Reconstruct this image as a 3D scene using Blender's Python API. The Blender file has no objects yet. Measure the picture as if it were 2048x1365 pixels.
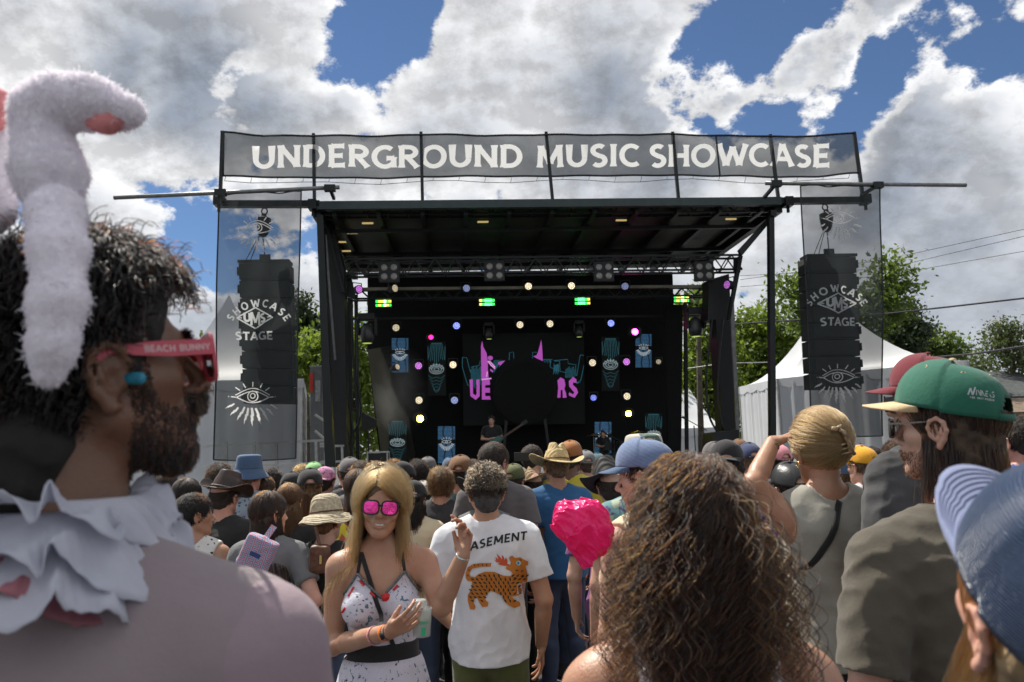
import bpy, math, random, time
import numpy as np
from mathutils import Vector, Matrix, Euler
from mathutils.bvhtree import BVHTree
from mathutils.geometry import delaunay_2d_cdt, tessellate_polygon
import openvdb
random.seed(7)
RNG = np.random.default_rng(11)
T0 = time.time()
SC = bpy.context.scene
COL = SC.collection
R = math.radians

# ------------------------------------------------------------------ camera
F, CX, CY, CAMZ = 1600.0, 1024.0, 682.5, 1.75
PITCH, ROLL = R(7.2), R(1.8)
_f = Vector((0, math.cos(PITCH), math.sin(PITCH)))
_r0 = Vector((1, 0, 0)); _u0 = _r0.cross(_f)
_r = _r0*math.cos(ROLL) - _u0*math.sin(ROLL)
_u = _u0*math.cos(ROLL) + _r0*math.sin(ROLL)
CAMP = Vector((0, 0, CAMZ))
cd = bpy.data.cameras.new('camera'); cam = bpy.data.objects.new('camera', cd); COL.objects.link(cam)
cd.sensor_width = 36; cd.lens = F/2048*36; cd.clip_end = 6000; cd.clip_start = 0.05
m = Matrix((_r, _u, -_f)).transposed().to_4x4(); m.translation = CAMP
cam.matrix_world = m
cd.dof.use_dof = True; cd.dof.focus_distance = 4.2; cd.dof.aperture_fstop = 6.3
SC.camera = cam

def RAY(px, py):
    return _f + _r*((px-CX)/F) + _u*((CY-py)/F)
def P(px, py, Y):
    d = RAY(px, py); return CAMP + d*(Y/d.y)

# ------------------------------------------------------------------ light
SUN_EL, SUN_AZ = 56.0, -42.0          # sun in front of the camera, up and to the left
SC.view_settings.view_transform = 'Standard'; SC.view_settings.look = 'None'
SC.view_settings.exposure = 0.38; SC.view_settings.gamma = 1.0
sd = Vector((math.sin(R(SUN_AZ))*math.cos(R(SUN_EL)), math.cos(R(SUN_AZ))*math.cos(R(SUN_EL)), math.sin(R(SUN_EL))))
sl = bpy.data.lights.new('sun', 'SUN'); sl.energy = 5.0; sl.angle = R(0.6); sl.color = (1.0, 0.95, 0.86)
so = bpy.data.objects.new('sun', sl); COL.objects.link(so)
so.rotation_euler = sd.to_track_quat('Z', 'Y').to_euler()

W = bpy.data.worlds.new('World'); SC.world = W; W.use_nodes = True
def world():
    nt = W.node_tree; N = nt.nodes; L = nt.links; N.clear()
    def new(t, **k):
        n = N.new(t)
        for a, b in k.items(): setattr(n, a, b)
        return n
    def math_(op, a, b=None, c=None, clamp=False):
        n = new('ShaderNodeMath', operation=op, use_clamp=clamp)
        for i, x in enumerate((a, b, c)):
            if x is None: continue
            if isinstance(x, (int, float)): n.inputs[i].default_value = x
            else: L.new(x, n.inputs[i])
        return n.outputs[0]
    def ramp(x, a, b, lo=0.0, hi=1.0, sm='SMOOTHSTEP'):
        n = new('ShaderNodeMapRange', interpolation_type=sm)
        L.new(x, n.inputs['Value'])
        for k, v in (('From Min', a), ('From Max', b), ('To Min', lo), ('To Max', hi)): n.inputs[k].default_value = v
        return n.outputs[0]
    def mixc(f, a, b):
        n = new('ShaderNodeMix', data_type='RGBA')
        L.new(f, n.inputs[0])
        for i, x in ((6, a), (7, b)):
            if isinstance(x, tuple): n.inputs[i].default_value = (*x, 1)
            else: L.new(x, n.inputs[i])
        return n.outputs[2]
    tc = new('ShaderNodeTexCoord'); D = tc.outputs['Generated']
    sep = new('ShaderNodeSeparateXYZ'); L.new(D, sep.inputs[0])
    zz = math_('ADD', math_('MAXIMUM', sep.outputs[2], 0.0), 0.55)
    px = math_('DIVIDE', sep.outputs[0], zz); py = math_('DIVIDE', sep.outputs[1], zz)
    cb = new('ShaderNodeCombineXYZ'); L.new(px, cb.inputs[0]); L.new(py, cb.inputs[1])
    def noise(vec, scale, det, rough, dist=0.0, off=(0, 0, 0)):
        mp = new('ShaderNodeMapping'); mp.inputs['Location'].default_value = off
        L.new(vec, mp.inputs['Vector'])
        n = new('ShaderNodeTexNoise', noise_dimensions='3D')
        L.new(mp.outputs[0], n.inputs['Vector'])
        n.inputs['Scale'].default_value = scale; n.inputs['Detail'].default_value = det
        n.inputs['Roughness'].default_value = rough; n.inputs['Distortion'].default_value = dist
        return n.outputs['Fac']
    V = cb.outputs[0]
    big = noise(V, 2.6, 2, 0.5, 0.0, (3.1, 1.7, 0.4))
    mid = noise(V, 9.0, 10, 0.60, 0.0, (0.3, 5.2, 0.9))
    so_ = (sd.x*0.035, sd.y*0.035, 0)
    mid2 = noise(V, 9.0, 6, 0.55, 0.0, (0.3-so_[0], 5.2-so_[1], 0.9))
    soft = noise(V, 9.0, 4, 0.5, 0.0, (0.3, 5.2, 0.9))
    # where cloud masses and gaps stand, as directions
    def blobs(lst, base):
        acc = base
        for (x, y, r, a) in lst:
            d = RAY(x, y).normalized()
            dp = new('ShaderNodeVectorMath', operation='DOT_PRODUCT'); L.new(D, dp.inputs[0]); dp.inputs[1].default_value = d
            c = math.cos(math.atan(r/F))
            acc = math_('ADD', acc, ramp(dp.outputs['Value'], c, 1.0, 0.0, a))
        return acc
    cov = math_('ADD', math_('MULTIPLY', big, 0.25), math_('MULTIPLY', mid, 1.75))
    cov = math_('SUBTRACT', cov, 0.335)
    cov = blobs([(790, 30, 120, -.15), (740, 130, 150, -.12), (650, 110, 130, -.08), (1420, 160, 190, -.14), (1560, 180, 260, -.24), (1760, 190, 240, -.20), (1330, 195, 130, -.10),
                 (1900, 130, 170, -.13), (1500, 20, 110, -.16), (395, 450, 170, -.20), (1030, 150, 90, -.18), (1990, 10, 120, -.16), (2040, 160, 140, -.14), (360, 330, 120, -.06),
                 (340, 150, 330, .24), (1170, 90, 280, .20), (1720, 30, 190, .12), (1645, 140, 95, .20), (1270, 340, 360, .24), (1940, 250, 190, .2), (1900, 480, 440, .34),
                 (100, 100, 280, .18), (1900, 90, 90, .14), (250, 350, 170, .14), (930, 210, 170, .16), (800, 300, 220, .22), (540, 70, 130, .1), (1000, 40, 140, .12), (1500, 290, 220, .16)], cov)
    cov = math_('ADD', cov, ramp(sep.outputs[2], 0.26, 0.05, 0.0, 0.2))
    mask = ramp(cov, 0.53, 0.66)
    thick = ramp(cov, 0.60, 1.0)
    lit = math_('SUBTRACT', mid, mid2)
    dark = blobs([(345, 120, 210, .75), (460, 200, 150, .3), (600, 310, 170, .30), (1330, 320, 260, .40), (1300, 70, 230, .35), (900, 290, 170, .3), (1750, 50, 220, .3), (1150, 260, 260, .2),
                  (1800, 320, 240, .45), (430, 600, 200, .45), (1850, 600, 300, .42), (1980, 690, 260, .4)], ramp(soft, 0.44, 0.66, 0.0, 0.36))
    dark = math_('MULTIPLY', dark, ramp(thick, 0.0, 0.55), clamp=True)
    body = mixc(dark, (0.93, 0.935, 0.95), (0.30, 0.34, 0.41))
    low = ramp(sep.outputs[2], 0.34, 0.10, 0.0, 0.6)
    body = mixc(low, body, (0.60, 0.64, 0.70))
    sh = ramp(lit, -0.07, 0.07, 0.76, 1.18, 'LINEAR')
    sh = math_('ADD', math_('MULTIPLY', math_('SUBTRACT', sh, 1.0), math_('SUBTRACT', 1.0, low)), 1.0)
    vm = new('ShaderNodeVectorMath', operation='SCALE'); L.new(body, vm.inputs[0]); L.new(sh, vm.inputs['Scale'])
    sky = new('ShaderNodeTexSky', sky_type='NISHITA', sun_disc=False, sun_elevation=R(SUN_EL), sun_rotation=R(SUN_AZ), altitude=1600, air_density=1.0, dust_density=0.1, ozone_density=6.0)
    b1 = new('ShaderNodeBackground'); b1.inputs[1].default_value = 0.072; L.new(sky.outputs[0], b1.inputs[0])
    b2 = new('ShaderNodeBackground'); b2.inputs[1].default_value = 0.74; L.new(vm.outputs[0], b2.inputs[0])
    mx = new('ShaderNodeMixShader'); L.new(mask, mx.inputs[0]); L.new(b1.outputs[0], mx.inputs[1]); L.new(b2.outputs[0], mx.inputs[2])
    out = new('ShaderNodeOutputWorld'); L.new(mx.outputs[0], out.inputs[0])
world()
SC.cycles.max_bounces = 6; SC.cycles.transparent_max_bounces = 12; SC.cycles.caustics_reflective = False; SC.cycles.caustics_refractive = False
SC.cycles.use_adaptive_sampling = True; SC.cycles.adaptive_threshold = 0.02
SC.cycles.use_denoising = True; SC.cycles.sample_clamp_indirect = 4
try: SC.cycles_curves.shape = 'RIBBONS'
except Exception: pass

# ------------------------------------------------------------------ objects
def tag(o, label=None, cat=None, group=None, kind=None):
    if label: o['label'] = label
    if cat: o['category'] = cat
    if group: o['group'] = group
    if kind: o['kind'] = kind
    return o
def empty(name, loc=(0, 0, 0), rz=0, label=None, cat=None, group=None, kind=None):
    o = bpy.data.objects.new(name, None); COL.objects.link(o); o.location = loc; o.rotation_euler = (0, 0, rz)
    o.empty_display_size = 0.1
    return tag(o, label, cat, group, kind)
def link(name, me, mt=None, parent=None):
    o = bpy.data.objects.new(name, me); COL.objects.link(o)
    if mt is not None:
        if not len(me.materials): me.materials.append(None)
        if me.users > 1 or True:
            o.material_slots[0].link = 'OBJECT'; o.material_slots[0].material = mt
    if parent: o.parent = parent
    return o
def mesh_np(name, V, Fq, smooth=True):
    me = bpy.data.meshes.new(name)
    V = np.asarray(V, np.float32); me.vertices.add(len(V)); me.vertices.foreach_set('co', V.ravel())
    tot, start, idx = [], 0, []
    for Fa in (Fq if isinstance(Fq, list) else [Fq]):
        if len(Fa) == 0: continue
        Fa = np.asarray(Fa, np.int32); idx.append(Fa.ravel()); tot.append(np.full(len(Fa), Fa.shape[1], np.int32))
    idx = np.concatenate(idx); tot = np.concatenate(tot)
    me.loops.add(len(idx)); me.loops.foreach_set('vertex_index', idx)
    me.polygons.add(len(tot)); st = np.concatenate([[0], np.cumsum(tot)[:-1]]).astype(np.int32)
    me.polygons.foreach_set('loop_start', st); me.polygons.foreach_set('loop_total', tot)
    if smooth: me.polygons.foreach_set('use_smooth', np.ones(len(tot), bool))
    me.update(calc_edges=True); me.validate()
    return me
class MB:
    def __init__(s): s.v = []; s.f = []
    def add(s, v, f):
        n = len(s.v); s.v += [tuple(p) for p in v]; s.f += [tuple(i+n for i in q) for q in f]; return s
    def box(s, c, d, rot=None):
        x, y, z = d[0]/2, d[1]/2, d[2]/2
        v = [Vector((a, b, e)) for e in (-z, z) for b in (-y, y) for a in (-x, x)]
        if rot is not None: v = [rot @ p for p in v]
        return s.add([p+Vector(c) for p in v], [(0, 2, 3, 1), (4, 5, 7, 6), (0, 1, 5, 4), (2, 6, 7, 3), (0, 4, 6, 2), (1, 3, 7, 5)])
    def bar(s, a, b, w, h=None, up=(0, 0, 1)):
        a, b = Vector(a), Vector(b); h = h or w; d = (b-a); L = d.length; d.normalize()
        upv = Vector(up)
        if abs(d.dot(upv)) > .98: upv = Vector((0, 1, 0))
        x = d.cross(upv).normalized(); z = x.cross(d)
        return s.box((a+b)/2, (w, L, h), Matrix((x, d, z)).transposed())
    def tube(s, pts, r, n=8, cap=True):
        pts = [Vector(p) for p in pts]; rr = r if isinstance(r, (list, tuple)) else [r]*len(pts)
        rings = []; prev = None
        for i, p in enumerate(pts):
            d = (pts[min(i+1, len(pts)-1)]-pts[max(i-1, 0)]).normalized()
            if prev is None: x = d.orthogonal().normalized()
            else: x = (prev - d*prev.dot(d)).normalized()
            prev = x; y = d.cross(x)
            rings += [p+(x*math.cos(2*math.pi*k/n)+y*math.sin(2*math.pi*k/n))*rr[i] for k in range(n)]
        f = [(i*n+k, i*n+(k+1) % n, (i+1)*n+(k+1) % n, (i+1)*n+k) for i in range(len(pts)-1) for k in range(n)]
        if cap: f += [tuple(range(n-1, -1, -1)), tuple(range((len(pts)-1)*n, len(pts)*n))]
        return s.add(rings, f)
    def rev(s, prof, c=(0, 0, 0), n=24, axis='z', cap=True):
        v = []
        for r, h in prof:
            for k in range(n):
                a = 2*math.pi*k/n; p = (r*math.cos(a), r*math.sin(a), h)
                if axis == 'y': p = (p[0], p[2], p[1])
                v.append(Vector(p)+Vector(c))
        m_ = len(prof); f = [(i*n+k, i*n+(k+1) % n, (i+1)*n+(k+1) % n, (i+1)*n+k) for i in range(m_-1) for k in range(n)]
        if cap: f += [tuple(range(n-1, -1, -1)), tuple(range((m_-1)*n, m_*n))]
        return s.add(v, f)
    def prism(s, poly, d):
        """poly: list of 3D points (coplanar), extruded by vector d"""
        n = len(poly); d = Vector(d); v = [Vector(p) for p in poly]
        tri = tessellate_polygon([v]); 
        f = [tuple(t) for t in tri] + [tuple(n+i for i in reversed(t)) for t in tri]
        f += [(i, (i+1) % n, n+(i+1) % n, n+i) for i in range(n)]
        return s.add(v+[p+d for p in v], f)
    def build(s, name, mt=None, parent=None, smooth=False, bevel=0.0, loc=None):
        me = bpy.data.meshes.new(name); me.from_pydata(s.v, [], s.f)
        if smooth: me.polygons.foreach_set('use_smooth', [True]*len(me.polygons))
        me.update(); o = link(name, me, mt, parent)
        if bevel:
            b = o.modifiers.new('bevel', 'BEVEL'); b.width = bevel; b.segments = 2; b.limit_method = 'ANGLE'
        if loc is not None: o.location = loc
        return o
def fix_normals(me):
    import bmesh
    bm = bmesh.new(); bm.from_mesh(me); bmesh.ops.recalc_face_normals(bm, faces=bm.faces); bm.to_mesh(me); bm.free()
def dup(o, parent=None, loc=None, rz=None):
    c = o.copy(); COL.objects.link(c)
    if parent is not None: c.parent = parent
    if loc is not None: c.location = loc
    if rz is not None: c.rotation_euler.z = rz
    for ch in list(o.children): dup(ch, c)
    return c

# ------------------------------------------------------------------ materials
_MC = {}
def mat(name, col, rough=0.7, metal=0.0, var=0.12, vs=8.0, bump=0.0, bs=60.0, emit=None, es=1.0, sss=0.0, trans=0.0, alpha=1.0, coat=0.0, col2=None, sheen=0.0, spec=None, transl=0.0):
    key = (name,)
    if key in _MC: return _MC[key]
    mt = bpy.data.materials.new(name); mt.use_nodes = True; nt = mt.node_tree; N, L = nt.nodes, nt.links
    b = N['Principled BSDF']; b.inputs['Roughness'].default_value = rough; b.inputs['Metallic'].default_value = metal
    if spec is not None: b.inputs['Specular IOR Level'].default_value = spec
    tc = N.new('ShaderNodeTexCoord')
    if var > 0:
        n = N.new('ShaderNodeTexNoise'); n.inputs['Scale'].default_value = vs; n.inputs['Detail'].default_value = 5
        L.new(tc.outputs['Object'], n.inputs['Vector'])
        mx = N.new('ShaderNodeMix'); mx.data_type = 'RGBA'
        c2 = col2 or tuple(c*(1-2*var) for c in col); c1 = col if col2 else tuple(min(1, c*(1+var)) for c in col)
        rp = N.new('ShaderNodeMapRange'); rp.inputs['From Min'].default_value = .3; rp.inputs['From Max'].default_value = .7
        L.new(n.outputs['Fac'], rp.inputs['Value']); L.new(rp.outputs[0], mx.inputs[0])
        mx.inputs[6].default_value = (*c1, 1); mx.inputs[7].default_value = (*c2, 1)
        L.new(mx.outputs[2], b.inputs['Base Color'])
    else: b.inputs['Base Color'].default_value = (*col, 1)
    if bump > 0:
        n = N.new('ShaderNodeTexNoise'); n.inputs['Scale'].default_value = bs; n.inputs['Detail'].default_value = 4
        L.new(tc.outputs['Object'], n.inputs['Vector'])
        bp = N.new('ShaderNodeBump'); bp.inputs['Strength'].default_value = min(1, bump); bp.inputs['Distance'].default_value = 0.3/bs
        L.new(n.outputs['Fac'], bp.inputs['Height']); L.new(bp.outputs[0], b.inputs['Normal'])
    if emit: b.inputs['Emission Color'].default_value = (*emit, 1); b.inputs['Emission Strength'].default_value = es
    if sss: b.inputs['Subsurface Weight'].default_value = sss; b.inputs['Subsurface Radius'].default_value = (.01, .004, .002); b.inputs['Subsurface Scale'].default_value = 1.0
    if trans: b.inputs['Transmission Weight'].default_value = trans
    if alpha < 1: b.inputs['Alpha'].default_value = alpha
    if coat: b.inputs['Coat Weight'].default_value = coat
    if sheen: b.inputs['Sheen Weight'].default_value = sheen; b.inputs['Sheen Roughness'].default_value = .5
    if transl:
        tr = N.new('ShaderNodeBsdfTranslucent'); tr.inputs[0].default_value = (*[min(1, c*1.1) for c in col], 1)
        ms = N.new('ShaderNodeMixShader'); ms.inputs[0].default_value = transl
        L.new(b.outputs[0], ms.inputs[1]); L.new(tr.outputs[0], ms.inputs[2]); L.new(ms.outputs[0], N['Material Output'].inputs[0])
    _MC[key] = mt
    return mt
def mesh_fabric(name, col, opac, transl=0.35):
    """see-through woven mesh"""
    if (name,) in _MC: return _MC[(name,)]
    mt = bpy.data.materials.new(name); mt.use_nodes = True; nt = mt.node_tree; N, L = nt.nodes, nt.links; N.remove(N['Principled BSDF'])
    di = N.new('ShaderNodeBsdfDiffuse'); di.inputs[0].default_value = (*col, 1)
    tl = N.new('ShaderNodeBsdfTranslucent'); tl.inputs[0].default_value = (*col, 1)
    tp = N.new('ShaderNodeBsdfTransparent')
    m1 = N.new('ShaderNodeMixShader'); m1.inputs[0].default_value = transl
    L.new(di.outputs[0], m1.inputs[1]); L.new(tl.outputs[0], m1.inputs[2])
    m2 = N.new('ShaderNodeMixShader'); m2.inputs[0].default_value = opac
    tc = N.new('ShaderNodeTexCoord'); n = N.new('ShaderNodeTexNoise'); n.inputs['Scale'].default_value = 1.3; n.inputs['Detail'].default_value = 3
    L.new(tc.outputs['Object'], n.inputs['Vector'])
    rp = N.new('ShaderNodeMapRange'); rp.inputs['To Min'].default_value = opac-.06; rp.inputs['To Max'].default_value = min(1, opac+.06)
    L.new(n.outputs['Fac'], rp.inputs['Value']); L.new(rp.outputs[0], m2.inputs[0])
    L.new(tp.outputs[0], m2.inputs[1]); L.new(m1.outputs[0], m2.inputs[2]); L.new(m2.outputs[0], N['Material Output'].inputs[0])
    _MC[(name,)] = mt
    return mt
def glow(name, col, s):
    if (name,) in _MC: return _MC[(name,)]
    mt = bpy.data.materials.new(name); mt.use_nodes = True; N = mt.node_tree.nodes; b = N['Principled BSDF']
    b.inputs['Base Color'].default_value = (*[c*.5 for c in col], 1); b.inputs['Emission Color'].default_value = (*col, 1); b.inputs['Emission Strength'].default_value = s
    _MC[(name,)] = mt
    return mt

# ------------------------------------------------------------------ stroke lettering
def arc(cx, cy, rx, ry, a0, a1, n=12):
    return [(cx+rx*math.cos(R(a0+(a1-a0)*i/n)), cy+ry*math.sin(R(a0+(a1-a0)*i/n))) for i in range(n+1)]
GL = {
 'A': (.80, [[(.02, 0), (.40, 1)], [(.40, 1), (.78, 0)], [(.17, .33), (.63, .33)]]),
 'B': (.62, [[(.08, 0), (.08, 1)], [(.08, .94)]+arc(.28, .74, .24, .20, 90, -90)+[(.08, .54)], [(.08, .50)]+arc(.30, .28, .26, .22, 90, -90)+[(.08, .06)]]),
 'C': (.78, [arc(.46, .5, .38, .44, 50, 310, 20)]),
 'D': (.78, [[(.1, 0), (.1, 1)], [(.1, .93)]+arc(.32, .5, .36, .43, 90, -90, 14)+[(.1, .07)]]),
 'E': (.60, [[(.1, 0), (.1, 1)], [(.1, .93), (.56, .93)], [(.1, .5), (.5, .5)], [(.1, .07), (.58, .07)]]),
 'G': (.84, [arc(.46, .5, .38, .44, 50, 325, 20), [(.78, .02), (.78, .48)], [(.52, .44), (.80, .44)]]),
 'H': (.78, [[(.1, 0), (.1, 1)], [(.68, 0), (.68, 1)], [(.1, .5), (.68, .5)]]),
 'I': (.22, [[(.11, 0), (.11, 1)]]),
 'K': (.68, [[(.1, 0), (.1, 1)], [(.12, .45), (.6, 1)], [(.25, .6), (.66, 0)]]),
 'L': (.55, [[(.1, 0), (.1, 1)], [(.1, .07), (.53, .07)]]),
 'M': (.98, [[(.1, 0), (.14, 1)], [(.14, .96), (.49, .2)], [(.49, .2), (.84, .96)], [(.84, 1), (.88, 0)]]),
 'N': (.80, [[(.1, 0), (.1, 1)], [(.1, .95), (.70, .05)], [(.70, 0), (.70, 1)]]),
 'O': (.88, [arc(.44, .5, .37, .44, 0, 360, 26)]),
 'R': (.68, [[(.1, 0), (.1, 1)], [(.1, .93)]+arc(.34, .71, .26, .22, 90, -90)+[(.1, .49)], [(.30, .48), (.66, 0)]]),
 'S': (.62, [arc(.31, .735, .22, .205, 40, 250, 12)+arc(.31, .27, .235, .215, 85, -140, 14)]),
 'T': (.66, [[(.33, 0), (.33, .95)], [(.0, .93), (.66, .93)]]),
 'U': (.78, [[(.1, 1), (.1, .38)]+arc(.39, .38, .29, .32, 180, 360, 14)+[(.68, .38), (.68, 1)]]),
 'V': (.76, [[(.02, 1), (.38, .0)], [(.38, .0), (.74, 1)]]),
 'W': (1.1, [[(.02, 1), (.30, .02)], [(.30, .02), (.55, .85)], [(.55, .85), (.80, .02)], [(.80, .02), (1.08, 1)]]),
 'Y': (.72, [[(.02, 1), (.36, .48)], [(.70, 1), (.36, .48)], [(.36, .5), (.36, 0)]]),
 'X': (.72, [[(.02, 1), (.70, 0)], [(.70, 1), (.02, 0)]]),
 ' ': (.36, []), '.': (.2, [[(.1, 0), (.1, .1)]]),
}
def thicken(line, t, flare=0.0):
    """strip of quads round a polyline; ends flared"""
    n = len(line); P_ = [Vector(p) for p in line]; closed = n > 4 and (P_[0]-P_[-1]).length < 1e-4
    L_, R_ = [], []
    if n == 2:
        a, b = P_; P_ = [a, a.lerp(b, .16), a.lerp(b, .5), a.lerp(b, .84), b]; n = 5
    for i, p in enumerate(P_):
        if closed: d = P_[(i+1) % (n-1)]-P_[(i-1) % (n-1)] if i not in (0, n-1) else P_[1]-P_[n-2]
        else: d = P_[min(i+1, n-1)]-P_[max(i-1, 0)]
        d.normalize(); nn = Vector((-d.y, d.x)); w = t/2
        if flare and not closed and i in (0, n-1) and (len(line) == 2 or abs(d.x) < .2): w *= 1+flare
        L_.append(p+nn*w); R_.append(p-nn*w)
    v = L_+R_; f = [(i, i+1, n+i+1, n+i) for i in range(n-1)]
    return [tuple(p) for p in v], f
def text2d(txt, h, t=.17, flare=.3, gap=.10, xform=None, wscale=1.0):
    """-> list of (verts2d, faces) per stroke and the total width; centred on x, base on y=0"""
    total = sum(GL[c][0]*wscale+gap for c in txt)-gap; x = -total/2; out = []
    for c in txt:
        w, st = GL[c]
        for s in st:
            v, f = thicken([(a*wscale, b) for a, b in s], t, flare)
            out.append(([((x+a)*h, b*h) for a, b in v], f, (x+w*wscale/2)*h))
        x += w*wscale+gap
    return out, total*h
# ------------------------------------------------------------------ ground
asphalt = mat('asphalt', (.075, .074, .072), .9, var=.2, vs=1.5, bump=.6, bs=90)
g = MB(); S_ = 1500
g.add([(-S_, -S_, 0), (S_, -S_, 0), (S_, S_, 0), (-S_, S_, 0)], [(0, 1, 2, 3)])
tag(g.build('ground', asphalt), kind='structure')

# ------------------------------------------------------------------ stage frame of reference
_L = P(437, 405, 16.0); _R = P(1730, 402, 17.0)
SU = Vector((_R.x-_L.x, _R.y-_L.y, 0)).normalized(); SV = Vector((-SU.y, SU.x, 0)); S0 = Vector((_L.x, _L.y, 0))
YAW = math.atan2(SU.y, SU.x)
def SP(px, py, v):
    d = RAY(px, py); t = (S0+SV*v-CAMP).dot(SV)/d.dot(SV); q = CAMP+d*t-S0
    return (q.dot(SU), v, q.z)
def SW(p):
    return S0+SU*p[0]+SV*p[1]+Vector((0, 0, p[2]))
dark_metal = mat('dark_metal', (.011, .015, .015), .45, .3, var=.15, vs=3)
black_paint = mat('black_paint', (.010, .011, .011), .55, var=.15)
grey_metal = mat('grey_metal', (.22, .225, .22), .45, .6, var=.15)
pale_metal = mat('pale_metal', (.5, .5, .48), .45, .5, var=.12)
black_cloth = mat('black_cloth', (.004, .0045, .0045), .95, var=.2, vs=1.2)
roof_skin = mat('roof_skin', (.035, .042, .036), .6, var=.3, vs=1.4)
white_print = mat('white_print', (.70, .70, .69), .7, var=.04, transl=.7)
grey_print = mat('grey_print', (.55, .57, .57), .7, var=.05, transl=.6)
DECK = .85

stage = empty('stage', S0, YAW, 'black mobile concert stage with flat roof, dark backdrop and hanging light trusses', 'stage')
def spoly(name, px, v, d, mt, parent=stage, **k):
    """a flat shape seen at these pixels, standing d metres deep at stage depth v"""
    pts = [Vector(SP(x, y, v)) for x, y in px]
    o = MB().prism(pts, (0, d, 0)); q = o.build(name, mt, parent, **k); fix_normals(q.data); return q
def sbar(name, a, b, va, vb, w, mt, parent=stage, h=None):
    return MB().bar(SP(*a, va), SP(*b, vb), w, h).build(name, mt, parent)
# deck with skirt
u0 = SP(640, 900, 0)[0]; u1 = SP(1500, 900, 0)[0]
MB().box(((u0+u1)/2, 3.3, DECK-.06), (u1-u0, 6.6, .12)).build('deck', black_paint, stage)
MB().box(((u0+u1)/2, .03, (DECK-.12)/2), (u1-u0-.1, .02, DECK-.13)).build('skirt', black_cloth, stage)
# roof: skin, ribs, fascia, side girders
ua, _, zr = SP(632, 403, 0); ub, _, zr2 = SP(1560, 399, 0); zr = (zr+zr2)/2
RD = 6.4
MB().box(((ua+ub)/2, RD/2+.1, zr-.05), (ub-ua-.1, RD, .06)).build('roof_panel', roof_skin, stage)
for i in range(11):
    x = ua+.35+(ub-ua-.7)*i/10
    MB().box((x, RD/2+.1, zr-.17), (.09, RD-.1, .17)).build('rib', dark_metal, stage)
for v in (1.2, 3.4, 4.8): MB().box(((ua+ub)/2, v, zr-.30), (ub-ua-.3, .08, .08)).build('purlin', dark_metal, stage)
MB().box(((ua+ub)/2, 0, zr-.08), (ub-ua, .16, .17)).build('fascia', mat('fascia_paint', (.03, .05, .05), .5, var=.1), stage)
for x in (ua, ub): MB().box((x, RD/2+.1, zr-.16), (.16, RD, .26)).build('side_girder', dark_metal, stage)
amber = glow('work_light', (1, .75, .3), .35)
for (x, y, v) in ((735, 413, .8), (965, 412, .8), (704, 431, 1.6), (683, 449, 2.4), (692, 486, 3.3), (1241, 412, .8), (1460, 410, .8)):
    p = SP(x, y, v); MB().box((p[0], p[1], zr-.23), (.24, .05, .03)).build('work_lamp', amber, stage)
def truss(name, a, b, h, w=.3, n=24, r=.02, mt=dark_metal, parent=stage):
    a, b = Vector(a), Vector(b); M_ = MB(); up = Vector((0, 0, h/2)); dv = Vector((0, w/2, 0))
    for s in (-1, 1):
        for t in (-1, 1): M_.bar(a+up*s+dv*t, b+up*s+dv*t, r*2.2)
    for i in range(n):
        p, q = a.lerp(b, i/n), a.lerp(b, (i+1)/n); s = 1 if i % 2 else -1
        for t in (-1, 1): M_.bar(p+up*s+dv*t, q-up*s+dv*t, r*1.2)
        M_.bar(p+up*s-dv, p+up*s+dv, r)
    return M_.build(name, mt, parent)
truss('truss', SP(650, 421, .45), SP(1540, 416, .45), .26, n=44)
truss('truss', SP(688, 537, 1.6), SP(1478, 528, 1.6), .34, .36, n=40)
truss('truss', SP(700, 590, 4.0), SP(1425, 584, 4.0), .26, n=36)
MB().bar(SP(688, 579, 3.85), SP(1420, 573, 3.85), .07).build('rail', mat('pale_rail', (.38, .36, .28), .5, var=.2, vs=2), stage)
sbar('rail', (700, 638, ), (1400, 632), 4.9, 4.9, .06, dark_metal)
# wings that carry the loudspeakers
MB().bar(SP(437, 409, 0), SP(640, 409, 0), .16, .13).build('wing_beam', dark_metal, stage)
MB().bar(SP(1560, 403, 0), SP(1732, 401, 0), .16, .13).build('wing_beam', dark_metal, stage)
for (x, y) in ((438, 403), (1730, 400), (626, 411), (1575, 405)):
    p = SP(x, y, -.02); MB().box(p, (.17, .26, .2)).box((p[0], p[1], p[2]-.16), (.05, .05, .14)).build('wing_joint', dark_metal, stage)
# columns
def col(pts, v, d=.22, name='column', mt=dark_metal): return spoly(name, pts, v, d, mt)
col([(633, 430), (646, 430), (668, 935), (650, 935)], 0)
col([(636, 418), (656, 415), (688, 540), (694, 935), (668, 935), (652, 520)], 1.2, .5, mt=black_paint)
col([(648, 470), (653, 470), (672, 720), (668, 720)], .6, .05, mt=grey_metal)
col([(1539, 432), (1549, 432), (1553, 890), (1542, 890)], 0, .16)
p = SP(1545, 428, 0); MB().box(p, (.12, .16, .12)).build('column_cap', dark_metal, stage)
col([(1418, 560), (1458, 548), (1478, 900), (1447, 900), (1432, 640), (1416, 640)], 1.8, .5, mt=black_paint)
col([(1462, 640), (1468, 600), (1480, 880), (1474, 880)], 1.1, .06, mt=grey_metal)
col([(1428, 866), (1478, 860), (1478, 935), (1424, 935)], 1.0, .8, 'base_box', black_paint)
# rear legs and outriggers
for (x, v) in ((1370, 5.0), (712, 4.4), (699, 3.4)): 
    MB().bar(SP(x, 590, v), SP(x+4, 935, v), .09).build('leg', dark_metal, stage)
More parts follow.
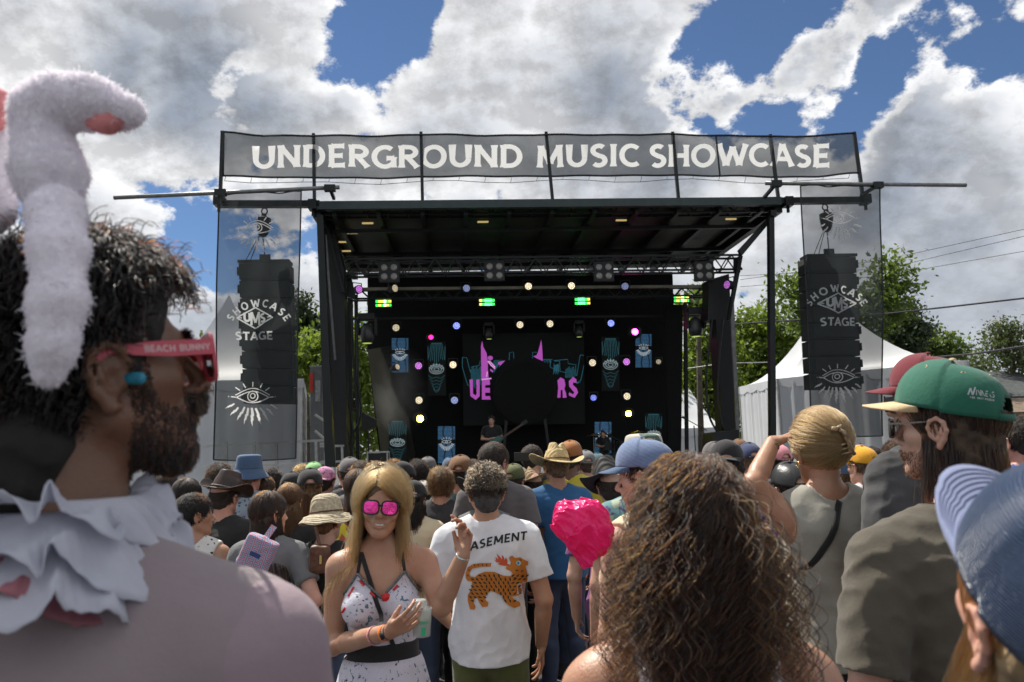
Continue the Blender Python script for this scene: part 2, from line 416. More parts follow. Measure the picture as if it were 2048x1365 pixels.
# side gear at the roof corners
for pts, v in (([(1478, 500), (1560, 410), (1566, 414), (1484, 512)], .3), ([(1478, 512), (1486, 512), (1462, 640), (1456, 640)], 1.2), ([(1470, 515), (1481, 515), (1481, 545), (1470, 545)], 1.3),
               ([(668, 540), (700, 545), (712, 600), (690, 592)], 1.9), ([(650, 450), (656, 448), (690, 585), (684, 585)], 1.0)):
    col(pts, v, .12, 'side_brace')
# curtains
back = spoly('backdrop', [(735, 548), (1345, 544), (1360, 935), (762, 935), (735, 700)], 5.9, .03, black_cloth)
spoly('side_curtain', [(1330, 610), (1366, 610), (1362, 935), (1338, 935)], 4.2, .15, black_cloth)
gz = mesh_fabric('gauze', (.06, .06, .05), .8)
gq = MB(); gp = [SP(735, 700, 5.0), SP(790, 690, 5.0), SP(835, 930, 5.0), SP(765, 930, 5.0)]
gq.add(gp, [(0, 1, 2, 3)]).build('gauze_panel', gz, stage)
for i in range(16):
    x = 1338+i*1.6; 
# cables at the sides
for j, pts in enumerate(([(1424, 640), (1418, 700), (1412, 760), (1418, 830), (1436, 866)], [(1446, 640), (1438, 720), (1436, 800), (1446, 860)],
            [(694, 560), (688, 650), (692, 760), (705, 860), (694, 900)], [(714, 640), (716, 760), (722, 830), (706, 868), (695, 905)],
            [(704, 600), (706, 700), (712, 790), (718, 850)])):
    q = [Vector(SP(x, y, 1.6)) for x, y in pts]; fine = []
    for i in range(len(q)-1):
        for k in range(5):
            t = k/5; a = q[max(i-1, 0)]; b = q[i]; c = q[i+1]; d = q[min(i+2, len(q)-1)]
            fine.append(.5*((2*b)+(c-a)*t+(2*a-5*b+4*c-d)*t*t+(3*b-a-3*c+d)*t**3))
    MB().tube(fine+[q[-1]], .025, 6).build('cable', black_paint, stage, smooth=True)

# ------------------------------------------------------------------ name banner over the roof
VB = .25
banner = empty('banner', SW((0, VB, 0)), YAW, 'long grey see-through banner over the stage roof reading UNDERGROUND MUSIC SHOWCASE', 'banner')
def L2(p, base): return (p[0], p[1]-base, p[2])
posts = [(445, 265, 440, 410), (627, 270, 629, 402), (842, 267, 845, 402), (1092, 267, 1105, 400), (1345, 267, 1357, 400), (1540, 272, 1557, 400), (1708, 267, 1727, 405)]
topk = [(448, 265), (535, 271), (627, 273), (735, 273), (842, 269), (967, 273), (1092, 269), (1220, 272), (1345, 268), (1440, 273), (1540, 274), (1625, 272), (1708, 267)]
botk = [(446, 352), (535, 354), (629, 357), (735, 357), (844, 354), (967, 354), (1100, 352), (1220, 353), (1352, 350), (1440, 353), (1548, 355), (1630, 353), (1716, 347)]
def interp(kn, x):
    for (a, b), (c, d) in zip(kn, kn[1:]):
        if x <= c: t = (x-a)/(c-a); return b+(d-b)*(t*t*(3-2*t))
    return kn[-1][1]
def bwave(u, z): return .035*math.sin(u*2.1)+.02*math.sin(u*5.3+z*2)
nx, ny = 130, 8; vs = []
for j in range(ny+1):
    for i in range(nx+1):
        s = i/nx; xt = 448+(1708-448)*s; xb = 446+(1716-446)*s; t = j/ny
        x = xt+(xb-xt)*t; y = interp(topk, xt)*(1-t)+interp(botk, xb)*t
        p = SP(x, y, VB); vs.append((p[0], bwave(p[0], p[2]), p[2]))
def printed(parent, vs, nx, ny, wave, sheet_mat, groups):
    """hung sheet (grid of u, z points) with its print cut in: sheet and print never overlap; groups: (name, material, strokes in (u, z))"""
    ring = [vs[i] for i in range(nx+1)]+[vs[j*(nx+1)+nx] for j in range(1, ny+1)]+[vs[ny*(nx+1)+i] for i in range(nx-1, -1, -1)]+[vs[j*(nx+1)] for j in range(ny-1, 0, -1)]
    pts = [Vector((p[0], p[2])) for p in ring]; faces = [list(range(len(pts)))]
    def ccw(f):
        ar = sum(pts[f[i]].x*pts[f[(i+1) % len(f)]].y-pts[f[(i+1) % len(f)]].x*pts[f[i]].y for i in range(len(f))); return f if ar > 0 else f[::-1]
    faces[0] = ccw(faces[0])
    for j in range(1, ny):
        for i in range(1, nx): p = vs[j*(nx+1)+i]; pts.append(Vector((p[0], p[2])))
    edges = []; quads = []
    for gi, (_, _, st) in enumerate(groups):
        for v, f in st:
            n0 = len(pts); pts += [Vector(p) for p in v]; seen = {}
            for q in f:
                for i in range(len(q)):
                    e = tuple(sorted((q[i], q[(i+1) % len(q)]))); seen[e] = seen.get(e, 0)+1
                quads.append((gi, [v[i] for i in q]))
            edges += [(n0+e[0], n0+e[1]) for e, c in seen.items() if c == 1]
    vo, _, fo, _, _, _ = delaunay_2d_cdt(pts, edges, faces, 1, 1e-5)
    C_ = np.array([[sum(vo[i].x for i in f)/len(f), sum(vo[i].y for i in f)/len(f)] for f in fo]); kk = np.full(len(fo), -1)
    for gi, q in quads:
        pos = np.ones(len(C_), bool); neg = pos.copy()
        for i in range(len(q)):
            (x0, y0), (x1, y1) = q[i], q[(i+1) % len(q)]; cr = (x1-x0)*(C_[:, 1]-y0)-(y1-y0)*(C_[:, 0]-x0); pos &= cr >= -1e-9; neg &= cr <= 1e-9
        kk[(pos | neg)] = gi
    V = [(p.x, wave(p.x, p.y), p.y) for p in vo]; out = {}
    for f, k in zip(fo, kk): out.setdefault(int(k), []).append(tuple(f))
    res = {}
    for k, fs in out.items():
        use = sorted({i for f in fs for i in f}); mp_ = {a: b for b, a in enumerate(use)}; M_ = MB().add([V[i] for i in use], [tuple(mp_[i] for i in f) for f in fs])
        res[k] = M_.build('sheet' if k < 0 else groups[k][0], sheet_mat if k < 0 else groups[k][1], parent, smooth=True)
    return res
def to_uz(strokes, v0): return [([(lambda p: (p[0], p[2]))(SP(x, y, v0)) for x, y in v], f) for v, f in strokes]
hem = MB()
for row in (0, ny):
    hem.tube([Vector(vs[row*(nx+1)+i])+Vector((0, -.01, 0)) for i in range(0, nx+1, 2)], .022, 5)
for c_ in (0, nx): hem.tube([Vector(vs[j*(nx+1)+c_])+Vector((0, -.012, 0)) for j in range(ny+1)], .022, 5)
hem.build('hem', black_paint, banner)
def decal(strokes, vf, mt, parent, name, v0, eps=.012, base=None):
    """strokes: list of (verts in photo pixels, faces) laid on a hung sheet"""
    M_ = MB(); base = v0 if base is None else base
    for k, (v, f) in enumerate(strokes):
        q = []
        for x, y in v:
            p = SP(x, y, v0); q.append((p[0], vf(p[0], p[2])-eps-(k % 7)*.0006+v0-base, p[2]))
        M_.add(q, f)
    return M_.build(name, mt, parent)
def word_px(txt, x0, x1, yt, yb, t=.19, flare=.35, gap=.12, slope=0.0, shear=0.0):
    st, w = text2d(txt, 1.0, t, flare, gap); out = []
    xs = [a for v, f, c in st for a, b in v]; lo, hi = min(xs), max(xs)
    for v, f, c in st:
        q = []
        for a, b in v:
            X_ = x0+(a-lo)/(hi-lo)*(x1-x0); Y_ = yb-(yb-yt)*b+slope*(X_-x0); q.append((X_+shear*(yb-Y_), Y_))
        out.append((q, f))
    return out
printed(banner, vs, nx, ny, bwave, mesh_fabric('banner_fabric', (.075, .083, .088), .78, .5), [('lettering', white_print, to_uz(word_px(w_, *a), VB)) for w_, a in (('UNDERGROUND', (503, 1045, 291, 335, .2, .35, .13, .0)), ('MUSIC', (1073, 1279, 290, 334, .2, .35, .13, .0)), ('SHOWCASE', (1300, 1659, 289, 333, .2, .35, .12, .0)))])
frame = MB()
for (a, b, c, d) in posts: frame.bar(L2(SP(a, b-2, VB+.07), VB), L2(SP(c, d, VB+.05), VB), .07)
for k in range(7):
    pass
for (a, b, c, d) in posts: MB().bar(L2(SP(a, b-2, VB+.09), VB), L2(SP(c, d, .12), VB), .065).build('post', dark_metal, banner)
# lacing under the banner
lc = MB(); prev = None
for i in range(25):
    x = 452+i*52; yb = interp(botk, min(1716, x)); a = L2(SP(x, yb, VB), VB); b = L2(SP(x-3, yb+10+3*math.sin(i*1.3), VB), VB)
    if x > 1710: break
    lc.tube([a, b], .006, 4)
    if prev: lc.tube([prev, b], .007, 4)
    prev = b
lc.build('lacing', black_paint, banner)
MB().bar(L2(SP(1432, 273, VB-.05), VB), L2(SP(1440, 353, VB-.05), VB), .03).build('seam_strap', dark_metal, banner)

# ------------------------------------------------------------------ long pipes and hanging banners at the wings
def pipe(a, b, clamps, label):
    pr = empty('pipe', SW((0, -.5, 0)), YAW, label, 'pipe')
    MB().tube([L2(SP(*a, -.5), -.5), L2(SP(*b, -.5), -.5)], .042, 10).build('tube', grey_metal, pr, smooth=True)
    for c in clamps:
        p0, p1 = L2(SP(c[0], c[1], -.5), -.5), L2(SP(c[2], c[3], -.05), -.5)
        k = MB().bar(p0, p1, .06); k.box(p0, (.22, .12, .13)); k.build('clamp_arm', dark_metal, pr)
pipe((228, 396), (679, 375), ((441, 386, 452, 405), (660, 377, 668, 398)), 'long thin steel pipe sticking out over the left loudspeaker')
pipe((1531, 367), (1932, 371), ((1552, 368, 1528, 396), (1755, 371, 1722, 392)), 'long thin steel pipe sticking out over the right loudspeaker')

VH = -.5
def bolt(cx, cy, ang, r0, r1, w):
    dx, dy = math.cos(R(ang)), -math.sin(R(ang)); nx_, ny_ = -dy, dx; L_ = r1-r0
    def q(s, a): return (cx+dx*(r0+L_*s)+nx_*a*w, cy+dy*(r0+L_*s)+ny_*a*w)
    return [([q(0, -.1), q(0, .8), q(.5, .35), q(.42, -.65)], [(0, 1, 2, 3)]), ([q(.36, -.2), q(.40, .9), q(.74, .35), q(.66, -.4)], [(0, 1, 2, 3)]), ([q(.6, .0), q(.64, .8), q(1, 0)], [(0, 1, 2)])]
def eye_px(cx, cy, s=1.0, tilt=0):
    out = []
    def ln(pts, t): out.append(thicken([(cx+a*s, cy-b*s) for a, b in pts], t*s))
    ln([(-32+64*i/14, -1+12*math.sin(math.pi*i/14)) for i in range(15)], 2.0)
    ln([(-34+68*i/14, 3+14*math.sin(math.pi*i/14)) for i in range(15)], 1.8)
    ln([(-32+64*i/14, -1-11*math.sin(math.pi*i/14)) for i in range(15)], 2.0)
    ln(arc(0, 1, 10.5, 10.5, 0, 360, 20), 2.0); ln(arc(0, 2, 5, 5, 0, 360, 12), 2.2)
    for a in (148, 120, 90, 60, 32): ln([(30*math.cos(R(a))*1.0, 4+16*math.sin(R(a))), (40*math.cos(R(a)), 6+24*math.sin(R(a)))], 2.0)
    for sx in (-1, 1): ln([(sx*33, -1), (sx*42, 0)], 2.0); ln([(sx*45, 0), (sx*46.5, 0)], 2.0)
    for k in range(9):
        a = -152+k*(124/8); m_ = 1-abs(k-4)/4
        out.extend(bolt(cx, cy-14*s*0-4, a, (26+6*(1-m_))*s*(1 if m_ > .4 else 1.25), (60+4*m_)*s, (3.2+1.8*m_)*s))
    return out
def hung(corners, eyes, show, diam, stg, label):
    TL, TR, BR, BL = corners; pr = empty('banner', SW((0, VH, 0)), YAW, label, 'banner')
    wv = lambda u, z: .04*math.sin(u*6+z*.9)+.03*math.sin(u*11-z*1.9)
    nx, ny = 24, 60; vs = []
    for j in range(ny+1):
        t = j/ny
        for i in range(nx+1):
            s = i/nx; sag = 3*math.sin(math.pi*s)*(1 if t > .5 else -.3)*abs(2*t-1)
            x = (TL[0]*(1-s)+TR[0]*s)*(1-t)+(BL[0]*(1-s)+BR[0]*s)*t - 5*math.sin(math.pi*t)*(.5-s)*-1; y = (TL[1]*(1-s)+TR[1]*s)*(1-t)+(BL[1]*(1-s)+BR[1]*s)*t+sag
            p = SP(x, y, VH); vs.append((p[0], wv(p[0], p[2]), p[2]))
    groups = [('printed_eye', white_print, to_uz(eye_px(*e), VH)) for e in eyes]
    h = MB()
    for c_ in (0, nx): h.tube([Vector(vs[j*(nx+1)+c_])+Vector((0, -.006, 0)) for j in range(ny+1)], .016, 5)
    for rr in (0, ny): h.tube([Vector(vs[rr*(nx+1)+i])+Vector((0, -.006, 0)) for i in range(nx+1)], .014, 5)
    h.build('hem', black_paint, pr)
    # arched SHOWCASE
    cx, cy, rad, sp_, hh = show; st, w = text2d('SHOWCASE', 1.0, .2, .25, .16); out = []
    for v, f, c in st:
        th = c*sp_/w; q = []
        for a, b in v:
            la = (a-c)*hh; rr = rad+b*hh
            q.append((cx+math.sin(th)*rr+math.cos(th)*la, cy-math.cos(th)*rr+math.sin(th)*la))
        out.append((q, f))
    groups.append(('lettering', grey_print, to_uz(out, VH)))
    dx, dy, dw, dh = diam
    out = [thicken([(dx-dw, dy), (dx, dy-dh), (dx+dw, dy), (dx, dy+dh), (dx-dw, dy), (dx, dy-dh)][i:i+2], 2.6) for i in range(4)]
    out += word_px('U', dx-24, dx-9, dy-10, dy+7, .26, .2)+word_px('M', dx-11, dx+11, dy-12, dy+14, .2, .2)+word_px('S', dx+10, dx+22, dy-8, dy+9, .24, .2)
    out += [thicken([(dx-34, dy+1), (dx-30, dy-1), (dx-27, dy+1)], 2), thicken([(dx+26, dy), (dx+30, dy-2), (dx+34, dy)], 2)]
    groups.append(('emblem', grey_print, to_uz(out, VH))); groups.append(('lettering', grey_print, to_uz(word_px('STAGE', *stg, .2, .25, .14), VH)))
    printed(pr, vs, nx, ny, wv, mesh_fabric('hanging_fabric', (.06, .068, .07), .60, .4), groups)
hung(((436, 390), (603, 384), (592, 917), (427, 920)), ((516, 458, .86), (505, 794, 1.0)), (517, 676, 62, 2.05, 15), (510, 636, 37, 21), (471, 546, 664, 680),
     'left grey see-through banner with eyes reading SHOWCASE UMS STAGE before the loudspeaker')
hung(((1601, 372), (1763, 375), (1767, 872), (1622, 868)), ((1680, 437, .82), (1676, 755, .9)), (1674, 645, 60, 2.05, 15), (1675, 607, 38, 20), (1642, 1709, 636, 652),
     'right grey see-through banner with eyes reading SHOWCASE UMS STAGE before the loudspeaker')

# ------------------------------------------------------------------ line array loudspeakers
spk = mat('speaker_box', (.03, .034, .03), .7, var=.25, vs=3); grille = mat('speaker_grille', (.02, .022, .02), .6, var=.1, bump=.4, bs=200)
def array(x0a, x1a, ya, x0b, x1b, yb, hook, hoist, label, n=8):
    pr = empty('loudspeaker', SW((0, .3, 0)), YAW, label, 'loudspeaker', 'hanging line array loudspeakers')
    for i in range(n):
        t0, t1 = (i+.02)/n, (i+.94)/n; c = []
        for t in (t0, t1):
            xa, xb, y = x0a+(x0b-x0a)*t, x1a+(x1b-x1a)*t, ya+(yb-ya)*t; c.append((SP(xa, y, .3), SP(xb, y, .3)))
        (a, b), (d, e) = c; zb = .02*math.sin(math.pi*i/n*2)
        q = [Vector(L2(v, .3)) for v in (a, b, e, d)]
        o = MB().prism(q, (0, .5, 0)).build('cabinet', spk, pr, bevel=.006); fix_normals(o.data)
        w = (q[1]-q[0]).length; z_ = (q[0].z+q[3].z)/2; hgt = abs(q[0].z-q[3].z)
        o = MB().box(((q[0].x+q[1].x)/2, -.012, z_), (w*.9, .02, hgt*.84)).build('grille', grille, pr)
        for s in (0, 1):
            MB().box((q[s].x+(.012 if s else -.012), .02, z_), (.03, .09, hgt*.5)).build('side_plate', dark_metal, pr)
    a, b = Vector(L2(SP(x0a, ya, .4), .3)), Vector(L2(SP(x1a, ya, .4), .3)); MB().box((a+b)/2+Vector((0, .15, .03)), ((b-a).length*1.02, .4, .06)).box((a+b)/2+Vector((0, .1, .12)), (.22, .06, .16)).build('fly_frame', dark_metal, pr)
    M_ = MB(); hx = Vector(L2(SP(*hook, .35), .3))
    p1 = Vector(L2(SP(hoist[0], hoist[1], .35), .3)); p2 = Vector(L2(SP(hoist[2], hoist[3], .35), .3))
    M_.tube([(a+b)/2+Vector((0, .1, .15)), p2, p1], .012, 5)
    M_.build('chain', dark_metal, pr)
    MB().tube([p1, p1.lerp(p2, .12), p1.lerp(p2, .2), p1.lerp(p2, .5), p1.lerp(p2, .9), p2], [.05, .06, .15, .14, .10, .05], 10).build('hoist', dark_metal, pr, smooth=False)
    M2 = MB(); top = hx
    rg = [top+Vector((math.cos(k*.6)*.06, 0, math.sin(k*.6)*.07)) for k in range(12)]
    M2.tube(rg, .016, 6); M2.build('shackle', dark_metal, pr)
    MB().tube([Vector(L2(SP(x0a+12, ya, .2), .3)), p2.lerp(p1, .4)], .009, 4).tube([Vector(L2(SP(x0a+22, ya, .2), .3)), p2.lerp(p1, .4)], .009, 4).build('cable', black_paint, pr)
array(477, 578, 526, 487, 586, 809, (529, 423), (528, 428, 526, 474), 'left line array loudspeaker hanging under the roof wing')
array(1614, 1712, 514, 1628, 1724, 780, (1650, 415), (1652, 420, 1654, 464), 'right line array loudspeaker hanging under the roof wing')

# ------------------------------------------------------------------ LED screen and panels
def seg_mat(name, col, s):
    return glow(name, col, s)
purple = glow('led_purple', (.50, .09, .52), .5); teal = glow('led_teal', (.03, .22, .30), .25); off = mat('led_off', (.004, .006, .005), .8, var=.1)
VSN = 5.2
def pxset(strokes, v, mt, parent, name, eps=.01): return decal(strokes, lambda u, z: 0, mt, parent, name, v, eps, base=v)
screen = empty('led_screen', SW((0, VSN, 0)), YAW, 'large dark LED screen with purple letters and teal line drawing at the stage back', 'screen')
pts = [Vector(L2(SP(x, y, VSN), VSN)) for x, y in ((925, 668), (1168, 665), (1170, 848), (927, 852))]
o = MB().prism(pts, (0, .12, 0)).build('panel', off, screen); fix_normals(o.data)
def poly(px):
    v = [Vector((x, y, 0)) for x, y in px]; return (px, [tuple(t) for t in tessellate_polygon([v])])
def zp(u, v): return (900+u*300/1706, 640+v*240/1365)   # zoom coordinates of the screen crop
def zpoly(*p): return poly([zp(*q) for q in p])
ltr = [zpoly((222, 680), (260, 680), (262, 840), (292, 862), (302, 840), (300, 680), (336, 678), (338, 870), (292, 912), (232, 868)),
       zpoly((362, 690), (450, 680), (456, 740), (402, 744), (400, 775), (452, 775), (455, 830), (400, 830), (402, 870), (455, 868), (462, 908), (362, 908)),
       zpoly((1222, 690), (1258, 656), (1300, 680), (1312, 740), (1300, 790), (1318, 830), (1326, 886), (1282, 888), (1280, 800), (1258, 800), (1256, 886), (1220, 888), (1230, 780)),
       zpoly((1350, 700), (1400, 650), (1438, 680), (1436, 720), (1402, 712), (1396, 740), (1440, 780), (1456, 830), (1416, 888), (1350, 860), (1356, 826), (1400, 850), (1412, 826), (1356, 760))]
for l_ in ltr: pxset([l_], VSN, purple, screen, 'letter')
fig = [zpoly((352, 300), (366, 240), (378, 310), (416, 380), (424, 430), (430, 480), (430, 560), (440, 660), (356, 690)),
       zpoly((1036, 228), (1046, 300), (1052, 400), (1054, 470), (1000, 446), (944, 416), (985, 404), (1004, 356), (1020, 300)), zpoly((548, 480), (628, 464), (574, 520), (548, 508)), zpoly((458, 556), (490, 580), (488, 604), (456, 580)),
       zpoly(*[(458+30*math.cos(k*.63), 436+26*math.sin(k*.63)) for k in range(10)])]
for l_ in fig: pxset([l_], VSN, purple, screen, 'figure')
pale = glow('led_pale', (.55, .25, .55), .9)
pxset([thicken([zp(430, 470), zp(470, 520), zp(512, 556)], 2.6), thicken([zp(430, 480), zp(450, 470), zp(514, 540)], 2.), thicken([zp(356, 682), zp(470, 668)], 2.5), thicken([zp(425, 590), zp(415, 650)], 2)], VSN, pale, screen, 'figure_outline', .014)['kind'] = 'stuff'
tl = []
def tline(*p, t=1.1): tl.append(thicken([zp(*q) for q in p], t))
tline((140, 430), (190, 430), (222, 560), (236, 600)); tline((140, 540), (200, 740), (220, 750)); tline((236, 540), (330, 520), (345, 470), (352, 470)); tline((672, 460), (676, 372), (722, 370), (726, 440)); tline((936, 440), (940, 370), (986, 372))
tline((1060, 452), (1164, 452)); tline((1180, 466), (1336, 450), (1346, 500), (1430, 510), (1428, 640)); tline((1190, 470), (1246, 470), (1252, 590), (1320, 600)); tline((1480, 400), (1520, 404)); tline((1480, 404), (1440, 640)); tline((1522, 520), (1486, 690), (1440, 720)); tline((500, 466), (600, 460), (556, 540))
tline((1140, 460), (1140, 540), (1180, 560)); tline((140, 430), (140, 540))
for k in range(9): tline((240+k*13, 560-(k % 3)*16), (246+k*13, 740+(k % 4)*14))
for k in range(8): tline((1184+k*8, 500+(k*37) % 20), (1178+k*8, 620-(k % 3)*20)); tline((1318+k*14, 560-(k*10) % 34), (1312+k*14, 660))
for k in range(6): tline((500+k*14, 470), (500+k*8, 600-k*14)); tline((1060+k*17, 458), (1064+k*16, 470+(k*19) % 34)); tline((1430+k*10, 700+k*3), (1445+k*7, 730-k*4))
pxset(tl, VSN, teal, screen, 'line_drawing', .006)['kind'] = 'stuff'
# big dark disc standing in front of the screen
disc = empty('gong', SW((0, VSN-.8, 0)), YAW, 'large round dark disc standing before the middle of the LED screen', 'disc')
c = Vector(L2(SP(1050, 788, VSN-.8), VSN-.8)); rr = (Vector(SP(1050, 725, VSN-.8))-Vector(SP(1050, 788, VSN-.8))).length
MB().rev([(rr*.02, -.10), (rr*.7, -.07), (rr*.93, -.02), (rr, 0), (rr, .05), (rr*.5, .06)], c, 48, 'y').build('dish', mat('disc_black', (.0035, .004, .0035), .95, var=.1), disc, smooth=True)
MB().bar(c+Vector((-rr*.6, .1, -rr*.7)), (c.x-rr*.8, .1, DECK), .07).build('stand', black_paint, disc); MB().bar(c+Vector((rr*.6, .1, -rr*.7)), (c.x+rr*.8, .1, DECK), .07).build('stand', black_paint, disc)

blue_l = glow('led_blue_light', (.07, .22, .42), .27); blue_d = glow('led_blue_dark', (.02, .06, .12), .2); ivory = glow('led_ivory', (.5, .56, .6), .42); tealp = glow('led_teal_panel', (.04, .20, .24), .20)
def strip_a(x, y, w, h, v, label, cut=1.0, a=0):
    """blue panel with an eye and rays"""
    pr = empty('video_panel', SW((0, v, 0)), YAW, label, 'video panel', 'narrow video panels on the back wall')
    pts = [Vector(L2(SP(a_, b_, v), v)) for a_, b_ in ((x-w/2, y-h/2), (x+w/2, y-h/2), (x+w/2+1, y+h/2), (x-w/2+1, y+h/2))]
    o = MB().prism(pts, (0, .1, 0)).build('panel', off, pr); fix_normals(o.data)
    lines, dk = [], []
    n = int(h/2.6)
    for k in range(n):
        yy = y-h/2+(k+.5)*h/n; s = (k+.5)/n
        if .36 < s < .47: continue
        t = h/n*.62
        wv = math.sin(s*9)*.12
        xa, xb = x-w/2+1, x+w/2-1
        for (f0, f1, li) in ((0, .30-wv*.6+s*.1, 1), (.30-wv*.6+s*.1, .40-wv*.6+s*.1, 0), (.40-wv*.6+s*.1, .78+wv*.4, 1), (.78+wv*.4, .86+wv*.4, 0), (.86+wv*.4, 1, 1)):
            f0, f1 = max(0, min(1, f0)), max(0, min(1, f1))
            if f1 <= f0: continue
            (lines if li else dk).append(([(xa+(xb-xa)*f0, yy-t/2), (xa+(xb-xa)*f1, yy-t/2), (xa+(xb-xa)*f1, yy+t/2), (xa+(xb-xa)*f0, yy+t/2)], [(0, 1, 2, 3)]))
    pxset(lines, v, blue_l, pr, 'light_rows', .004)['kind'] = 'stuff'; pxset(dk, v, blue_d, pr, 'dark_rows', .004)['kind'] = 'stuff'
    ex, ey = x, y-h*.08; e = []
    e.append(thicken([(ex+w*.26*math.cos(R(a_)), ey-h*.035*math.sin(R(a_))) for a_ in range(0, 361, 30)], 1.1)); e.append(thicken(arc(ex, ey, 2, 2, 0, 360, 8), 1.2))
    for a_ in (150, 120, 90, 60, 30): e.append(thicken([(ex+w*.24*math.cos(R(a_)), ey-3-h*.03*math.sin(R(a_))), (ex+w*.34*math.cos(R(a_)), ey-3-h*.09*math.sin(R(a_)))], 1.2))
    for k in range(11):
        a_ = R(-165+k*15); e.append(thicken([(ex+w*.28*math.cos(a_), ey+2-h*.10*math.sin(a_)), (ex+w*(.46-.1*abs(math.sin(a_)))*math.cos(a_), ey+2-h*.21*math.sin(a_))], 1.9))
    pxset(e, v, ivory, pr, 'printed_eye', .008)
    return pr
strip_a(800, 711, 35, 69, 4.6, 'blue video panel with eye and rays, upper left of the dark screen')
strip_a(1287, 702, 34, 67, 4.6, 'blue video panel with eye and rays below the pink star light')
strip_a(893, 890, 36, 74, 4.3, 'blue video panel with eye and rays standing low left of the guitarist')
strip_a(1206, 878, 35, 68, 4.3, 'blue video panel partly hidden behind the drummer')
def strip_b(x, y, w, h, v, label):
    pr = empty('video_panel', SW((0, v, 0)), YAW, label, 'video panel', 'narrow video panels on the back wall')
    pts = [Vector(L2(SP(a_, b_, v), v)) for a_, b_ in ((x-w/2, y-h/2), (x+w/2, y-h/2), (x+w/2+1, y+h/2), (x-w/2+1, y+h/2))]
    o = MB().prism(pts, (0, .1, 0)).build('panel', off, pr); fix_normals(o.data)
    e = []; T = y-h/2
    rnd = random.Random(int(x))
    e.append(thicken([(x-w*.3, T+h*.04), (x+w*.3, T+h*.04)], 1.8))
    for k in range(9):
        s = -.42+.105*k; e.append(thicken([(x+s*w*.7, T+h*.05), (x+s*w*.9, T+h*.2), (x+s*w*1.05, T+h*(.28+.1*rnd.random()+.08*(1-abs(s)*2)))], 1.1))
    e.append(thicken([(x-w*.48, T+h*.09), (x-w*.46, T+h*.34)], 1.2)); e.append(thicken([(x+w*.48, T+h*.09), (x+w*.46, T+h*.34)], 1.2))
    for k in range(5):
        yy = T+h*(.66+.06*k); ww = w*(.46-.07*k)
        e.append(thicken([(x-ww, yy-h*.03), (x-ww*.5, yy+h*.03), (x, yy), (x+ww*.5, yy+h*.03), (x+ww, yy-h*.03)], 1.0))
    e.append(thicken([(x-w*.14, T+h*.88), (x, T+h*.95), (x+w*.14, T+h*.88)], 1.0))
    pxset(e, v, tealp, pr, 'line_pattern', .006)['kind'] = 'stuff'
    i = []
    for rx, ry in ((.40, .085), (.28, .055), (.14, .03)): i.append(thicken(arc(x, T+h*.52, w*rx, h*ry, 0, 360, 16), 1.2))
    for k in range(7): a_ = R(15+25*k); i.append(thicken([(x+w*.28*math.cos(a_), T+h*.52-h*.055*math.sin(a_)), (x+w*.44*math.cos(a_), T+h*.52-h*.115*math.sin(a_))], 1.3))
    pxset(i, v, ivory if h > 200 else glow('led_grey', (.3, .4, .42), .5), pr, 'emblem', .009)
strip_b(873, 737, 36, 108, 4.6, 'dark video panel with teal line pattern left of the LED screen')
strip_b(1221, 728, 35, 108, 4.6, 'dark video panel with teal line pattern right of the LED screen')
strip_b(795, 884, 36, 88, 4.3, 'low dark video panel with teal line pattern at stage left corner')
strip_b(1307, 868, 34, 84, 4.3, 'low dark video panel with teal line pattern near the right curtain')

# ------------------------------------------------------------------ lights
def par_light(x, y, v, colr, s, label, r=.098, tilt=(0, 0), base=(.02, .02, .02)):
    p = SP(x, y, v); pr = empty('stage_light', SW(p), YAW, label, 'stage light', 'round LED lights on the stage')
    pr.rotation_euler = (R(tilt[1]), 0, YAW+R(tilt[0]))
    MB().rev([(r*.55, .26), (r*.9, .2), (r*1.08, .1), (r*1.12, -.01), (r*1.0, -.012), (r*.98, .012)], (0, 0, 0), 16, 'y').build('housing', black_paint, pr, smooth=True)
    MB().bar((-r*1.25, .1, 0), (-r*1.25, .1, r*1.8), .02).bar((r*1.25, .1, 0), (r*1.25, .1, r*1.8), .02).bar((-r*1.25, .1, r*1.8), (r*1.25, .1, r*1.8), .02).build('yoke', black_paint, pr)
    tint = tuple(c_*.10 for c_ in colr)
    MB().rev([(r*.96, .004), (r*.5, .002), (r*.01, 0)], (0, 0, 0), 16, 'y', False).build('lens', glow('lens_%02x%02x%02x_%d' % (*[int(c_*255) for c_ in colr], int(s*10)), colr, s*.04), pr)
    M_ = MB(); pos = [(0, 0)]+[(r*.38*math.cos(R(60*k)), r*.38*math.sin(R(60*k))) for k in range(6)]+[(r*.76*math.cos(R(30*k+15)), r*.76*math.sin(R(30*k+15))) for k in range(12)]
    for a, b in pos: M_.add([(a+r*.095*math.cos(R(60*k)), -.006, b+r*.115*math.sin(R(60*k))) for k in range(6)], [(0, 1, 2, 3, 4, 5)])
    M_.build('led', glow('led_%02x%02x%02x_%d' % (*[int(c_*255) for c_ in colr], int(s*10)), tuple(min(1, c_*.75+.25) for c_ in colr), s), pr)
WH, BL, PU, VI = (1, .86, .55), (.12, .2, 1), (.75, .1, .9), (.35, .45, .9)
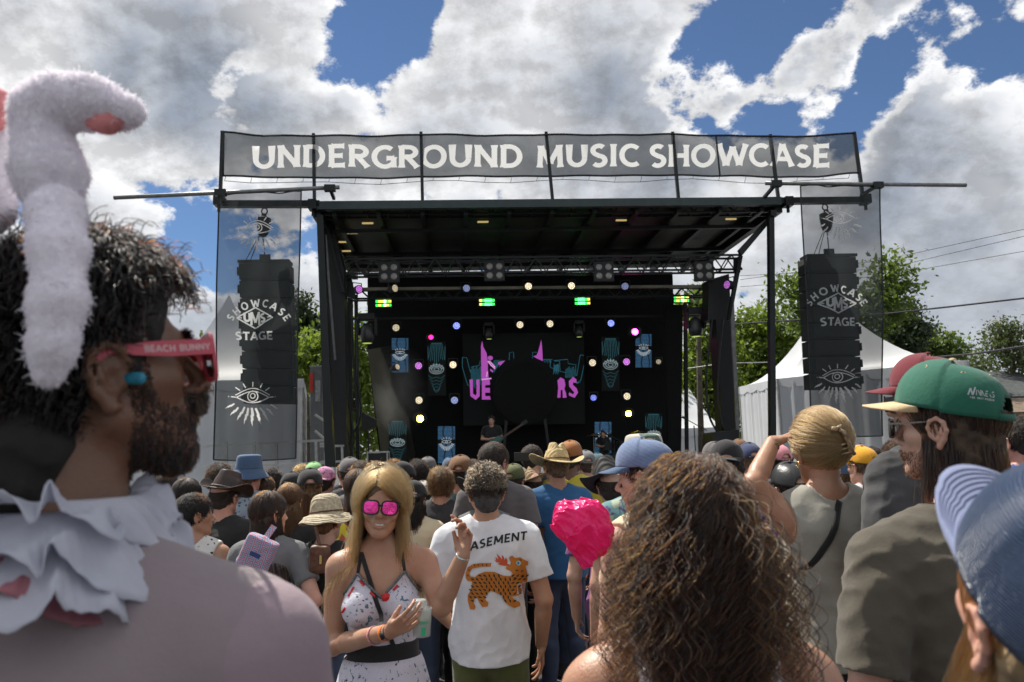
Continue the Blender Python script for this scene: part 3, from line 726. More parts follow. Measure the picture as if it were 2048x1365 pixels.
for a in ((718, 579, 3.7, PU, 1.6, 'purple dotted stage light, first from the left on the upper rail', .098, (35, 0)),
          (790, 577, 3.7, WH, 1.0, 'dim white dotted stage light tilted to the left on the upper rail', .098, (40, 0)),
          (933, 577, 3.7, VI, 1.0, 'dim blue dotted stage light above the left green light bar', .098, (10, 0)),
          (1057, 573, 3.7, WH, 2.4, 'bright warm white stage light, left one of two on the upper rail'),
          (1143, 572, 3.7, WH, 2.4, 'bright warm white stage light, right one of two on the upper rail'),
          (1250, 573, 3.7, VI, .8, 'dim blue dotted stage light right of the bright pair on the upper rail', .098, (-15, 0)),
          (1412, 572, 3.7, WH, .5, 'dim white stage light turned sideways at the right roof corner', .098, (-50, 0)),
          (1454, 570, 1.2, PU, .9, 'purple stage light turned sideways at the far right column', .098, (-60, 0)),
          (792, 656, 4.7, WH, 1.2, 'dim warm stage light over the left blue video panel'),
          (913, 652, 4.7, BL, 3.2, 'bright blue stage light left of the LED screen top'),
          (1040, 650, 4.7, WH, 2.0, 'warm white stage light over the LED screen, left of the pair'),
          (1100, 648, 4.7, WH, 2.0, 'warm white stage light over the LED screen, right of the pair'),
          (1222, 647, 4.7, BL, 3.2, 'bright blue stage light beside the pink star light'),
          (1339, 644, 4.7, WH, .9, 'dim warm stage light near the right curtain top'),
          (795, 734, 4.5, WH, 1.0, 'small white stage light under the left blue video panel', .08, (45, -10)),
          (837, 732, 4.5, PU, 1.8, 'purple stage light left of the left teal video panel'),
          (906, 730, 4.5, WH, 2.4, 'warm white stage light right of the left teal video panel'),
          (1185, 726, 4.5, WH, 1.8, 'warm white stage light left of the right teal video panel'),
          (1253, 724, 4.5, PU, 1.8, 'purple stage light right of the right teal video panel'),
          (1317, 724, 4.5, WH, .7, 'dim stage light right of the right blue video panel', .07, (-20, 0)),
          (838, 801, 4.5, WH, 2.0, 'warm white stage light above the left yellow star light'),
          (909, 801, 4.5, VI, 1.3, 'small blue stage light left of the screen letters'),
          (1187, 796, 4.5, BL, 2.0, 'blue stage light right of the screen letters', .085, (-15, 0)),
          (1254, 793, 4.5, WH, 2.0, 'warm white stage light above the right yellow star light')):
    par_light(*a)
def beam(x, y, v, colr, s, r, label):
    p = SP(x, y, v); pr = empty('beam_light', SW(p), YAW, label, 'stage light', 'glaring star shaped stage lights')
    MB().rev([(r*1.2, .3), (r*2, .22), (r*2.2, .02), (r*1.1, .0)], (0, 0, 0), 14, 'y').build('housing', black_paint, pr, smooth=True)
    MB().rev([(r, -.004), (r*.6, -.012), (r*.01, -.016)], (0, 0, 0), 14, 'y', False).build('lens', glow('beam_%d_%d_%d' % (colr[1]*100, colr[2]*100, s), colr, s), pr)
beam(840, 838, 4.2, (1, .92, .05), 25, .085, 'glaring yellow stage light on the left below the smoke')
beam(1257, 828, 4.2, (1, .92, .05), 25, .075, 'glaring yellow stage light on the right above the drums')
beam(1270, 664, 4.4, (1, .03, .35), 22, .085, 'glaring pink stage light above the right blue video panel')
beam(862, 675, 4.4, (1, .02, .25), 2.5, .06, 'small red stage light above the left teal video panel')
def strobe(x, y, v, hot, label):
    p = SP(x, y, v); pr = empty('strobe_light', SW(p), YAW, label, 'light bar', 'green and yellow strobe bars')
    MB().box((0, .08, 0), (.44, .14, .2)).build('housing', black_paint, pr, bevel=.01)
    for row in (-1, 1):
        for k in range(6):
            gcol = k in ((0, 3, 4) if row > 0 else (0, 2, 5)) if not hot else k not in ((0,) if hot == 1 else (5,))
            c_ = (.05, 1, .12) if gcol else (1, .75, .1)
            st = 6 if (hot and k in ((2, 3, 4) if hot == 1 else (1, 2, 3))) else 1.5
            if not hot and k == 3: st = 3; c_ = (.9, 1, .5)
            MB().box((-.165+.066*k, .005, row*.05), (.062, .012, .06)).build('cell', glow('cell_%d_%d' % (int(gcol)+2*(c_[0] > .8 and not gcol) + 5*(c_[2] == .5), st*10), c_, st), pr)
for a in ((767, 607, 3.9, 0, 'green and yellow strobe bar furthest from the curtain above the blue video panel'), (974, 605, 3.9, 1, 'brightly glaring green strobe bar left of centre under the rail'),
          (1165, 603, 3.9, 2, 'brightly glaring green strobe bar right of centre under the rail'), (1363, 598, 3.9, 0, 'green and yellow strobe bar at the right opening of the stage')): strobe(*a)
bulb = mat('bulb_glass', (.42, .41, .38), .25, var=.1)
def blinder(x, y, v, label):
    p = SP(x, y, v); pr = empty('blinder_light', SW(p), YAW, label, 'blinder light', 'four lamp blinders on the roof truss')
    MB().box((0, .06, 0), (.46, .1, .46)).build('housing', black_paint, pr, bevel=.01)
    for a in (-1, 1):
        for b in (-1, 1):
            MB().rev([(.075, .008), (.066, -.008), (.03, -.02), (.005, -.024)], (a*.108, 0, b*.104), 14, 'y', False).build('bulb', bulb, pr, smooth=True)
for x, y, l in ((778, 544, 'first four lamp blinder from the left on the roof truss'), (989, 542, 'second four lamp blinder from the left on the roof truss'), (1208, 543, 'third four lamp blinder from the left on the roof truss'), (1409, 542, 'last four lamp blinder on the right end of the roof truss')):
    blinder(x, y, 1.35, l)
def mover(x, y, v, s, label):
    p = SP(x, y, v); pr = empty('moving_head_light', SW(p), YAW, label, 'moving light', 'moving head lights under the trusses')
    MB().box((0, 0, .36*s), (.34*s, .26*s, .14*s)).build('base', black_paint, pr, bevel=.01)
    for t_ in (-1, 1): MB().box((t_*.19*s, 0, .15*s), (.06*s, .2*s, .36*s)).build('yoke_arm', black_paint, pr, bevel=.01)
    MB().rev([(.07*s, .22*s), (.15*s, .12*s), (.16*s, -.06*s), (.12*s, -.2*s), (.10*s, -.2*s)], (0, 0, 0), 14).build('head', mat('mover_head', (.05, .052, .05), .35, var=.1), pr, smooth=True)
    MB().rev([(.10*s, -.205*s), (.01, -.21*s)], (0, 0, 0), 12, 'z', False).build('lens', glow('mover_lens', (.7, .9, .2), .5), pr)
mover(734, 668, 2.4, 1.1, 'moving head light hanging in the left stage opening')
mover(1391, 655, 2.4, 1.1, 'moving head light hanging in the right stage opening')
mover(978, 668, 4.9, .7, 'dark moving head light above the screen left corner')
mover(1158, 664, 4.9, .7, 'dark moving head light above the screen right corner')
# faint stage smoke
smk = bpy.data.materials.new('smoke'); smk.use_nodes = True; nt = smk.node_tree; N = nt.nodes; L = nt.links; N.remove(N['Principled BSDF'])
pv = N.new('ShaderNodeVolumePrincipled'); pv.inputs['Color'].default_value = (.8, .8, .78, 1)
tc = N.new('ShaderNodeTexCoord'); n = N.new('ShaderNodeTexNoise'); n.inputs['Scale'].default_value = 1.1; n.inputs['Detail'].default_value = 3; L.new(tc.outputs['Object'], n.inputs['Vector'])
gr = N.new('ShaderNodeTexGradient'); gr.gradient_type = 'SPHERICAL'; mp = N.new('ShaderNodeMapping'); L.new(tc.outputs['Object'], mp.inputs['Vector']); mp.inputs['Scale'].default_value = (1/.75, 1/.9, 1/1.15); L.new(mp.outputs[0], gr.inputs[0])
rp = N.new('ShaderNodeMapRange'); rp.inputs['From Min'].default_value = .4; rp.inputs['From Max'].default_value = .75; L.new(n.outputs['Fac'], rp.inputs['Value'])
mu = N.new('ShaderNodeMath'); mu.operation = 'MULTIPLY'; L.new(rp.outputs[0], mu.inputs[0]); L.new(gr.outputs['Fac'], mu.inputs[1])
mu2 = N.new('ShaderNodeMath'); mu2.operation = 'MULTIPLY'; L.new(mu.outputs[0], mu2.inputs[0]); mu2.inputs[1].default_value = .65; L.new(mu2.outputs[0], pv.inputs['Density'])
L.new(pv.outputs[0], N['Material Output'].inputs['Volume'])
p = SP(800, 780, 2.6); o = MB().box((0, 0, 0), (1.5, 1.8, 2.3)).build('smoke', smk); o.location = SW(p); o.rotation_euler.z = YAW
tag(o, 'thin pale smoke drifting at the left side of the stage', 'smoke', kind='stuff')
# small gear on the stage
def mic_stand(x, y, v, label, boom=1):
    p = SP(x, y, v); z = p[2]-DECK; pr = empty('microphone_stand', SW((p[0], v, DECK)), YAW, label, 'microphone stand')
    M_ = MB().tube([(0, 0, .05), (0, 0, z)], .012, 6)
    for k in range(3): M_.tube([(0, 0, .12), (.3*math.cos(k*2.1), .3*math.sin(k*2.1), 0)], .01, 5)
    M_.build('stand', black_paint, pr); MB().tube([(-.18*boom, 0, z+.16), (.3*boom, 0, z-.12)], .01, 5).build('boom', black_paint, pr)
    MB().tube([(-.18*boom, 0, z+.16), (-.27*boom, 0, z+.22)], [.018, .03], 8).build('microphone', dark_metal, pr)
mic_stand(1388, 852, 2.2, 'microphone stand in the right opening before the white tent')
mic_stand(1228, 880, 3.2, 'microphone stand beside the drums')
case = empty('equipment_case', SW(SP(757, 917, 2.2)), YAW, 'flight case with silver edges at the left of the stage', 'flight case')
MB().box((0, 0, -.05), (.44, .5, .34)).build('box', black_paint, case)
M_ = MB()
for a in (-.22, .22):
    for b in (-.25, .25): M_.bar((a, b, -.22), (a, b, .14), .03)
for b in (-.25, .25): M_.bar((-.22, b, .14), (.22, b, .14), .03)
M_.build('edge_trim', pale_metal, case)
mon = empty('loudspeaker', SW(SP(735, 845, 3.0)), YAW, 'small black loudspeaker on a pole at the left of the stage', 'loudspeaker')
pts = [(-.14, 0, -.2), (.22, 0, -.1), (.22, 0, .05), (-.14, 0, .25)]
o = MB().prism([Vector(p) for p in pts], (0, .35, 0)).build('cabinet', black_paint, mon, bevel=.01); fix_normals(o.data)
MB().tube([(0, .15, -.2), (0, .15, DECK-mon.location.z)], .02, 8).build('pole', black_paint, mon)
# drum kit
dk = empty('drum_kit', SW((SP(1235, 900, 3.9)[0], 3.9, DECK)), YAW, 'drum kit with cymbals in the dark right part of the stage', 'drum kit')
MB().rev([(.28, -.2), (.29, -.18), (.29, .18), (.28, .2)], (0, 0, .29), 24, 'y').build('bass_drum', dark_metal, dk, smooth=False)
for x, z in ((-.25, .62), (.15, .64)): MB().rev([(.15, 0), (.15, .2)], (x, .05, z), 20).build('tom', dark_metal, dk)
for x, z in ((-.6, 1.0), (.55, 1.05), (.75, .75)):
    MB().rev([(.2, 0), (.06, .02), (.02, .045)], (x, 0, z), 20, 'z', False).build('cymbal', mat('brass', (.5, .36, .12), .35, .9, var=.1), dk, smooth=True)
    MB().tube([(x, 0, 0), (x, 0, z)], .012, 6).build('cymbal_stand', grey_metal, dk)
# ------------------------------------------------------------------ tents
tent_white = mat('tent_vinyl', (.66, .68, .70), .45, var=.06, vs=.8, transl=.12)
def tent(A, B, C, zt, apex_h, label, pw=1.7, wall=True, valance=.28, wallskip=()):
    """A,B front corners, C rear corner next to A (ground points)"""
    A, B, C = (Vector((p[0], p[1], 0)) for p in (A, B, C)); D = B+(C-A)
    ctr = (A+B+C+D)/4; pr = empty('tent', ctr, 0, label, 'tent'); n = 14; vs = []; cs = [A, B, D, C]
    rel = [q-ctr for q in cs]; M_ = MB()
    for k in range(4):
        a, b = rel[k], rel[(k+1) % 4]; vs = []
        for i in range(n+1):
            t = i/n
            for j in range(9):
                e = a.lerp(b, j/8); p = e*(1-t); h = zt+apex_h*(t**pw)-.10*math.sin(math.pi*j/8)*(1-t)*0+(-.0); vs.append((p.x, p.y, h-.06*math.sin(math.pi*j/8)*math.sin(math.pi*t)))
        M_.add(vs, [(i*9+j, i*9+j+1, (i+1)*9+j+1, (i+1)*9+j) for i in range(n) for j in range(8)])
    M_.build('roof', tent_white, pr, smooth=True)
    v = MB()
    for k in range(4):
        a, b = rel[k]*1.004, rel[(k+1) % 4]*1.004; q = []
        for j in range(13):
            e = a.lerp(b, j/12); dz = valance*(.75+.25*abs(math.sin(j*math.pi/3))) ; q += [(e.x, e.y, zt+.005), (e.x, e.y, zt-dz)]
        v.add(q, [(2*j, 2*j+2, 2*j+3, 2*j+1) for j in range(12)])
    v.build('valance', tent_white, pr)
    for q in rel: MB().tube([(q.x*.985, q.y*.985, 0), (q.x*.985, q.y*.985, zt)], .05, 8).build('pole', pale_metal, pr)
    if wall:
        for k in range(4):
            if k in wallskip: continue
            a, b = rel[k]*.99, rel[(k+1) % 4]*.99; q = []; m_ = 40; ax = (b-a).normalized(); nn = Vector((ax.y, -ax.x, 0))
            for j in range(m_+1):
                e = a.lerp(b, j/m_)+nn*.03*math.sin(j*1.9)*math.sin(j*.37); q += [(e.x, e.y, zt-.1), (e.x, e.y, .02)]
            MB().add(q, [(2*j, 2*j+2, 2*j+3, 2*j+1) for j in range(m_)]).build('wall', tent_white, pr, smooth=True)
    return pr
def gp(x, Y):
    p = P(x, 880, Y); return (p.x, p.y)
tent(gp(250, 19), gp(607, 19.6), gp(330, 24), 3.45, 2.6, 'white pole tent left of the stage behind the hanging banner', 1.9, wallskip=(1,))
tent(gp(1562, 23.5), gp(1953, 19), gp(1484, 27), 3.35, 2.4, 'large white pole tent right of the stage behind the hanging banner', 1.9)
tent(gp(1330, 34), gp(1452, 34), gp(1325, 40), 1.75+.35, 1.9, 'small white tent seen through the right stage opening', 1.5, valance=.4)
tent(gp(1484, 40), gp(1543, 40), gp(1490, 44), 2.35, 1.1, 'small white tent far behind between the stage and the large tent', 1.5, wall=False)
# curtain and poles at the open side of the left tent
cu = empty('drape', P(668, 880, 20.5)*1, 0, 'gathered white drape at the open corner of the left tent', 'drape'); cu.location.z = 0
vs = []
for j in range(25):
    x = -.35+.022*j; y = .08*math.sin(j*1.4)
    for i in range(13):
        z = 3.1*i/12; s = 1-.55*math.exp(-((z-1.4)/.55)**2); vs.append((x*s+.1*(1-s)-.2, y*s-.3, z))
MB().add(vs, [(j*13+i, (j+1)*13+i, (j+1)*13+i+1, j*13+i+1) for j in range(24) for i in range(12)]).build('cloth', tent_white, cu, smooth=True)
# ------------------------------------------------------------------ scaffold rails in front of the left tent
sc = empty('guard_rail', P(560, 900, 17.6)*1, YAW, 'grey steel guard rails in front of the left tent wall', 'guard rail'); sc.location.z = 0
iv = sc.matrix_basis.inverted()
def loc(px, py, Y, o): return o.matrix_basis.inverted() @ P(px, py, Y)
for a, b in (((405, 893), (648, 881)), ((405, 935), (690, 925)), ((640, 888), (688, 886))):
    MB().bar(loc(*a, 17.6, sc), loc(*b, 17.6, sc), .05).build('rail', pale_metal, sc)
for x in (452, 508, 552, 632): MB().bar(loc(x, 884, 17.6, sc), loc(x+2, 960, 17.6, sc), .06).build('upright', pale_metal, sc)
st = empty('stair', P(660, 900, 17)*1, YAW, 'open metal stair frame beside the left stage column', 'stair'); st.location.z = 0
for a, b in (((622, 882), (668, 880)), ((640, 893), (688, 892)), ((651, 905), (651, 960)), ((668, 890), (670, 960)), ((640, 925), (690, 923)), ((684, 893), (686, 960)), ((630, 830), (648, 842)), ((630, 862), (648, 878))):
    MB().bar(loc(*a, 17.0, st), loc(*b, 17.0, st), .045).build('bar', pale_metal, st)
cab = empty('cabinet', P(637, 880, 19)*1, YAW, 'tall grey box with a red strip beside the left tent', 'cabinet'); cab.location.z = 0
c0, c1 = loc(618, 720, 19, cab), loc(641, 790, 19, cab)
MB().box(((c0.x+c1.x)/2+.03, .2, 1.95), (c1.x-c0.x, .4, 3.5)).build('body', mat('cab_grey', (.16, .17, .17), .5, var=.1), cab, bevel=.01)
MB().box((c0.x+.06, -.015, 3.3), (.09, .02, .45)).build('red_strip', mat('sign_red', (.6, .05, .03), .5, var=.05), cab)
MB().box((c1.x-.06, -.015, 3.1), (.12, .02, .5)).build('notice', mat('notice_grey', (.4, .4, .4), .5, var=.2, vs=20), cab)

# ------------------------------------------------------------------ trees
def leafmat(name, c1, c2, tl=.35):
    mt = bpy.data.materials.new(name); mt.use_nodes = True; nt = mt.node_tree; N, L = nt.nodes, nt.links; b = N['Principled BSDF']; b.inputs['Roughness'].default_value = .55
    tc = N.new('ShaderNodeTexCoord'); n = N.new('ShaderNodeTexNoise'); n.inputs['Scale'].default_value = 2.4; n.inputs['Detail'].default_value = 6; L.new(tc.outputs['Object'], n.inputs['Vector'])
    cr = N.new('ShaderNodeMapRange'); cr.inputs['From Min'].default_value = .35; cr.inputs['From Max'].default_value = .65; L.new(n.outputs['Fac'], cr.inputs['Value'])
    mx = N.new('ShaderNodeMix'); mx.data_type = 'RGBA'; mx.inputs[6].default_value = (*c1, 1); mx.inputs[7].default_value = (*c2, 1); L.new(cr.outputs[0], mx.inputs[0]); L.new(mx.outputs[2], b.inputs['Base Color'])
    tr = N.new('ShaderNodeBsdfTranslucent'); hs = N.new('ShaderNodeMix'); hs.data_type = 'RGBA'; hs.inputs[0].default_value = .5; L.new(mx.outputs[2], hs.inputs[6]); hs.inputs[7].default_value = (.22, .30, .03, 1); L.new(hs.outputs[2], tr.inputs[0])
    ms = N.new('ShaderNodeMixShader'); ms.inputs[0].default_value = tl; L.new(b.outputs[0], ms.inputs[1]); L.new(tr.outputs[0], ms.inputs[2]); L.new(ms.outputs[0], N['Material Output'].inputs[0])
    return mt
bark = mat('bark', (.10, .08, .06), .9, var=.3, vs=6, bump=.5, bs=30)
LM = {'mid': leafmat('leaf_mid', (.07, .12, .025), (.12, .18, .035), .45), 'dark': leafmat('leaf_dark', (.022, .045, .016), (.04, .07, .025), .15), 'yellow': leafmat('leaf_yellow', (.11, .17, .025), (.20, .27, .04), .55), 'olive': leafmat('leaf_olive', (.06, .085, .03), (.09, .115, .04), .25)}
def tree(name, blobs, Y, kind, leaf, dens, label, per=40, spread=.42, bare=0):
    base = sum(b[0] for b in blobs)/len(blobs); b0 = P(base, 900, Y); pr = empty(name, (b0.x, b0.y, 0), 0, label, 'tree', 'trees behind the stage')
    rg = np.random.default_rng(int(base*7+Y)); C_, Rr = [], []
    for (x, y, r) in blobs:
        c = P(x, y, Y)-Vector((b0.x, b0.y, 0)); rr = r*Y/F; C_.append(c); Rr.append(rr)
    pts = []
    for c, rr in zip(C_, Rr):
        n = max(6, int(dens*rr*rr*rr**.3)); d = rg.normal(size=(n, 3)); d /= np.linalg.norm(d, axis=1)[:, None]
        rad = rr*(rg.random(n)**.45)*(1+.16*rg.normal(size=n)); q = np.array(c)+d*rad[:, None]*np.array([1, .9, 1]); pts.append(q)
    cl = np.concatenate(pts); cl = cl[cl[:, 2] > .8]
    n = len(cl)*per; cc = np.repeat(cl, per, 0)+rg.normal(size=(n, 3))*spread*np.array([1, 1, .7])
    if kind == 'dark': cc += 0
    a = rg.normal(size=(n, 3)); a /= np.linalg.norm(a, axis=1)[:, None]; b = rg.normal(size=(n, 3)); b -= a*(a*b).sum(1)[:, None]; b /= np.linalg.norm(b, axis=1)[:, None]
    s = leaf*(.6+.8*rg.random(n))[:, None]
    V = np.stack([cc-a*s, cc+b*s*.5, cc+a*s, cc-b*s*.5], 1).reshape(-1, 3); Fq = np.arange(n*4).reshape(-1, 4)
    link('crown', mesh_np('crown', V, Fq, False), LM[kind], pr)
    M_ = MB(); low = min(C_, key=lambda c: c.z); top = max(C_, key=lambda c: c.z); tr_ = .012*Y*.35
    M_.tube([(0, 0, 0), (0.1, 0, low.z*.5), low.lerp(top, .25), low.lerp(top, .8)], [tr_, tr_*.85, tr_*.6, tr_*.2], 8)
    M_.build('trunk', bark, pr, smooth=True)
    lb = MB()
    for c, rr in zip(C_, Rr):
        s0 = low.lerp(top, .1+.2*rg.random()); s0 = Vector((s0.x*.5, s0.y*.5, s0.z))
        lb.tube([s0, s0.lerp(c, .5)+Vector((0, 0, rr*.2)), c], [tr_*.45, tr_*.25, tr_*.08], 5)
        for k in range(5+bare*14):
            d = Vector(rg.normal(size=3)).normalized(); d.z = abs(d.z); lb.tube([c, c+d*rr*.55, c+d*rr*(.9+.3*bare)+Vector((0, 0, rr*.1))], [tr_*.1, tr_*.05, .01], 4)
    lb.build('limb', bark, pr)
tree('broadleaf_tree', [(1612, 560, 26), (1600, 600, 32), (1580, 570, 16), (1632, 645, 45), (1770, 555, 26), (1790, 530, 16), (1745, 600, 42), (1806, 580, 16), (1700, 660, 60), (1780, 630, 30), (1790, 570, 14)], 36, 'mid', .13, 26, 'tall loose broadleaf tree behind the right hanging banner')
tree('pine_tree', [(1812, 628, 26), (1790, 650, 34), (1832, 670, 30), (1808, 680, 40), (1775, 690, 30)], 40, 'dark', .12, 60, 'dense dark conifer over the large white tent roof', 30, .3)
tree('broadleaf_tree', [(1500, 640, 26), (1530, 668, 38), (1490, 700, 46), (1560, 700, 44), (1590, 660, 30), (1520, 740, 50), (1465, 650, 26), (1580, 740, 50), (1540, 620, 16), (1500, 800, 50)], 42, 'yellow', .14, 26, 'bright yellow green tree between the stage and the right tent')
tree('broadleaf_tree', [(1410, 690, 46), (1390, 760, 50), (1440, 780, 46), (1400, 640, 22), (1450, 700, 30), (1380, 840, 40), (1440, 850, 40)], 38, 'yellow', .14, 26, 'yellow green tree filling the right stage opening')
tree('broadleaf_tree', [(1400, 600, 16), (1390, 615, 14), (1415, 590, 10)], 34, 'mid', .14, 60, 'spiky green treetop showing under the right roof corner')
tree('broadleaf_tree', [(1862, 690, 26), (1885, 700, 26), (1905, 712, 18), (1840, 700, 22), (1895, 690, 14)], 44, 'mid', .13, 40, 'low round green tree right of the dark conifer')
tree('broadleaf_tree', [(1930, 735, 26), (1965, 740, 16)], 52, 'olive', .14, 30, 'small olive bush behind the dark roof end')
tree('broadleaf_tree', [(1990, 668, 16), (2012, 655, 14), (2030, 675, 18), (2000, 700, 28), (2035, 720, 34), (2044, 668, 12)], 46, 'olive', .12, 26, 'sparse tree with bare twigs at the right picture edge', bare=1)
tree('pine_tree', [(604, 598, 15), (600, 620, 20), (598, 650, 24), (622, 645, 22), (640, 672, 26), (610, 680, 30)], 36, 'dark', .12, 70, 'dark conifer between the left banner and the stage column', 30, .26)
tree('broadleaf_tree', [(640, 720, 44), (600, 735, 40), (668, 700, 26), (630, 690, 20), (600, 700, 26), (690, 760, 40)], 33, 'yellow', .13, 30, 'bright green tree behind the left stage column')
tree('broadleaf_tree', [(712, 700, 36), (730, 760, 44), (705, 800, 40), (730, 860, 44), (700, 660, 22), (690, 880, 40), (760, 700, 30)], 32, 'yellow', .13, 30, 'green tree seen through the left stage opening')
tree('broadleaf_tree', [(428, 692, 10), (436, 700, 9), (420, 700, 10)], 40, 'mid', .13, 90, 'scrap of green treetop beside the sunglasses')

# ------------------------------------------------------------------ houses on the right
def house(x0, x1, yr, ye, Y, dep, wallc, roofm, label, side=''):
    a, b = P(x0, ye, Y), P(x1, ye, Y); zr = P((x0+x1)/2, yr, Y+dep/2).z; ze = a.z; pr = empty('house', (a.x, a.y, 0), 0, label, 'house')
    w = (b.x-a.x); dz = zr-ze
    MB().box((w/2, dep/2, ze/2-.05), (w-.6, dep-.6, ze-.1)).build('wall', wallc, pr)
    M_ = MB(); M_.add([(0, 0, ze), (w, 0, ze), (w, dep/2, zr), (0, dep/2, zr), (0, dep, ze), (w, dep, ze)], [(0, 1, 2, 3), (3, 2, 5, 4), (0, 3, 4), (1, 5, 2)])
    o = M_.build('roof', roofm, pr); sdm = o.modifiers.new('thick', 'SOLIDIFY'); sdm.thickness = .14
    for k in range(3):
        f = MB().box((w*(.2+.3*k), .27, ze*.55), (1.0, .06, 1.1)).build('window', mat('house_glass', (.04, .05, .06), .15, var=.05), pr)
        MB().box((w*(.2+.3*k), .24, ze*.55+.58), (1.2, .04, .08)).box((w*(.2+.3*k), .24, ze*.55-.58), (1.2, .04, .08)).build('frame', tent_white, f)
def shingle(name, c, s):
    mt = mat(name, c, .9, var=.0); nt = mt.node_tree; N, L = nt.nodes, nt.links; tc = N.new('ShaderNodeTexCoord'); br = N.new('ShaderNodeTexBrick'); br.inputs['Scale'].default_value = s
    mp = N.new('ShaderNodeMapping'); L.new(tc.outputs['Object'], mp.inputs[0]); L.new(mp.outputs[0], br.inputs[0])
    br.inputs['Color1'].default_value = (*c, 1); br.inputs['Color2'].default_value = (*[k*.6 for k in c], 1); br.inputs['Mortar'].default_value = (*[k*.3 for k in c], 1); L.new(br.outputs[0], N['Principled BSDF'].inputs[0]); return mt
house(1940, 2140, 742, 796, 42, 9, mat('siding_grey', (.3, .31, .32), .8, var=.1), shingle('shingle_dark', (.09, .10, .10), 2.2), 'house with a dark grey shingle roof right of the large tent')
house(1985, 2160, 795, 826, 30, 6, mat('siding_white', (.62, .63, .62), .7, var=.08), shingle('shingle_brown', (.22, .16, .11), 2.2), 'lower house with a brown shingle roof at the right picture edge')
# ------------------------------------------------------------------ power line
up = empty('utility_pole', P(1388, 880, 44)*1, 0, 'weathered wooden utility pole seen through the right stage opening', 'utility pole'); up.location.z = 0
MB().tube([(0, 0, 0), (0, 0, P(1388, 735, 44).z)], [.17, .13], 10).build('pole', mat('weathered_wood', (.16, .15, .14), .9, var=.3, vs=5), up)
MB().box((0, 0, P(1388, 742, 44).z), (1.8, .1, .12)).build('crossarm', mat('weathered_wood', (.16, .15, .14)), up)
wirem = mat('wire_black', (.03, .03, .035), .5, var=0); wirel = mat('wire_pale', (.3, .3, .3), .4, .4, var=0)
def wire(pts, Ya, Yb, r, label, mt=wirem):
    n = len(pts); q = [P(x, y, Ya+(Yb-Ya)*i/(n-1)) for i, (x, y) in enumerate(pts)]; f = []
    for i in range(n-1):
        for k in range(6): f.append(q[i].lerp(q[i+1], k/6))
    tag(MB().tube(f+[q[-1]], r, 5).build('power_line', mt), label, 'power line', 'power lines over the right side')
wire([(1480, 560), (1770, 520), (2048, 459), (2200, 425)], 60, 45, .018, 'thin power line, highest of those in the right sky')
wire([(1480, 552), (1770, 538), (2048, 473), (2200, 440)], 60, 45, .018, 'thin power line, second from the top in the right sky')
wire([(1480, 574), (1770, 552), (2048, 503), (2200, 475)], 60, 45, .018, 'thin power line, third from the top in the right sky')
wire([(1370, 652), (1480, 648), (1600, 640), (1770, 628), (1900, 614), (2048, 597), (2200, 580)], 30, 24, .03, 'thick twisted power line crossing behind the right banner')
wire([(1870, 715), (1950, 708), (2048, 693), (2200, 672)], 30, 24, .035, 'thick double power line just over the tent corner')
wire([(1370, 738), (1450, 727), (1545, 725)], 32, 30, .02, 'pale cable between the pole and the tent', wirel)
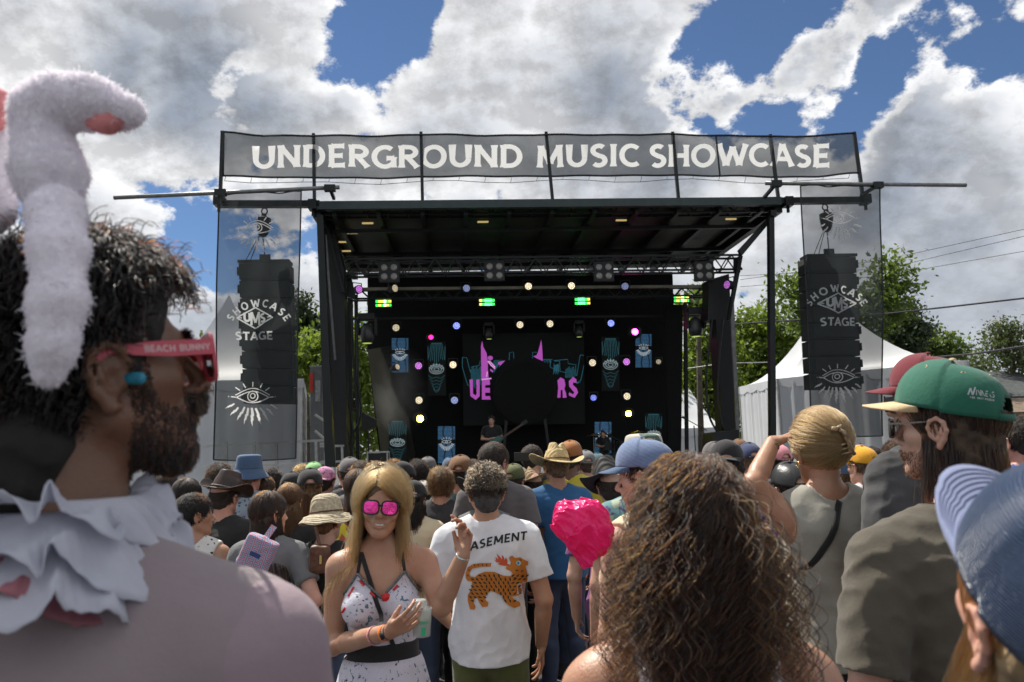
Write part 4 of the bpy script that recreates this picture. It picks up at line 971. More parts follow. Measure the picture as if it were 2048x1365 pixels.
# ================================================================== implicit surfaces
def smin(a, b, k):
    if k <= 0: return np.minimum(a, b)
    h = np.maximum(k-np.abs(a-b), 0)/k
    return np.minimum(a, b)-h*h*k*.25
class Field:
    def __init__(s, lo, hi, res):
        s.lo = np.array(lo, np.float32); s.res = res; s.n = np.ceil((np.array(hi)-s.lo)/res).astype(int)+1
        s.ax = [s.lo[i]+res*np.arange(s.n[i], dtype=np.float32) for i in range(3)]
        s.d = np.full(s.n, .2, np.float32)
    def sl(s, lo, hi):
        a = np.clip(np.floor((np.array(lo)-s.lo)/s.res).astype(int), 0, s.n); b = np.clip(np.ceil((np.array(hi)-s.lo)/s.res).astype(int)+1, 0, s.n)
        return a, b
    def grid(s, a, b): return np.meshgrid(s.ax[0][a[0]:b[0]], s.ax[1][a[1]:b[1]], s.ax[2][a[2]:b[2]], indexing='ij', sparse=True)
    def apply(s, f, lo, hi, k, mode='u'):
        m_ = max(k, .02)+2*s.res; a, b = s.sl(np.array(lo)-m_, np.array(hi)+m_)
        if np.any(b <= a): return s
        X, Y, Z = s.grid(a, b); q = f(X, Y, Z).astype(np.float32); S = tuple(slice(a[i], b[i]) for i in range(3))
        if mode == 'u': s.d[S] = smin(s.d[S], q, k)
        elif mode == 's': s.d[S] = -smin(-s.d[S], q, k)
        elif mode == 'i': s.d[S] = -smin(-s.d[S], -q, k)
        return s
    def cap(s, a, b, ra, rb=None, k=.02, mode='u'):
        rb = ra if rb is None else rb; a, b = np.array(a, float), np.array(b, float); ba = b-a; l2 = max(ba@ba, 1e-9)
        def f(X, Y, Z):
            h = np.clip(((X-a[0])*ba[0]+(Y-a[1])*ba[1]+(Z-a[2])*ba[2])/l2, 0, 1)
            return np.sqrt((X-a[0]-h*ba[0])**2+(Y-a[1]-h*ba[1])**2+(Z-a[2]-h*ba[2])**2)-(ra+(rb-ra)*h)
        r = max(ra, rb); return s.apply(f, np.minimum(a, b)-r, np.maximum(a, b)+r, k, mode)
    def ell(s, c, r, k=.02, rot=None, mode='u'):
        c = np.array(c, float); r = np.array(r, float)*np.ones(3); M_ = np.eye(3) if rot is None else np.array(rot, float)
        def f(X, Y, Z):
            x, y, z = X-c[0], Y-c[1], Z-c[2]; q = [x*M_[0][i]+y*M_[1][i]+z*M_[2][i] for i in range(3)]
            k0 = np.sqrt(sum((q[i]/r[i])**2 for i in range(3)))+1e-6; k1 = np.sqrt(sum((q[i]/r[i]**2)**2 for i in range(3)))+1e-6
            return k0*(k0-1)/k1
        e = np.max(r); ext = np.abs(M_)@r; return s.apply(f, c-ext, c+ext, k, mode)
    def chain(s, pts, rs, k=.01, mode='u'):
        for i in range(len(pts)-1): s.cap(pts[i], pts[i+1], rs[i], rs[i+1], k, mode)
        return s
    def half(s, p, n, k=.0, keep='below'):
        """keep the side away from normal n at point p"""
        n = np.array(n, float); n /= np.linalg.norm(n); X, Y, Z = s.grid(np.zeros(3, int), s.n)
        q = ((X-p[0])*n[0]+(Y-p[1])*n[1]+(Z-p[2])*n[2]).astype(np.float32); s.d = -smin(-s.d, -q, k) if k else np.maximum(s.d, q); return s
    def wrinkle(s, amp, fr, seed=0, mask=None, ani=(1, 1, 1)):
        X, Y, Z = s.grid(np.zeros(3, int), s.n); s.d -= (amp*wr(X*ani[0], Y*ani[1], Z*ani[2], fr, seed)*(1 if mask is None else mask(X, Y, Z))).astype(np.float32); return s
    def verts(s):
        g = openvdb.FloatGrid(.2); g.copyFromArray(s.d); V, T, Q = g.convertToPolygons(0.0, 0.0)
        return V*s.res+s.lo, T, Q[:, ::-1]
    def mesh(s, name):
        V, T, Q = s.verts(); return mesh_np(name, V, [T, Q])
def wr(X, Y, Z, fr, seed=0):
    g = np.random.default_rng(seed+5); d = g.normal(size=(6, 3)); d /= np.linalg.norm(d, axis=1)[:, None]; ph = g.random(6)*6.28
    w = np.sin(fr*.45*(X*d[4][0]+Y*d[4][1]+Z*d[4][2])+ph[4]); w2 = np.sin(fr*.5*(X*d[5][0]+Y*d[5][1]+Z*d[5][2])+ph[5])
    o = 0
    for i in range(4):
        f = fr*(1+.55*i); o = o+np.sin(f*(X*d[i][0]+Y*d[i][1]+Z*d[i][2])+ph[i]+1.9*w+1.3*w2*(i % 2))/(1+.7*i)
    o = o/2.2
    return 1-2*np.abs(o)**.8
def rotm(yaw=0, pitch=0, roll=0):
    return np.array((Matrix.Rotation(R(yaw), 3, 'Z') @ Matrix.Rotation(R(pitch), 3, 'X') @ Matrix.Rotation(R(roll), 3, 'Y')))
# ================================================================== head (origin between the ear canals, face towards +y)
def head_prims(fd, T, Mr, s=1.0, female=False, smile=False, detail=False):
    def p(x, y, z): return T+Mr@np.array((x, y, z))*s
    def cap(a, b, ra, rb=None, k=.012, mode='u'): fd.cap(p(*a), p(*b), ra*s, (rb if rb else ra)*s, k*s, mode)
    def ell(c, r, k=.012, mode='u'): fd.ell(p(*c), np.array(r)*s, k*s, Mr, mode)
    w = .94 if female else 1.0
    ell((0, -.015, .045), (.075, .098, .087), .0)
    ell((0, .028, -.018), (.061*w, .058, .078), .03)
    for t in (-1, 1):
        cap((t*.053*w, .0, -.042), (t*.014*w, .066, -.085), .018, .019, .025)
        cap((t*.047*w, .058, -.006), (t*.055*w, .03, -.008), .017, .015, .02)
    ell((0, .076, -.087), (.018, .014, .016), .02)
    b = .010 if female else .0135
    cap((-.036, .074, .032), (.036, .074, .032), b, None, .018)
    for t in (-1, 1): ell((t*.031, .1, .012), (.017, .019, .013), .014, 's')
    for t in (-1, 1): ell((t*.031, .073, .012), (.0135, .0125, .0115), .004)
    cap((0, .088, .022), (0, .113, -.015), .0072, .0098, .012)
    ell((0, .108, -.019), (.0115, .0115, .0095), .008)
    for t in (-1, 1): ell((t*.0125, .098, -.0225), (.0075, .010, .0068), .006)
    for t in (-1, 1): ell((t*.0062, .103, -.030), (.0036, .005, .004), .003, 's')
    ell((0, .076, -.046), (.027, .020, .024), .018)
    if smile:
        q = [(-.031, .074, -.036), (-.017, .090, -.0455), (0, .096, -.0485), (.017, .090, -.0455), (.031, .074, -.036)]
        for i in range(4): cap(q[i], q[i+1], .0055, None, .006)
        ql = [(-.030, .075, -.039), (-.016, .09, -.0575), (0, .094, -.062), (.016, .09, -.0575), (.030, .075, -.039)]
        for i in range(4): cap(ql[i], ql[i+1], .0062, None, .006)
        for i in range(4):
            a = [(x*.82, y+.004, (z+zl)/2) for (x, y, z), (_, _, zl) in zip(q, ql)]; cap(a[i], a[i+1], .0042, None, .003, 's')
        for t in (-1, 1): ell((t*.043, .066, -.022), (.016, .014, .014), .016)
    else:
        for i, z, r in ((0, -.0405, .0052), (1, -.0515, .0062)):
            cap((-.020, .086, z-.001), (0, .0965-.001*i, z), r*.8, r, .006); cap((0, .0965-.001*i, z), (.020, .086, z-.001), r, r*.8, .006)
        cap((-.022, .094, -.0462), (.022, .094, -.0462), .0018, None, .003, 's')
    for t in (-1, 1):
        hel = [(.073, .010, -.008), (.079, .013, .012), (.085, .006, .027), (.090, -.010, .033), (.092, -.024, .024), (.089, -.029, .006), (.083, -.022, -.014), (.077, -.010, -.030), (.073, .0, -.030)]
        hel = [(t*x, y, z) for x, y, z in hel]; rr = [.004, .0042, .0042, .0045, .0048, .0045, .0048, .0065, .004]
        for i in range(8): cap(hel[i], hel[i+1], rr[i], rr[i+1], .005)
        ell((t*.077, -.008, .002), (.006, .017, .026), .006)
        an = [(t*.084, -.018, .016), (t*.085, -.016, .0), (t*.08, -.008, -.014)]
        for i in range(2): cap(an[i], an[i+1], .0035, None, .004)
        ell((t*.084, -.003, -.002), (.006, .008, .009), .004, 's')
        cap((t*.076, .008, -.003), (t*.078, .006, -.008), .0042, None, .004)
def neck(fd, base, T, Mr, s, r=.058, k=.03):
    a = T+Mr@np.array((0, -.03, -.045))*s; fd.cap(base, a, r*1.08, r*.92, k)
# ================================================================== bodies (stature 1.75, feet at z=0, facing +y)
POSES = {
 'down': [((.190, -.01, 1.405), (.245, -.045, 1.13), (.25, .03, .885), (0, .15, -1)), ((-.190, -.01, 1.405), (-.245, -.045, 1.13), (-.25, .03, .885), (0, .15, -1))],
 'fold': [((.190, -.01, 1.405), (.262, -.04, 1.14), (.07, .20, 1.12), (-1, .2, 0)), ((-.190, -.01, 1.405), (-.262, -.04, 1.14), (-.06, .22, 1.15), (1, .2, 0))],
 'phone': [((.190, 0, 1.42), (.25, .17, 1.28), (.07, .33, 1.60), (-.3, .2, 1)), ((-.190, 0, 1.42), (-.25, .17, 1.28), (-.07, .33, 1.60), (.3, .2, 1))],
 'hip': [((.190, -.01, 1.405), (.33, -.09, 1.17), (.17, .0, 1.0), (-.7, .5, -.3)), ((-.190, -.01, 1.405), (-.245, -.045, 1.13), (-.2, .12, .95), (0, .5, -1))],
 'onearm': [((.190, 0, 1.42), (.27, .12, 1.25), (.2, .3, 1.45), (-.3, .2, 1)), ((-.190, -.01, 1.405), (-.245, -.045, 1.13), (-.25, .03, .885), (0, .15, -1))],
}
def nrm(v): v = np.array(v, float); return v/(np.linalg.norm(v)+1e-9)
def hand(fd, Wr, d, n, side, s=1.0, curl=(.3, .3, .35, .4), spread=.08, thumb=(.6, .3), k=.005, bend=None):
    """d along the fingers, n out of the palm, side=+1 when the thumb lies along d x n"""
    d = nrm(d); n = nrm(np.array(n)-d*np.dot(n, d)); t = np.cross(d, n)*side; Wr = np.array(Wr, float)
    kn = []
    for i, (o, L_) in enumerate(((.027, .088), (.009, .092), (-.009, .088), (-.026, .080))):
        b = Wr+d*.012*s+t*o*.6*s; kk = Wr+(d*L_+t*o)*s-n*.002*s; kn.append(kk); fd.cap(b, kk, .0125*s, .0098*s, .010*s)
    fd.cap(Wr, Wr+d*.02*s, .022*s, .02*s, .015*s)
    fd.ell(Wr+d*.045*s+n*.004*s, (.03*s,)*3*1, .01, None) if False else None
    for i, kk in enumerate(kn):
        sp = spread*(1.5-i); c = curl[i]; seg = ((.043, .025, .020), (.047, .029, .021), (.044, .027, .020), (.034, .020, .018))[i]; p = kk; ang = 0
        for j, L_ in enumerate(seg):
            ang += c*(1.0, 1.25, .8)[j]; dd = (d*math.cos(ang)+n*math.sin(ang)); dd = nrm(dd+t*sp*(1 if j == 0 else .6)); q = p+dd*L_*s
            fd.cap(p, q, (.0085, .0078, .0070)[j]*s, (.0078, .0070, .0060)[j]*s, .003*s if j == 0 else .002*s); p = q
    a, c = thumb; p = Wr+(d*.028+t*.024+n*.006)*s; dd = nrm(t*math.sin(a)+d*math.cos(a)+n*c); q = p+dd*.036*s; fd.cap(Wr+d*.012*s+t*.012*s, p, .014*s, .0125*s, .012*s)
    fd.cap(p, q, .0125*s, .0095*s, .008*s); dd2 = nrm(dd+n*c*.8+d*.35); r_ = q+dd2*.028*s; fd.cap(q, r_, .0092*s, .0075*s, .003*s)
def torso(fd, g=0.0, female=False, k=.04, low=.9, bust=0, fat=1.0):
    w = .90 if female else 1.0; f = fat
    fd.ell((0, 0, .95), (.165*f+g, .112*f+g, .13+g), k)
    fd.ell((0, .005, 1.10), ((.128 if female else .145)*f+g, .100*f+g, .17), k)
    fd.ell((0, 0, 1.28), (.155*w*f+g, .112*f+g, .19+g*.5), k)
    fd.cap((-.125*w, -.012, 1.385), (.125*w, -.012, 1.385), .070+g, None, k)
    for t in (-1, 1): fd.cap((t*.035, -.02, 1.475), (t*.155*w, -.012, 1.415), .045+g, .050+g, k)
    for t in (-1, 1): fd.cap((t*.07, -.065, 1.36), (t*.065, -.06, 1.2), .055+g, .04+g, k)
    if female or bust:
        for t in (-1, 1): fd.ell((t*.075, .085, 1.27), (.06+g, .058+g, .06+g), .03)
def arms(fd, joints, g=0.0, female=False, k=.025, skin=True, curl=(.5, .5, .55, .6), hands=True):
    w = .86 if female else 1.0
    for S, E_, Wr, hd in joints:
        S = (S[0]*(.92 if female else 1), S[1], S[2]); t = 1 if S[0] > 0 else -1
        fd.cap(S, E_, .053*w+g, .042*w+g, k+.01); fd.cap(E_, Wr, .042*w+g, .027*w+g, .015); fd.cap(np.array(E_)*.7+np.array(Wr)*.3, Wr, .040*w+g, .024*w+g, .015)
        if hands:
            d = nrm(hd); n = nrm(np.cross(d, (0, 1, 0))*t if abs(d[2]) > .5 and d[1] < .9 else (0, -.3, -1)); hand(fd, Wr, d, -n if abs(d[2]) > .5 else n, 1 if t > 0 else -1, .95*w+.05, curl)
def legs(fd, g=0.0, female=False, k=.03, knee=True, feet=True):
    for t in (-1, 1):
        fd.cap((t*.088, 0, .90), (t*.10, .012, .50), .085+g, .056+g, k); fd.cap((t*.10, .012, .50), (t*.108, -.012, .09), .055+g, .036+g, .02)
        fd.cap((t*.102, -.02, .40), (t*.105, -.02, .25), .052+g, .042+g, .02)
        if feet: fd.cap((t*.108, -.02, .045), (t*.125, .13, .032), .038+g, .032+g, .02)
EARZ = 1.617
_C = {}
def cached(key, f):
    if key not in _C: _C[key] = f()
    return _C[key]
def body_mesh(pose='down', female=False, hy=0, hp=0, hr=0, fat=1.0, res=.0085, smile=False, joints=None, headres=None, detail=False):
    def f():
        J = joints or POSES[pose]; xs = [p[0] for j in J for p in j[:3]]; ys = [p[1] for j in J for p in j[:3]]; zs = [p[2] for j in J for p in j[:3]]
        fd = Field((min(-.3, min(xs)-.2), min(-.2, min(ys)-.2), -.02), (max(.3, max(xs)+.2), max(.25, max(ys)+.2), max(1.80, max(zs)+.22)), res)
        legs(fd, 0, female); torso(fd, 0, female, fat=fat); arms(fd, J, 0, female)
        T = np.array((0, -.0, EARZ)); Mr = rotm(hy, hp, hr); neck(fd, (0, -.015, 1.42), T, Mr, 1, .050 if female else .058); head_prims(fd, T, Mr, 1, female, smile)
        return fd.mesh('body')
    return cached(('body', pose, female, hy, hp, hr, fat, res, smile, str(joints)), f)
def shirt_mesh(kind='tee', pose='down', female=False, fat=1.0, res=.009, hem=.88, seed=0, joints=None, sleeve=.62, amp=.005, g=.014, neckr=.072, cut=None):
    def f():
        J = joints or POSES[pose]; xs = [p[0] for j in J for p in j[:2]]
        lo = (min(-.3, min(xs)-.12), -.26, hem-.05); hi = (max(.3, max(xs)+.12), max(.24, max(p[1] for j in J for p in j[:2])+.12), 1.58)
        fd = Field(lo, hi, res); torso(fd, g, female, fat=fat, k=.05)
        if kind in ('tee', 'button', 'long'):
            fd.cap((0, 0, 1.25), (0, .0, hem-.1), .135*fat+g, .165*fat+g, .06)   # looser towards the hem
        else: fd.cap((0, 0, 1.1), (0, 0, hem-.1), .12*fat+g, .15*fat+g, .05)
        if kind in ('tee', 'button', 'long'):
            sl_ = 1.0 if kind == 'long' else sleeve
            for S, E_, Wr, hd in J:
                S = np.array((S[0]*(.92 if female else 1), S[1], S[2])); E_ = np.array(E_); e = S+(E_-S)*sl_; fd.cap(S, e+(E_-S)*.1, .060+g*.6, .060+g*.9, .03)
        if kind == 'long':
            for S, E_, Wr, hd in J: fd.cap(E_, Wr, .05+g, .035+g, .02)
        fd.wrinkle(amp, 24, seed, lambda X, Y, Z: np.clip((1.5-Z)*2.6, .25, 1), (1, 1, .5)); fd.wrinkle(amp*.45, 50, seed+9, None, (.8, .8, 1))
        fd.half((0, 0, hem), (0, .05, -1))
        if kind in ('tee', 'button', 'long'):
            for S, E_, Wr, hd in J:
                S = np.array((S[0]*(.92 if female else 1), S[1], S[2])); E_ = np.array(E_); n = nrm(E_-S)
                if kind != 'long':
                    e = S+(E_-S)*sleeve
                    def cutf(X, Y, Z, e=e, n=n, S=S, E_=E_):
                        q = -((X-e[0])*n[0]+(Y-e[1])*n[1]+(Z-e[2])*n[2]); bb = S+(E_-S)*1.2; ba = bb-S; h = np.clip(((X-S[0])*ba[0]+(Y-S[1])*ba[1]+(Z-S[2])*ba[2])/(ba@ba), 0, 1)
                        r = np.sqrt((X-S[0]-h*ba[0])**2+(Y-S[1]-h*ba[1])**2+(Z-S[2]-h*ba[2])**2)-.12
                        return np.maximum(q, r)
                    fd.apply(cutf, np.minimum(e, E_)-.13, np.maximum(e, E_)+.13, .002, 's')
                    if res < .007: fd.cap(e-n*.05, e+n*.08, .05, .055, .004, 's')
        else:   # sleeveless: cut the arm holes
            for t in (-1, 1):
                x = .178*(.92 if female else 1); fd.ell((t*(x+.035), -.0, 1.37), (.062, .16, .125), .006, None, 's')
        nb = -.005
        fd.cap((0, nb, 1.44), (0, nb-.01, 1.62), neckr, neckr*1.15, .008, 's')
        if kind == 'tank' or kind == 'dress': fd.ell((0, .02, 1.50), (.085, .12, .075 if kind == 'tank' else .10), .01, None, 's')
        if cut: cut(fd)
        return fd.mesh('shirt')
    return cached(('shirt', kind, pose, female, fat, res, hem, seed, str(joints), sleeve, amp, g, neckr, cut is not None and id(cut)), f)
def trousers_mesh(female=False, short=False, fat=1.0):
    def f():
        fd = Field((-.28, -.22, -.01), (.28, .22, 1.02), .012); legs(fd, .014, female, feet=False); fd.ell((0, 0, .91), (.150*fat+.01, .105*fat+.01, .12), .04)
        fd.wrinkle(.004, 22, 3); fd.half((0, 0, .96), (0, 0, 1)); fd.half((0, 0, .5 if short else .05), (0, 0, -1)); return fd.mesh('trousers')
    return cached(('tr', female, short, fat), f)
def shoe_mesh():
    def f():
        fd = Field((.04, -.13, -.01), (.22, .24, .14), .009); fd.cap((.108, -.02, .055), (.108, -.02, .10), .05, .048, .02).cap((.108, -.03, .042), (.126, .14, .034), .048, .042, .02); fd.half((0, 0, 0), (0, 0, -1)); return fd.mesh('shoe')
    return cached('shoe', f)
# ================================================================== hair
def hairmat(name, mel, red=.3, rough=.38, rc=0.1, tint=None):
    if (name,) in _MC: return _MC[(name,)]
    mt = bpy.data.materials.new(name); mt.use_nodes = True; nt = mt.node_tree; N, L = nt.nodes, nt.links; N.remove(N['Principled BSDF'])
    h = N.new('ShaderNodeBsdfHairPrincipled'); h.parametrization = 'MELANIN'; h.inputs['Melanin'].default_value = mel; h.inputs['Melanin Redness'].default_value = red
    h.inputs['Roughness'].default_value = rough; h.inputs['Radial Roughness'].default_value = .4
    for k_ in ('Random Color',):
        if k_ in h.inputs: h.inputs[k_].default_value = .35
    if tint: h.inputs['Tint'].default_value = (*tint, 1)
    L.new(h.outputs[0], N['Material Output'].inputs[0]); _MC[(name,)] = mt; return mt
HM = {'black': (hairmat('hair_black', 1.0, .2), mat('scalp_black', (.012, .010, .009), .8, var=.3, vs=40, bump=.7, bs=120)),
      'dark': (hairmat('hair_dark', .95, .2), mat('scalp_dark', (.024, .016, .011), .8, var=.3, vs=40, bump=.7, bs=120)),
      'brown': (hairmat('hair_brown', .80, .25), mat('scalp_brown', (.06, .038, .022), .8, var=.3, vs=40, bump=.7, bs=120)),
      'ginger': (hairmat('hair_ginger', .55, .7), mat('scalp_ginger', (.13, .055, .02), .8, var=.3, vs=40, bump=.7, bs=120)),
      'light': (hairmat('hair_light', .52, .22), mat('scalp_light', (.13, .09, .05), .8, var=.3, vs=40, bump=.7, bs=120)),
      'blond': (hairmat('hair_blond', .28, .35), mat('scalp_blond', (.30, .21, .11), .8, var=.3, vs=40, bump=.7, bs=120)),
      'grey': (hairmat('hair_grey', .55, .1, tint=(.9, .95, 1)), mat('scalp_grey', (.05, .048, .046), .8, var=.3, vs=40, bump=.7, bs=120))}
def curves_data(name, pts, r0, r1, mt=None):
    """pts (n, m, 3)"""
    n, m_, _ = pts.shape; c = bpy.data.hair_curves.new(name); c.add_curves([m_]*n); c.position_data.foreach_set('vector', np.ascontiguousarray(pts, np.float32).ravel())
    a = c.attributes.new('radius', 'FLOAT', 'POINT'); t = np.linspace(0, 1, m_); r = np.tile((r0+(r1-r0)*t**1.5).astype(np.float32), n); a.data.foreach_set('value', r)
    c.materials.append(mt); return c
def link_curves(name, data, mt, parent):
    o = bpy.data.objects.new(name, data); COL.objects.link(o); o.material_slots[0].link = 'OBJECT'; o.material_slots[0].material = mt; o.parent = parent; return o
def scalp_roots(n, rg, lowz=-.04, face=.055, inflate=.0, hairline=None):
    """points on the skull where hair grows, head space"""
    P_, Nn = [], []; c = np.array((0, -.015, .045)); r = np.array((.077, .100, .089))+inflate
    while sum(len(a) for a in P_) < n:
        d = rg.normal(size=(n*2, 3)); d /= np.linalg.norm(d, axis=1)[:, None]; q = c+d*r
        ok = (q[:, 2] > lowz+np.clip(q[:, 1]+.02, 0, 1)*1.15) & ~((q[:, 1] > face) & (q[:, 2] < .085))
        P_.append(q[ok]); nn = d/r; nn /= np.linalg.norm(nn, axis=1)[:, None]; Nn.append(nn[ok])
    return np.concatenate(P_)[:n], np.concatenate(Nn)[:n]
def grow(P0, N0, L, steps, flow, grav=0.0, colliders=(), curl=(0, 0), lift=.3, rg=RNG, jit=.25, clump=0):
    n = len(P0); L = np.broadcast_to(np.asarray(L, float), (n,)); st = (L/(steps-1))[:, None]; out = np.zeros((n, steps, 3)); p = P0.copy(); out[:, 0] = p
    fl = flow(P0, N0) if callable(flow) else np.tile(np.array(flow, float), (n, 1)); fl = fl-N0*(fl*N0).sum(1)[:, None]; fl /= np.linalg.norm(fl, axis=1)[:, None]+1e-6
    d = N0*lift+fl*(1-lift)+rg.normal(size=(n, 3))*jit; d /= np.linalg.norm(d, axis=1)[:, None]
    for i in range(1, steps):
        d = d+np.array((0, 0, -1.0))*grav*(.4 if i < 3 else 1); d /= np.linalg.norm(d, axis=1)[:, None]; q = p+d*st
        for c, r in colliders:
            w = (q-c)/r; m_ = np.linalg.norm(w, axis=1); ins = m_ < 1
            if ins.any(): q[ins] = c+w[ins]/m_[ins][:, None]*r
        d = (q-p)/np.maximum(np.linalg.norm(q-p, axis=1), 1e-6)[:, None]; p = q; out[:, i] = p
    if curl[0] > 0:
        t = np.linspace(0, 1, steps); T_ = np.gradient(out, axis=1); T_ /= np.linalg.norm(T_, axis=2)[..., None]+1e-9
        up = np.cross(T_, rg.normal(size=(n, 1, 3))); up /= np.linalg.norm(up, axis=2)[..., None]+1e-9; sd_ = np.cross(T_, up)
        ph = rg.random(n)[:, None]*6.28; fr = curl[1]*(.75+.5*rg.random(n))[:, None]; s_ = L[:, None]*t[None]; am = (curl[0]*(.6+.8*rg.random(n)))[:, None]*np.clip(t*3.5, 0, 1)[None]
        out += up*(am*np.cos(fr*s_+ph))[..., None]+sd_*(am*np.sin(fr*s_+ph))[..., None]
    return out
def comb(P0, L, steps, rg, part=.0, thick=.012, curl=(.003, 30), target=None, ell=None, fan=.012, fwd=.0, col=()):
    """strands laid over the skull to the side or back (or to a target) and then hanging straight down"""
    n = len(P0); c, r = ell or (np.array((0, -.018, .047)), np.array((.080, .103, .092))); L = np.broadcast_to(np.asarray(L, float), (n,)); out = np.zeros((n, steps, 3)); x, y = P0[:, 0], P0[:, 1]
    s_ = np.where(x > part, 1.0, -1.0); b = np.clip(-y/.07, 0, 1)
    if target is None:
        T1 = np.stack([s_*.084*(1-b)+x*1.05*b, (np.clip(y, -.05, .035)+fwd)*(1-b)-.112*b*np.sqrt(np.clip(1-(x/.09)**2, .05, 1)), -.01+0*x], 1)
        T1[:, 0] += rg.normal(size=n)*.004
    else: T1 = np.tile(target, (n, 1))+rg.normal(size=(n, 3))*.006
    d1 = np.linalg.norm(T1-P0, axis=1)*1.12; tot = d1 if target is not None else np.maximum(L, d1+.01); off = 1+thick*rg.random(n)/.09
    sl_ = tot/(steps-1); end = T1.copy(); fanx = s_*fan*(.5+rg.random(n)); fany = rg.normal(size=n)*.010
    for i in range(steps):
        t = sl_*i; u = np.clip(t/d1, 0, 1)[:, None]; p = P0*(1-u)+T1*u; w = (p-c)/r; m_ = np.linalg.norm(w, axis=1)[:, None]; p = c+w/m_*r*off[:, None]
        if target is None:
            o2 = np.clip(t-d1, 0, None); pe = c+(T1-c)/np.linalg.norm((T1-c)/r, axis=1)[:, None]*off[:, None]; q = pe+np.stack([fanx*np.minimum(o2/.15, 1.5), fany*np.minimum(o2/.15, 1.5)-.0*o2, -o2], 1); p = np.where((o2 > 0)[:, None], q, p)
            for cc, rr in col:
                w = (p-cc)/rr; m_ = np.linalg.norm(w, axis=1); ins = (m_ < 1) & (o2 > .02)
                if ins.any(): p[ins] = cc+w[ins]/m_[ins][:, None]*rr
        out[:, i] = p
    if curl[0] > 0:
        t = np.linspace(0, 1, steps)[None]*tot[:, None]; g = rg.integers(0, 60, n); ph = (np.random.default_rng(1).random(60)*6.28)[g][:, None]+rg.random(n)[:, None]*.9; am = curl[0]*np.clip(t/.12, 0, 1)
        out[..., 0] += am*np.cos(curl[1]*t+ph); out[..., 1] += am*np.sin(curl[1]*t*.9+ph)
    return out
HEAD_C = (np.array((0, -.015, .045)), np.array((.082, .105, .094)))
NECK_C = (np.array((0, -.03, -.10)), np.array((.066, .068, .12)))
BACK_C = (np.array((0, -.02, -.36)), np.array((.20, .105, .20)))
def flow_down(P0, N0): return np.stack([P0[:, 0]*.2, -.35-P0[:, 1]*0, -np.ones(len(P0))], 1)+np.stack([np.zeros(len(P0)), np.where(P0[:, 2] > .1, -.6, 0), np.zeros(len(P0))], 1)
def flow_swirl(P0, N0):
    x, y = P0[:, 0]-.01, P0[:, 1]+.07; return np.stack([-y*6+x*10, x*6+y*10, -.5*np.ones(len(P0))], 1)
HAIR = {
 'short': dict(n=2600, L=.026, steps=5, flow=flow_swirl, grav=.15, lift=.35, curl=(.0, 0), r=.0011, infl=.010),
 'buzz': dict(n=1600, L=.014, steps=3, flow=flow_swirl, grav=.1, lift=.5, curl=(.0, 0), r=.0010, infl=.003),
 'curly': dict(n=3000, L=.045, steps=10, flow=flow_swirl, grav=.08, lift=.5, curl=(.005, 220), r=.0011, infl=.018),
 'wavy': dict(n=2600, L=.07, steps=9, flow=flow_down, grav=.3, lift=.25, curl=(.005, 90), r=.0012, infl=.012),
 'bob': dict(n=3000, L=.22, steps=14, flow=flow_down, grav=.6, lift=.12, curl=(.004, 40), r=.0012, infl=.008),
 'long': dict(n=3600, L=.40, steps=18, flow=flow_down, grav=.7, lift=.1, curl=(.005, 26), r=.0012, infl=.008),
 'longwavy': dict(n=3600, L=.38, steps=22, flow=flow_down, grav=.6, lift=.14, curl=(.007, 45), r=.0012, infl=.010),
}
def hair_base_mesh(infl, long=0.0, res=.006, hat=False):
    def f():
        fd = Field((-.13, -.2, -.5 if long else -.14), (.13, .13, .2), res); fd.ell((0, -.022, .047), (.076+infl, .098+infl, .087+infl), 0); fd.ell((0, -.06, -.012), (.058+infl*.5, .045+infl, .055), .02)
        if long:
            fd.cap((0, -.055, .03), (0, -.078, -long*.75), .055, .030, .03)
            for t in (-1, 1): fd.cap((t*.040, -.04, .03), (t*.052, -.066, -long*.7), .036, .026, .03)
        fd.wrinkle(.0035, 90, 2)
        if hat: fd.half((0, 0, .062), (0, -.1, 1)); fd.ell((0, -.013, .06), (.086, .108, .05), 0, None, 'i') if False else None
        fd.ell((0, .115, -.03), (.085, .085, .105), .01, None, 's')
        if not long or long < .1:
            for t in (-1, 1): fd.ell((t*.09, .012, -.012), (.03, .035, .045), .008, None, 's')
        else:
            for t in (-1, 1): fd.ell((t*.09, .045, -.03), (.05, .04, .09), .01, None, 's')
        return fd.mesh('hair')
    return cached(('hb', infl, long, res, hat), f)
def strand_data(style, hat=False, seed=0, n=None, L=None, colliders=None, **kw):
    s = dict(HAIR[style]); s.update(kw)
    def f():
        rg = np.random.default_rng(seed+3); P0, N0 = scalp_roots(int((n or s['n'])*(.6 if hat else 1)), rg, -.05 if style not in ('short', 'buzz') else -.045)
        if hat:
            ok = P0[:, 2] < .06+P0[:, 1]*.1; P0, N0 = P0[ok], N0[ok]
        long_ = style in ('bob', 'long', 'longwavy'); LL = (L or s['L'])*(.7+.5*rg.random(len(P0))); col_ = colliders or [HEAD_C, NECK_C, BACK_C]
        if style in ('short', 'buzz', 'curly'): col_ = [HEAD_C]
        pts = comb(P0, LL, s['steps'], rg, .01, .014, {'bob': (.002, 30), 'long': (.003, 22), 'longwavy': (.008, 42)}[style], col=[BACK_C] if colliders is None else colliders) if long_ else grow(P0, N0, LL, s['steps'], s['flow'], s['grav'], col_, s['curl'], s['lift'], rg, .25)
        return curves_data('strands', pts, s['r'], s['r']*.4, None)
    return cached(('st', style, hat, seed, n, L, str(kw)), f)
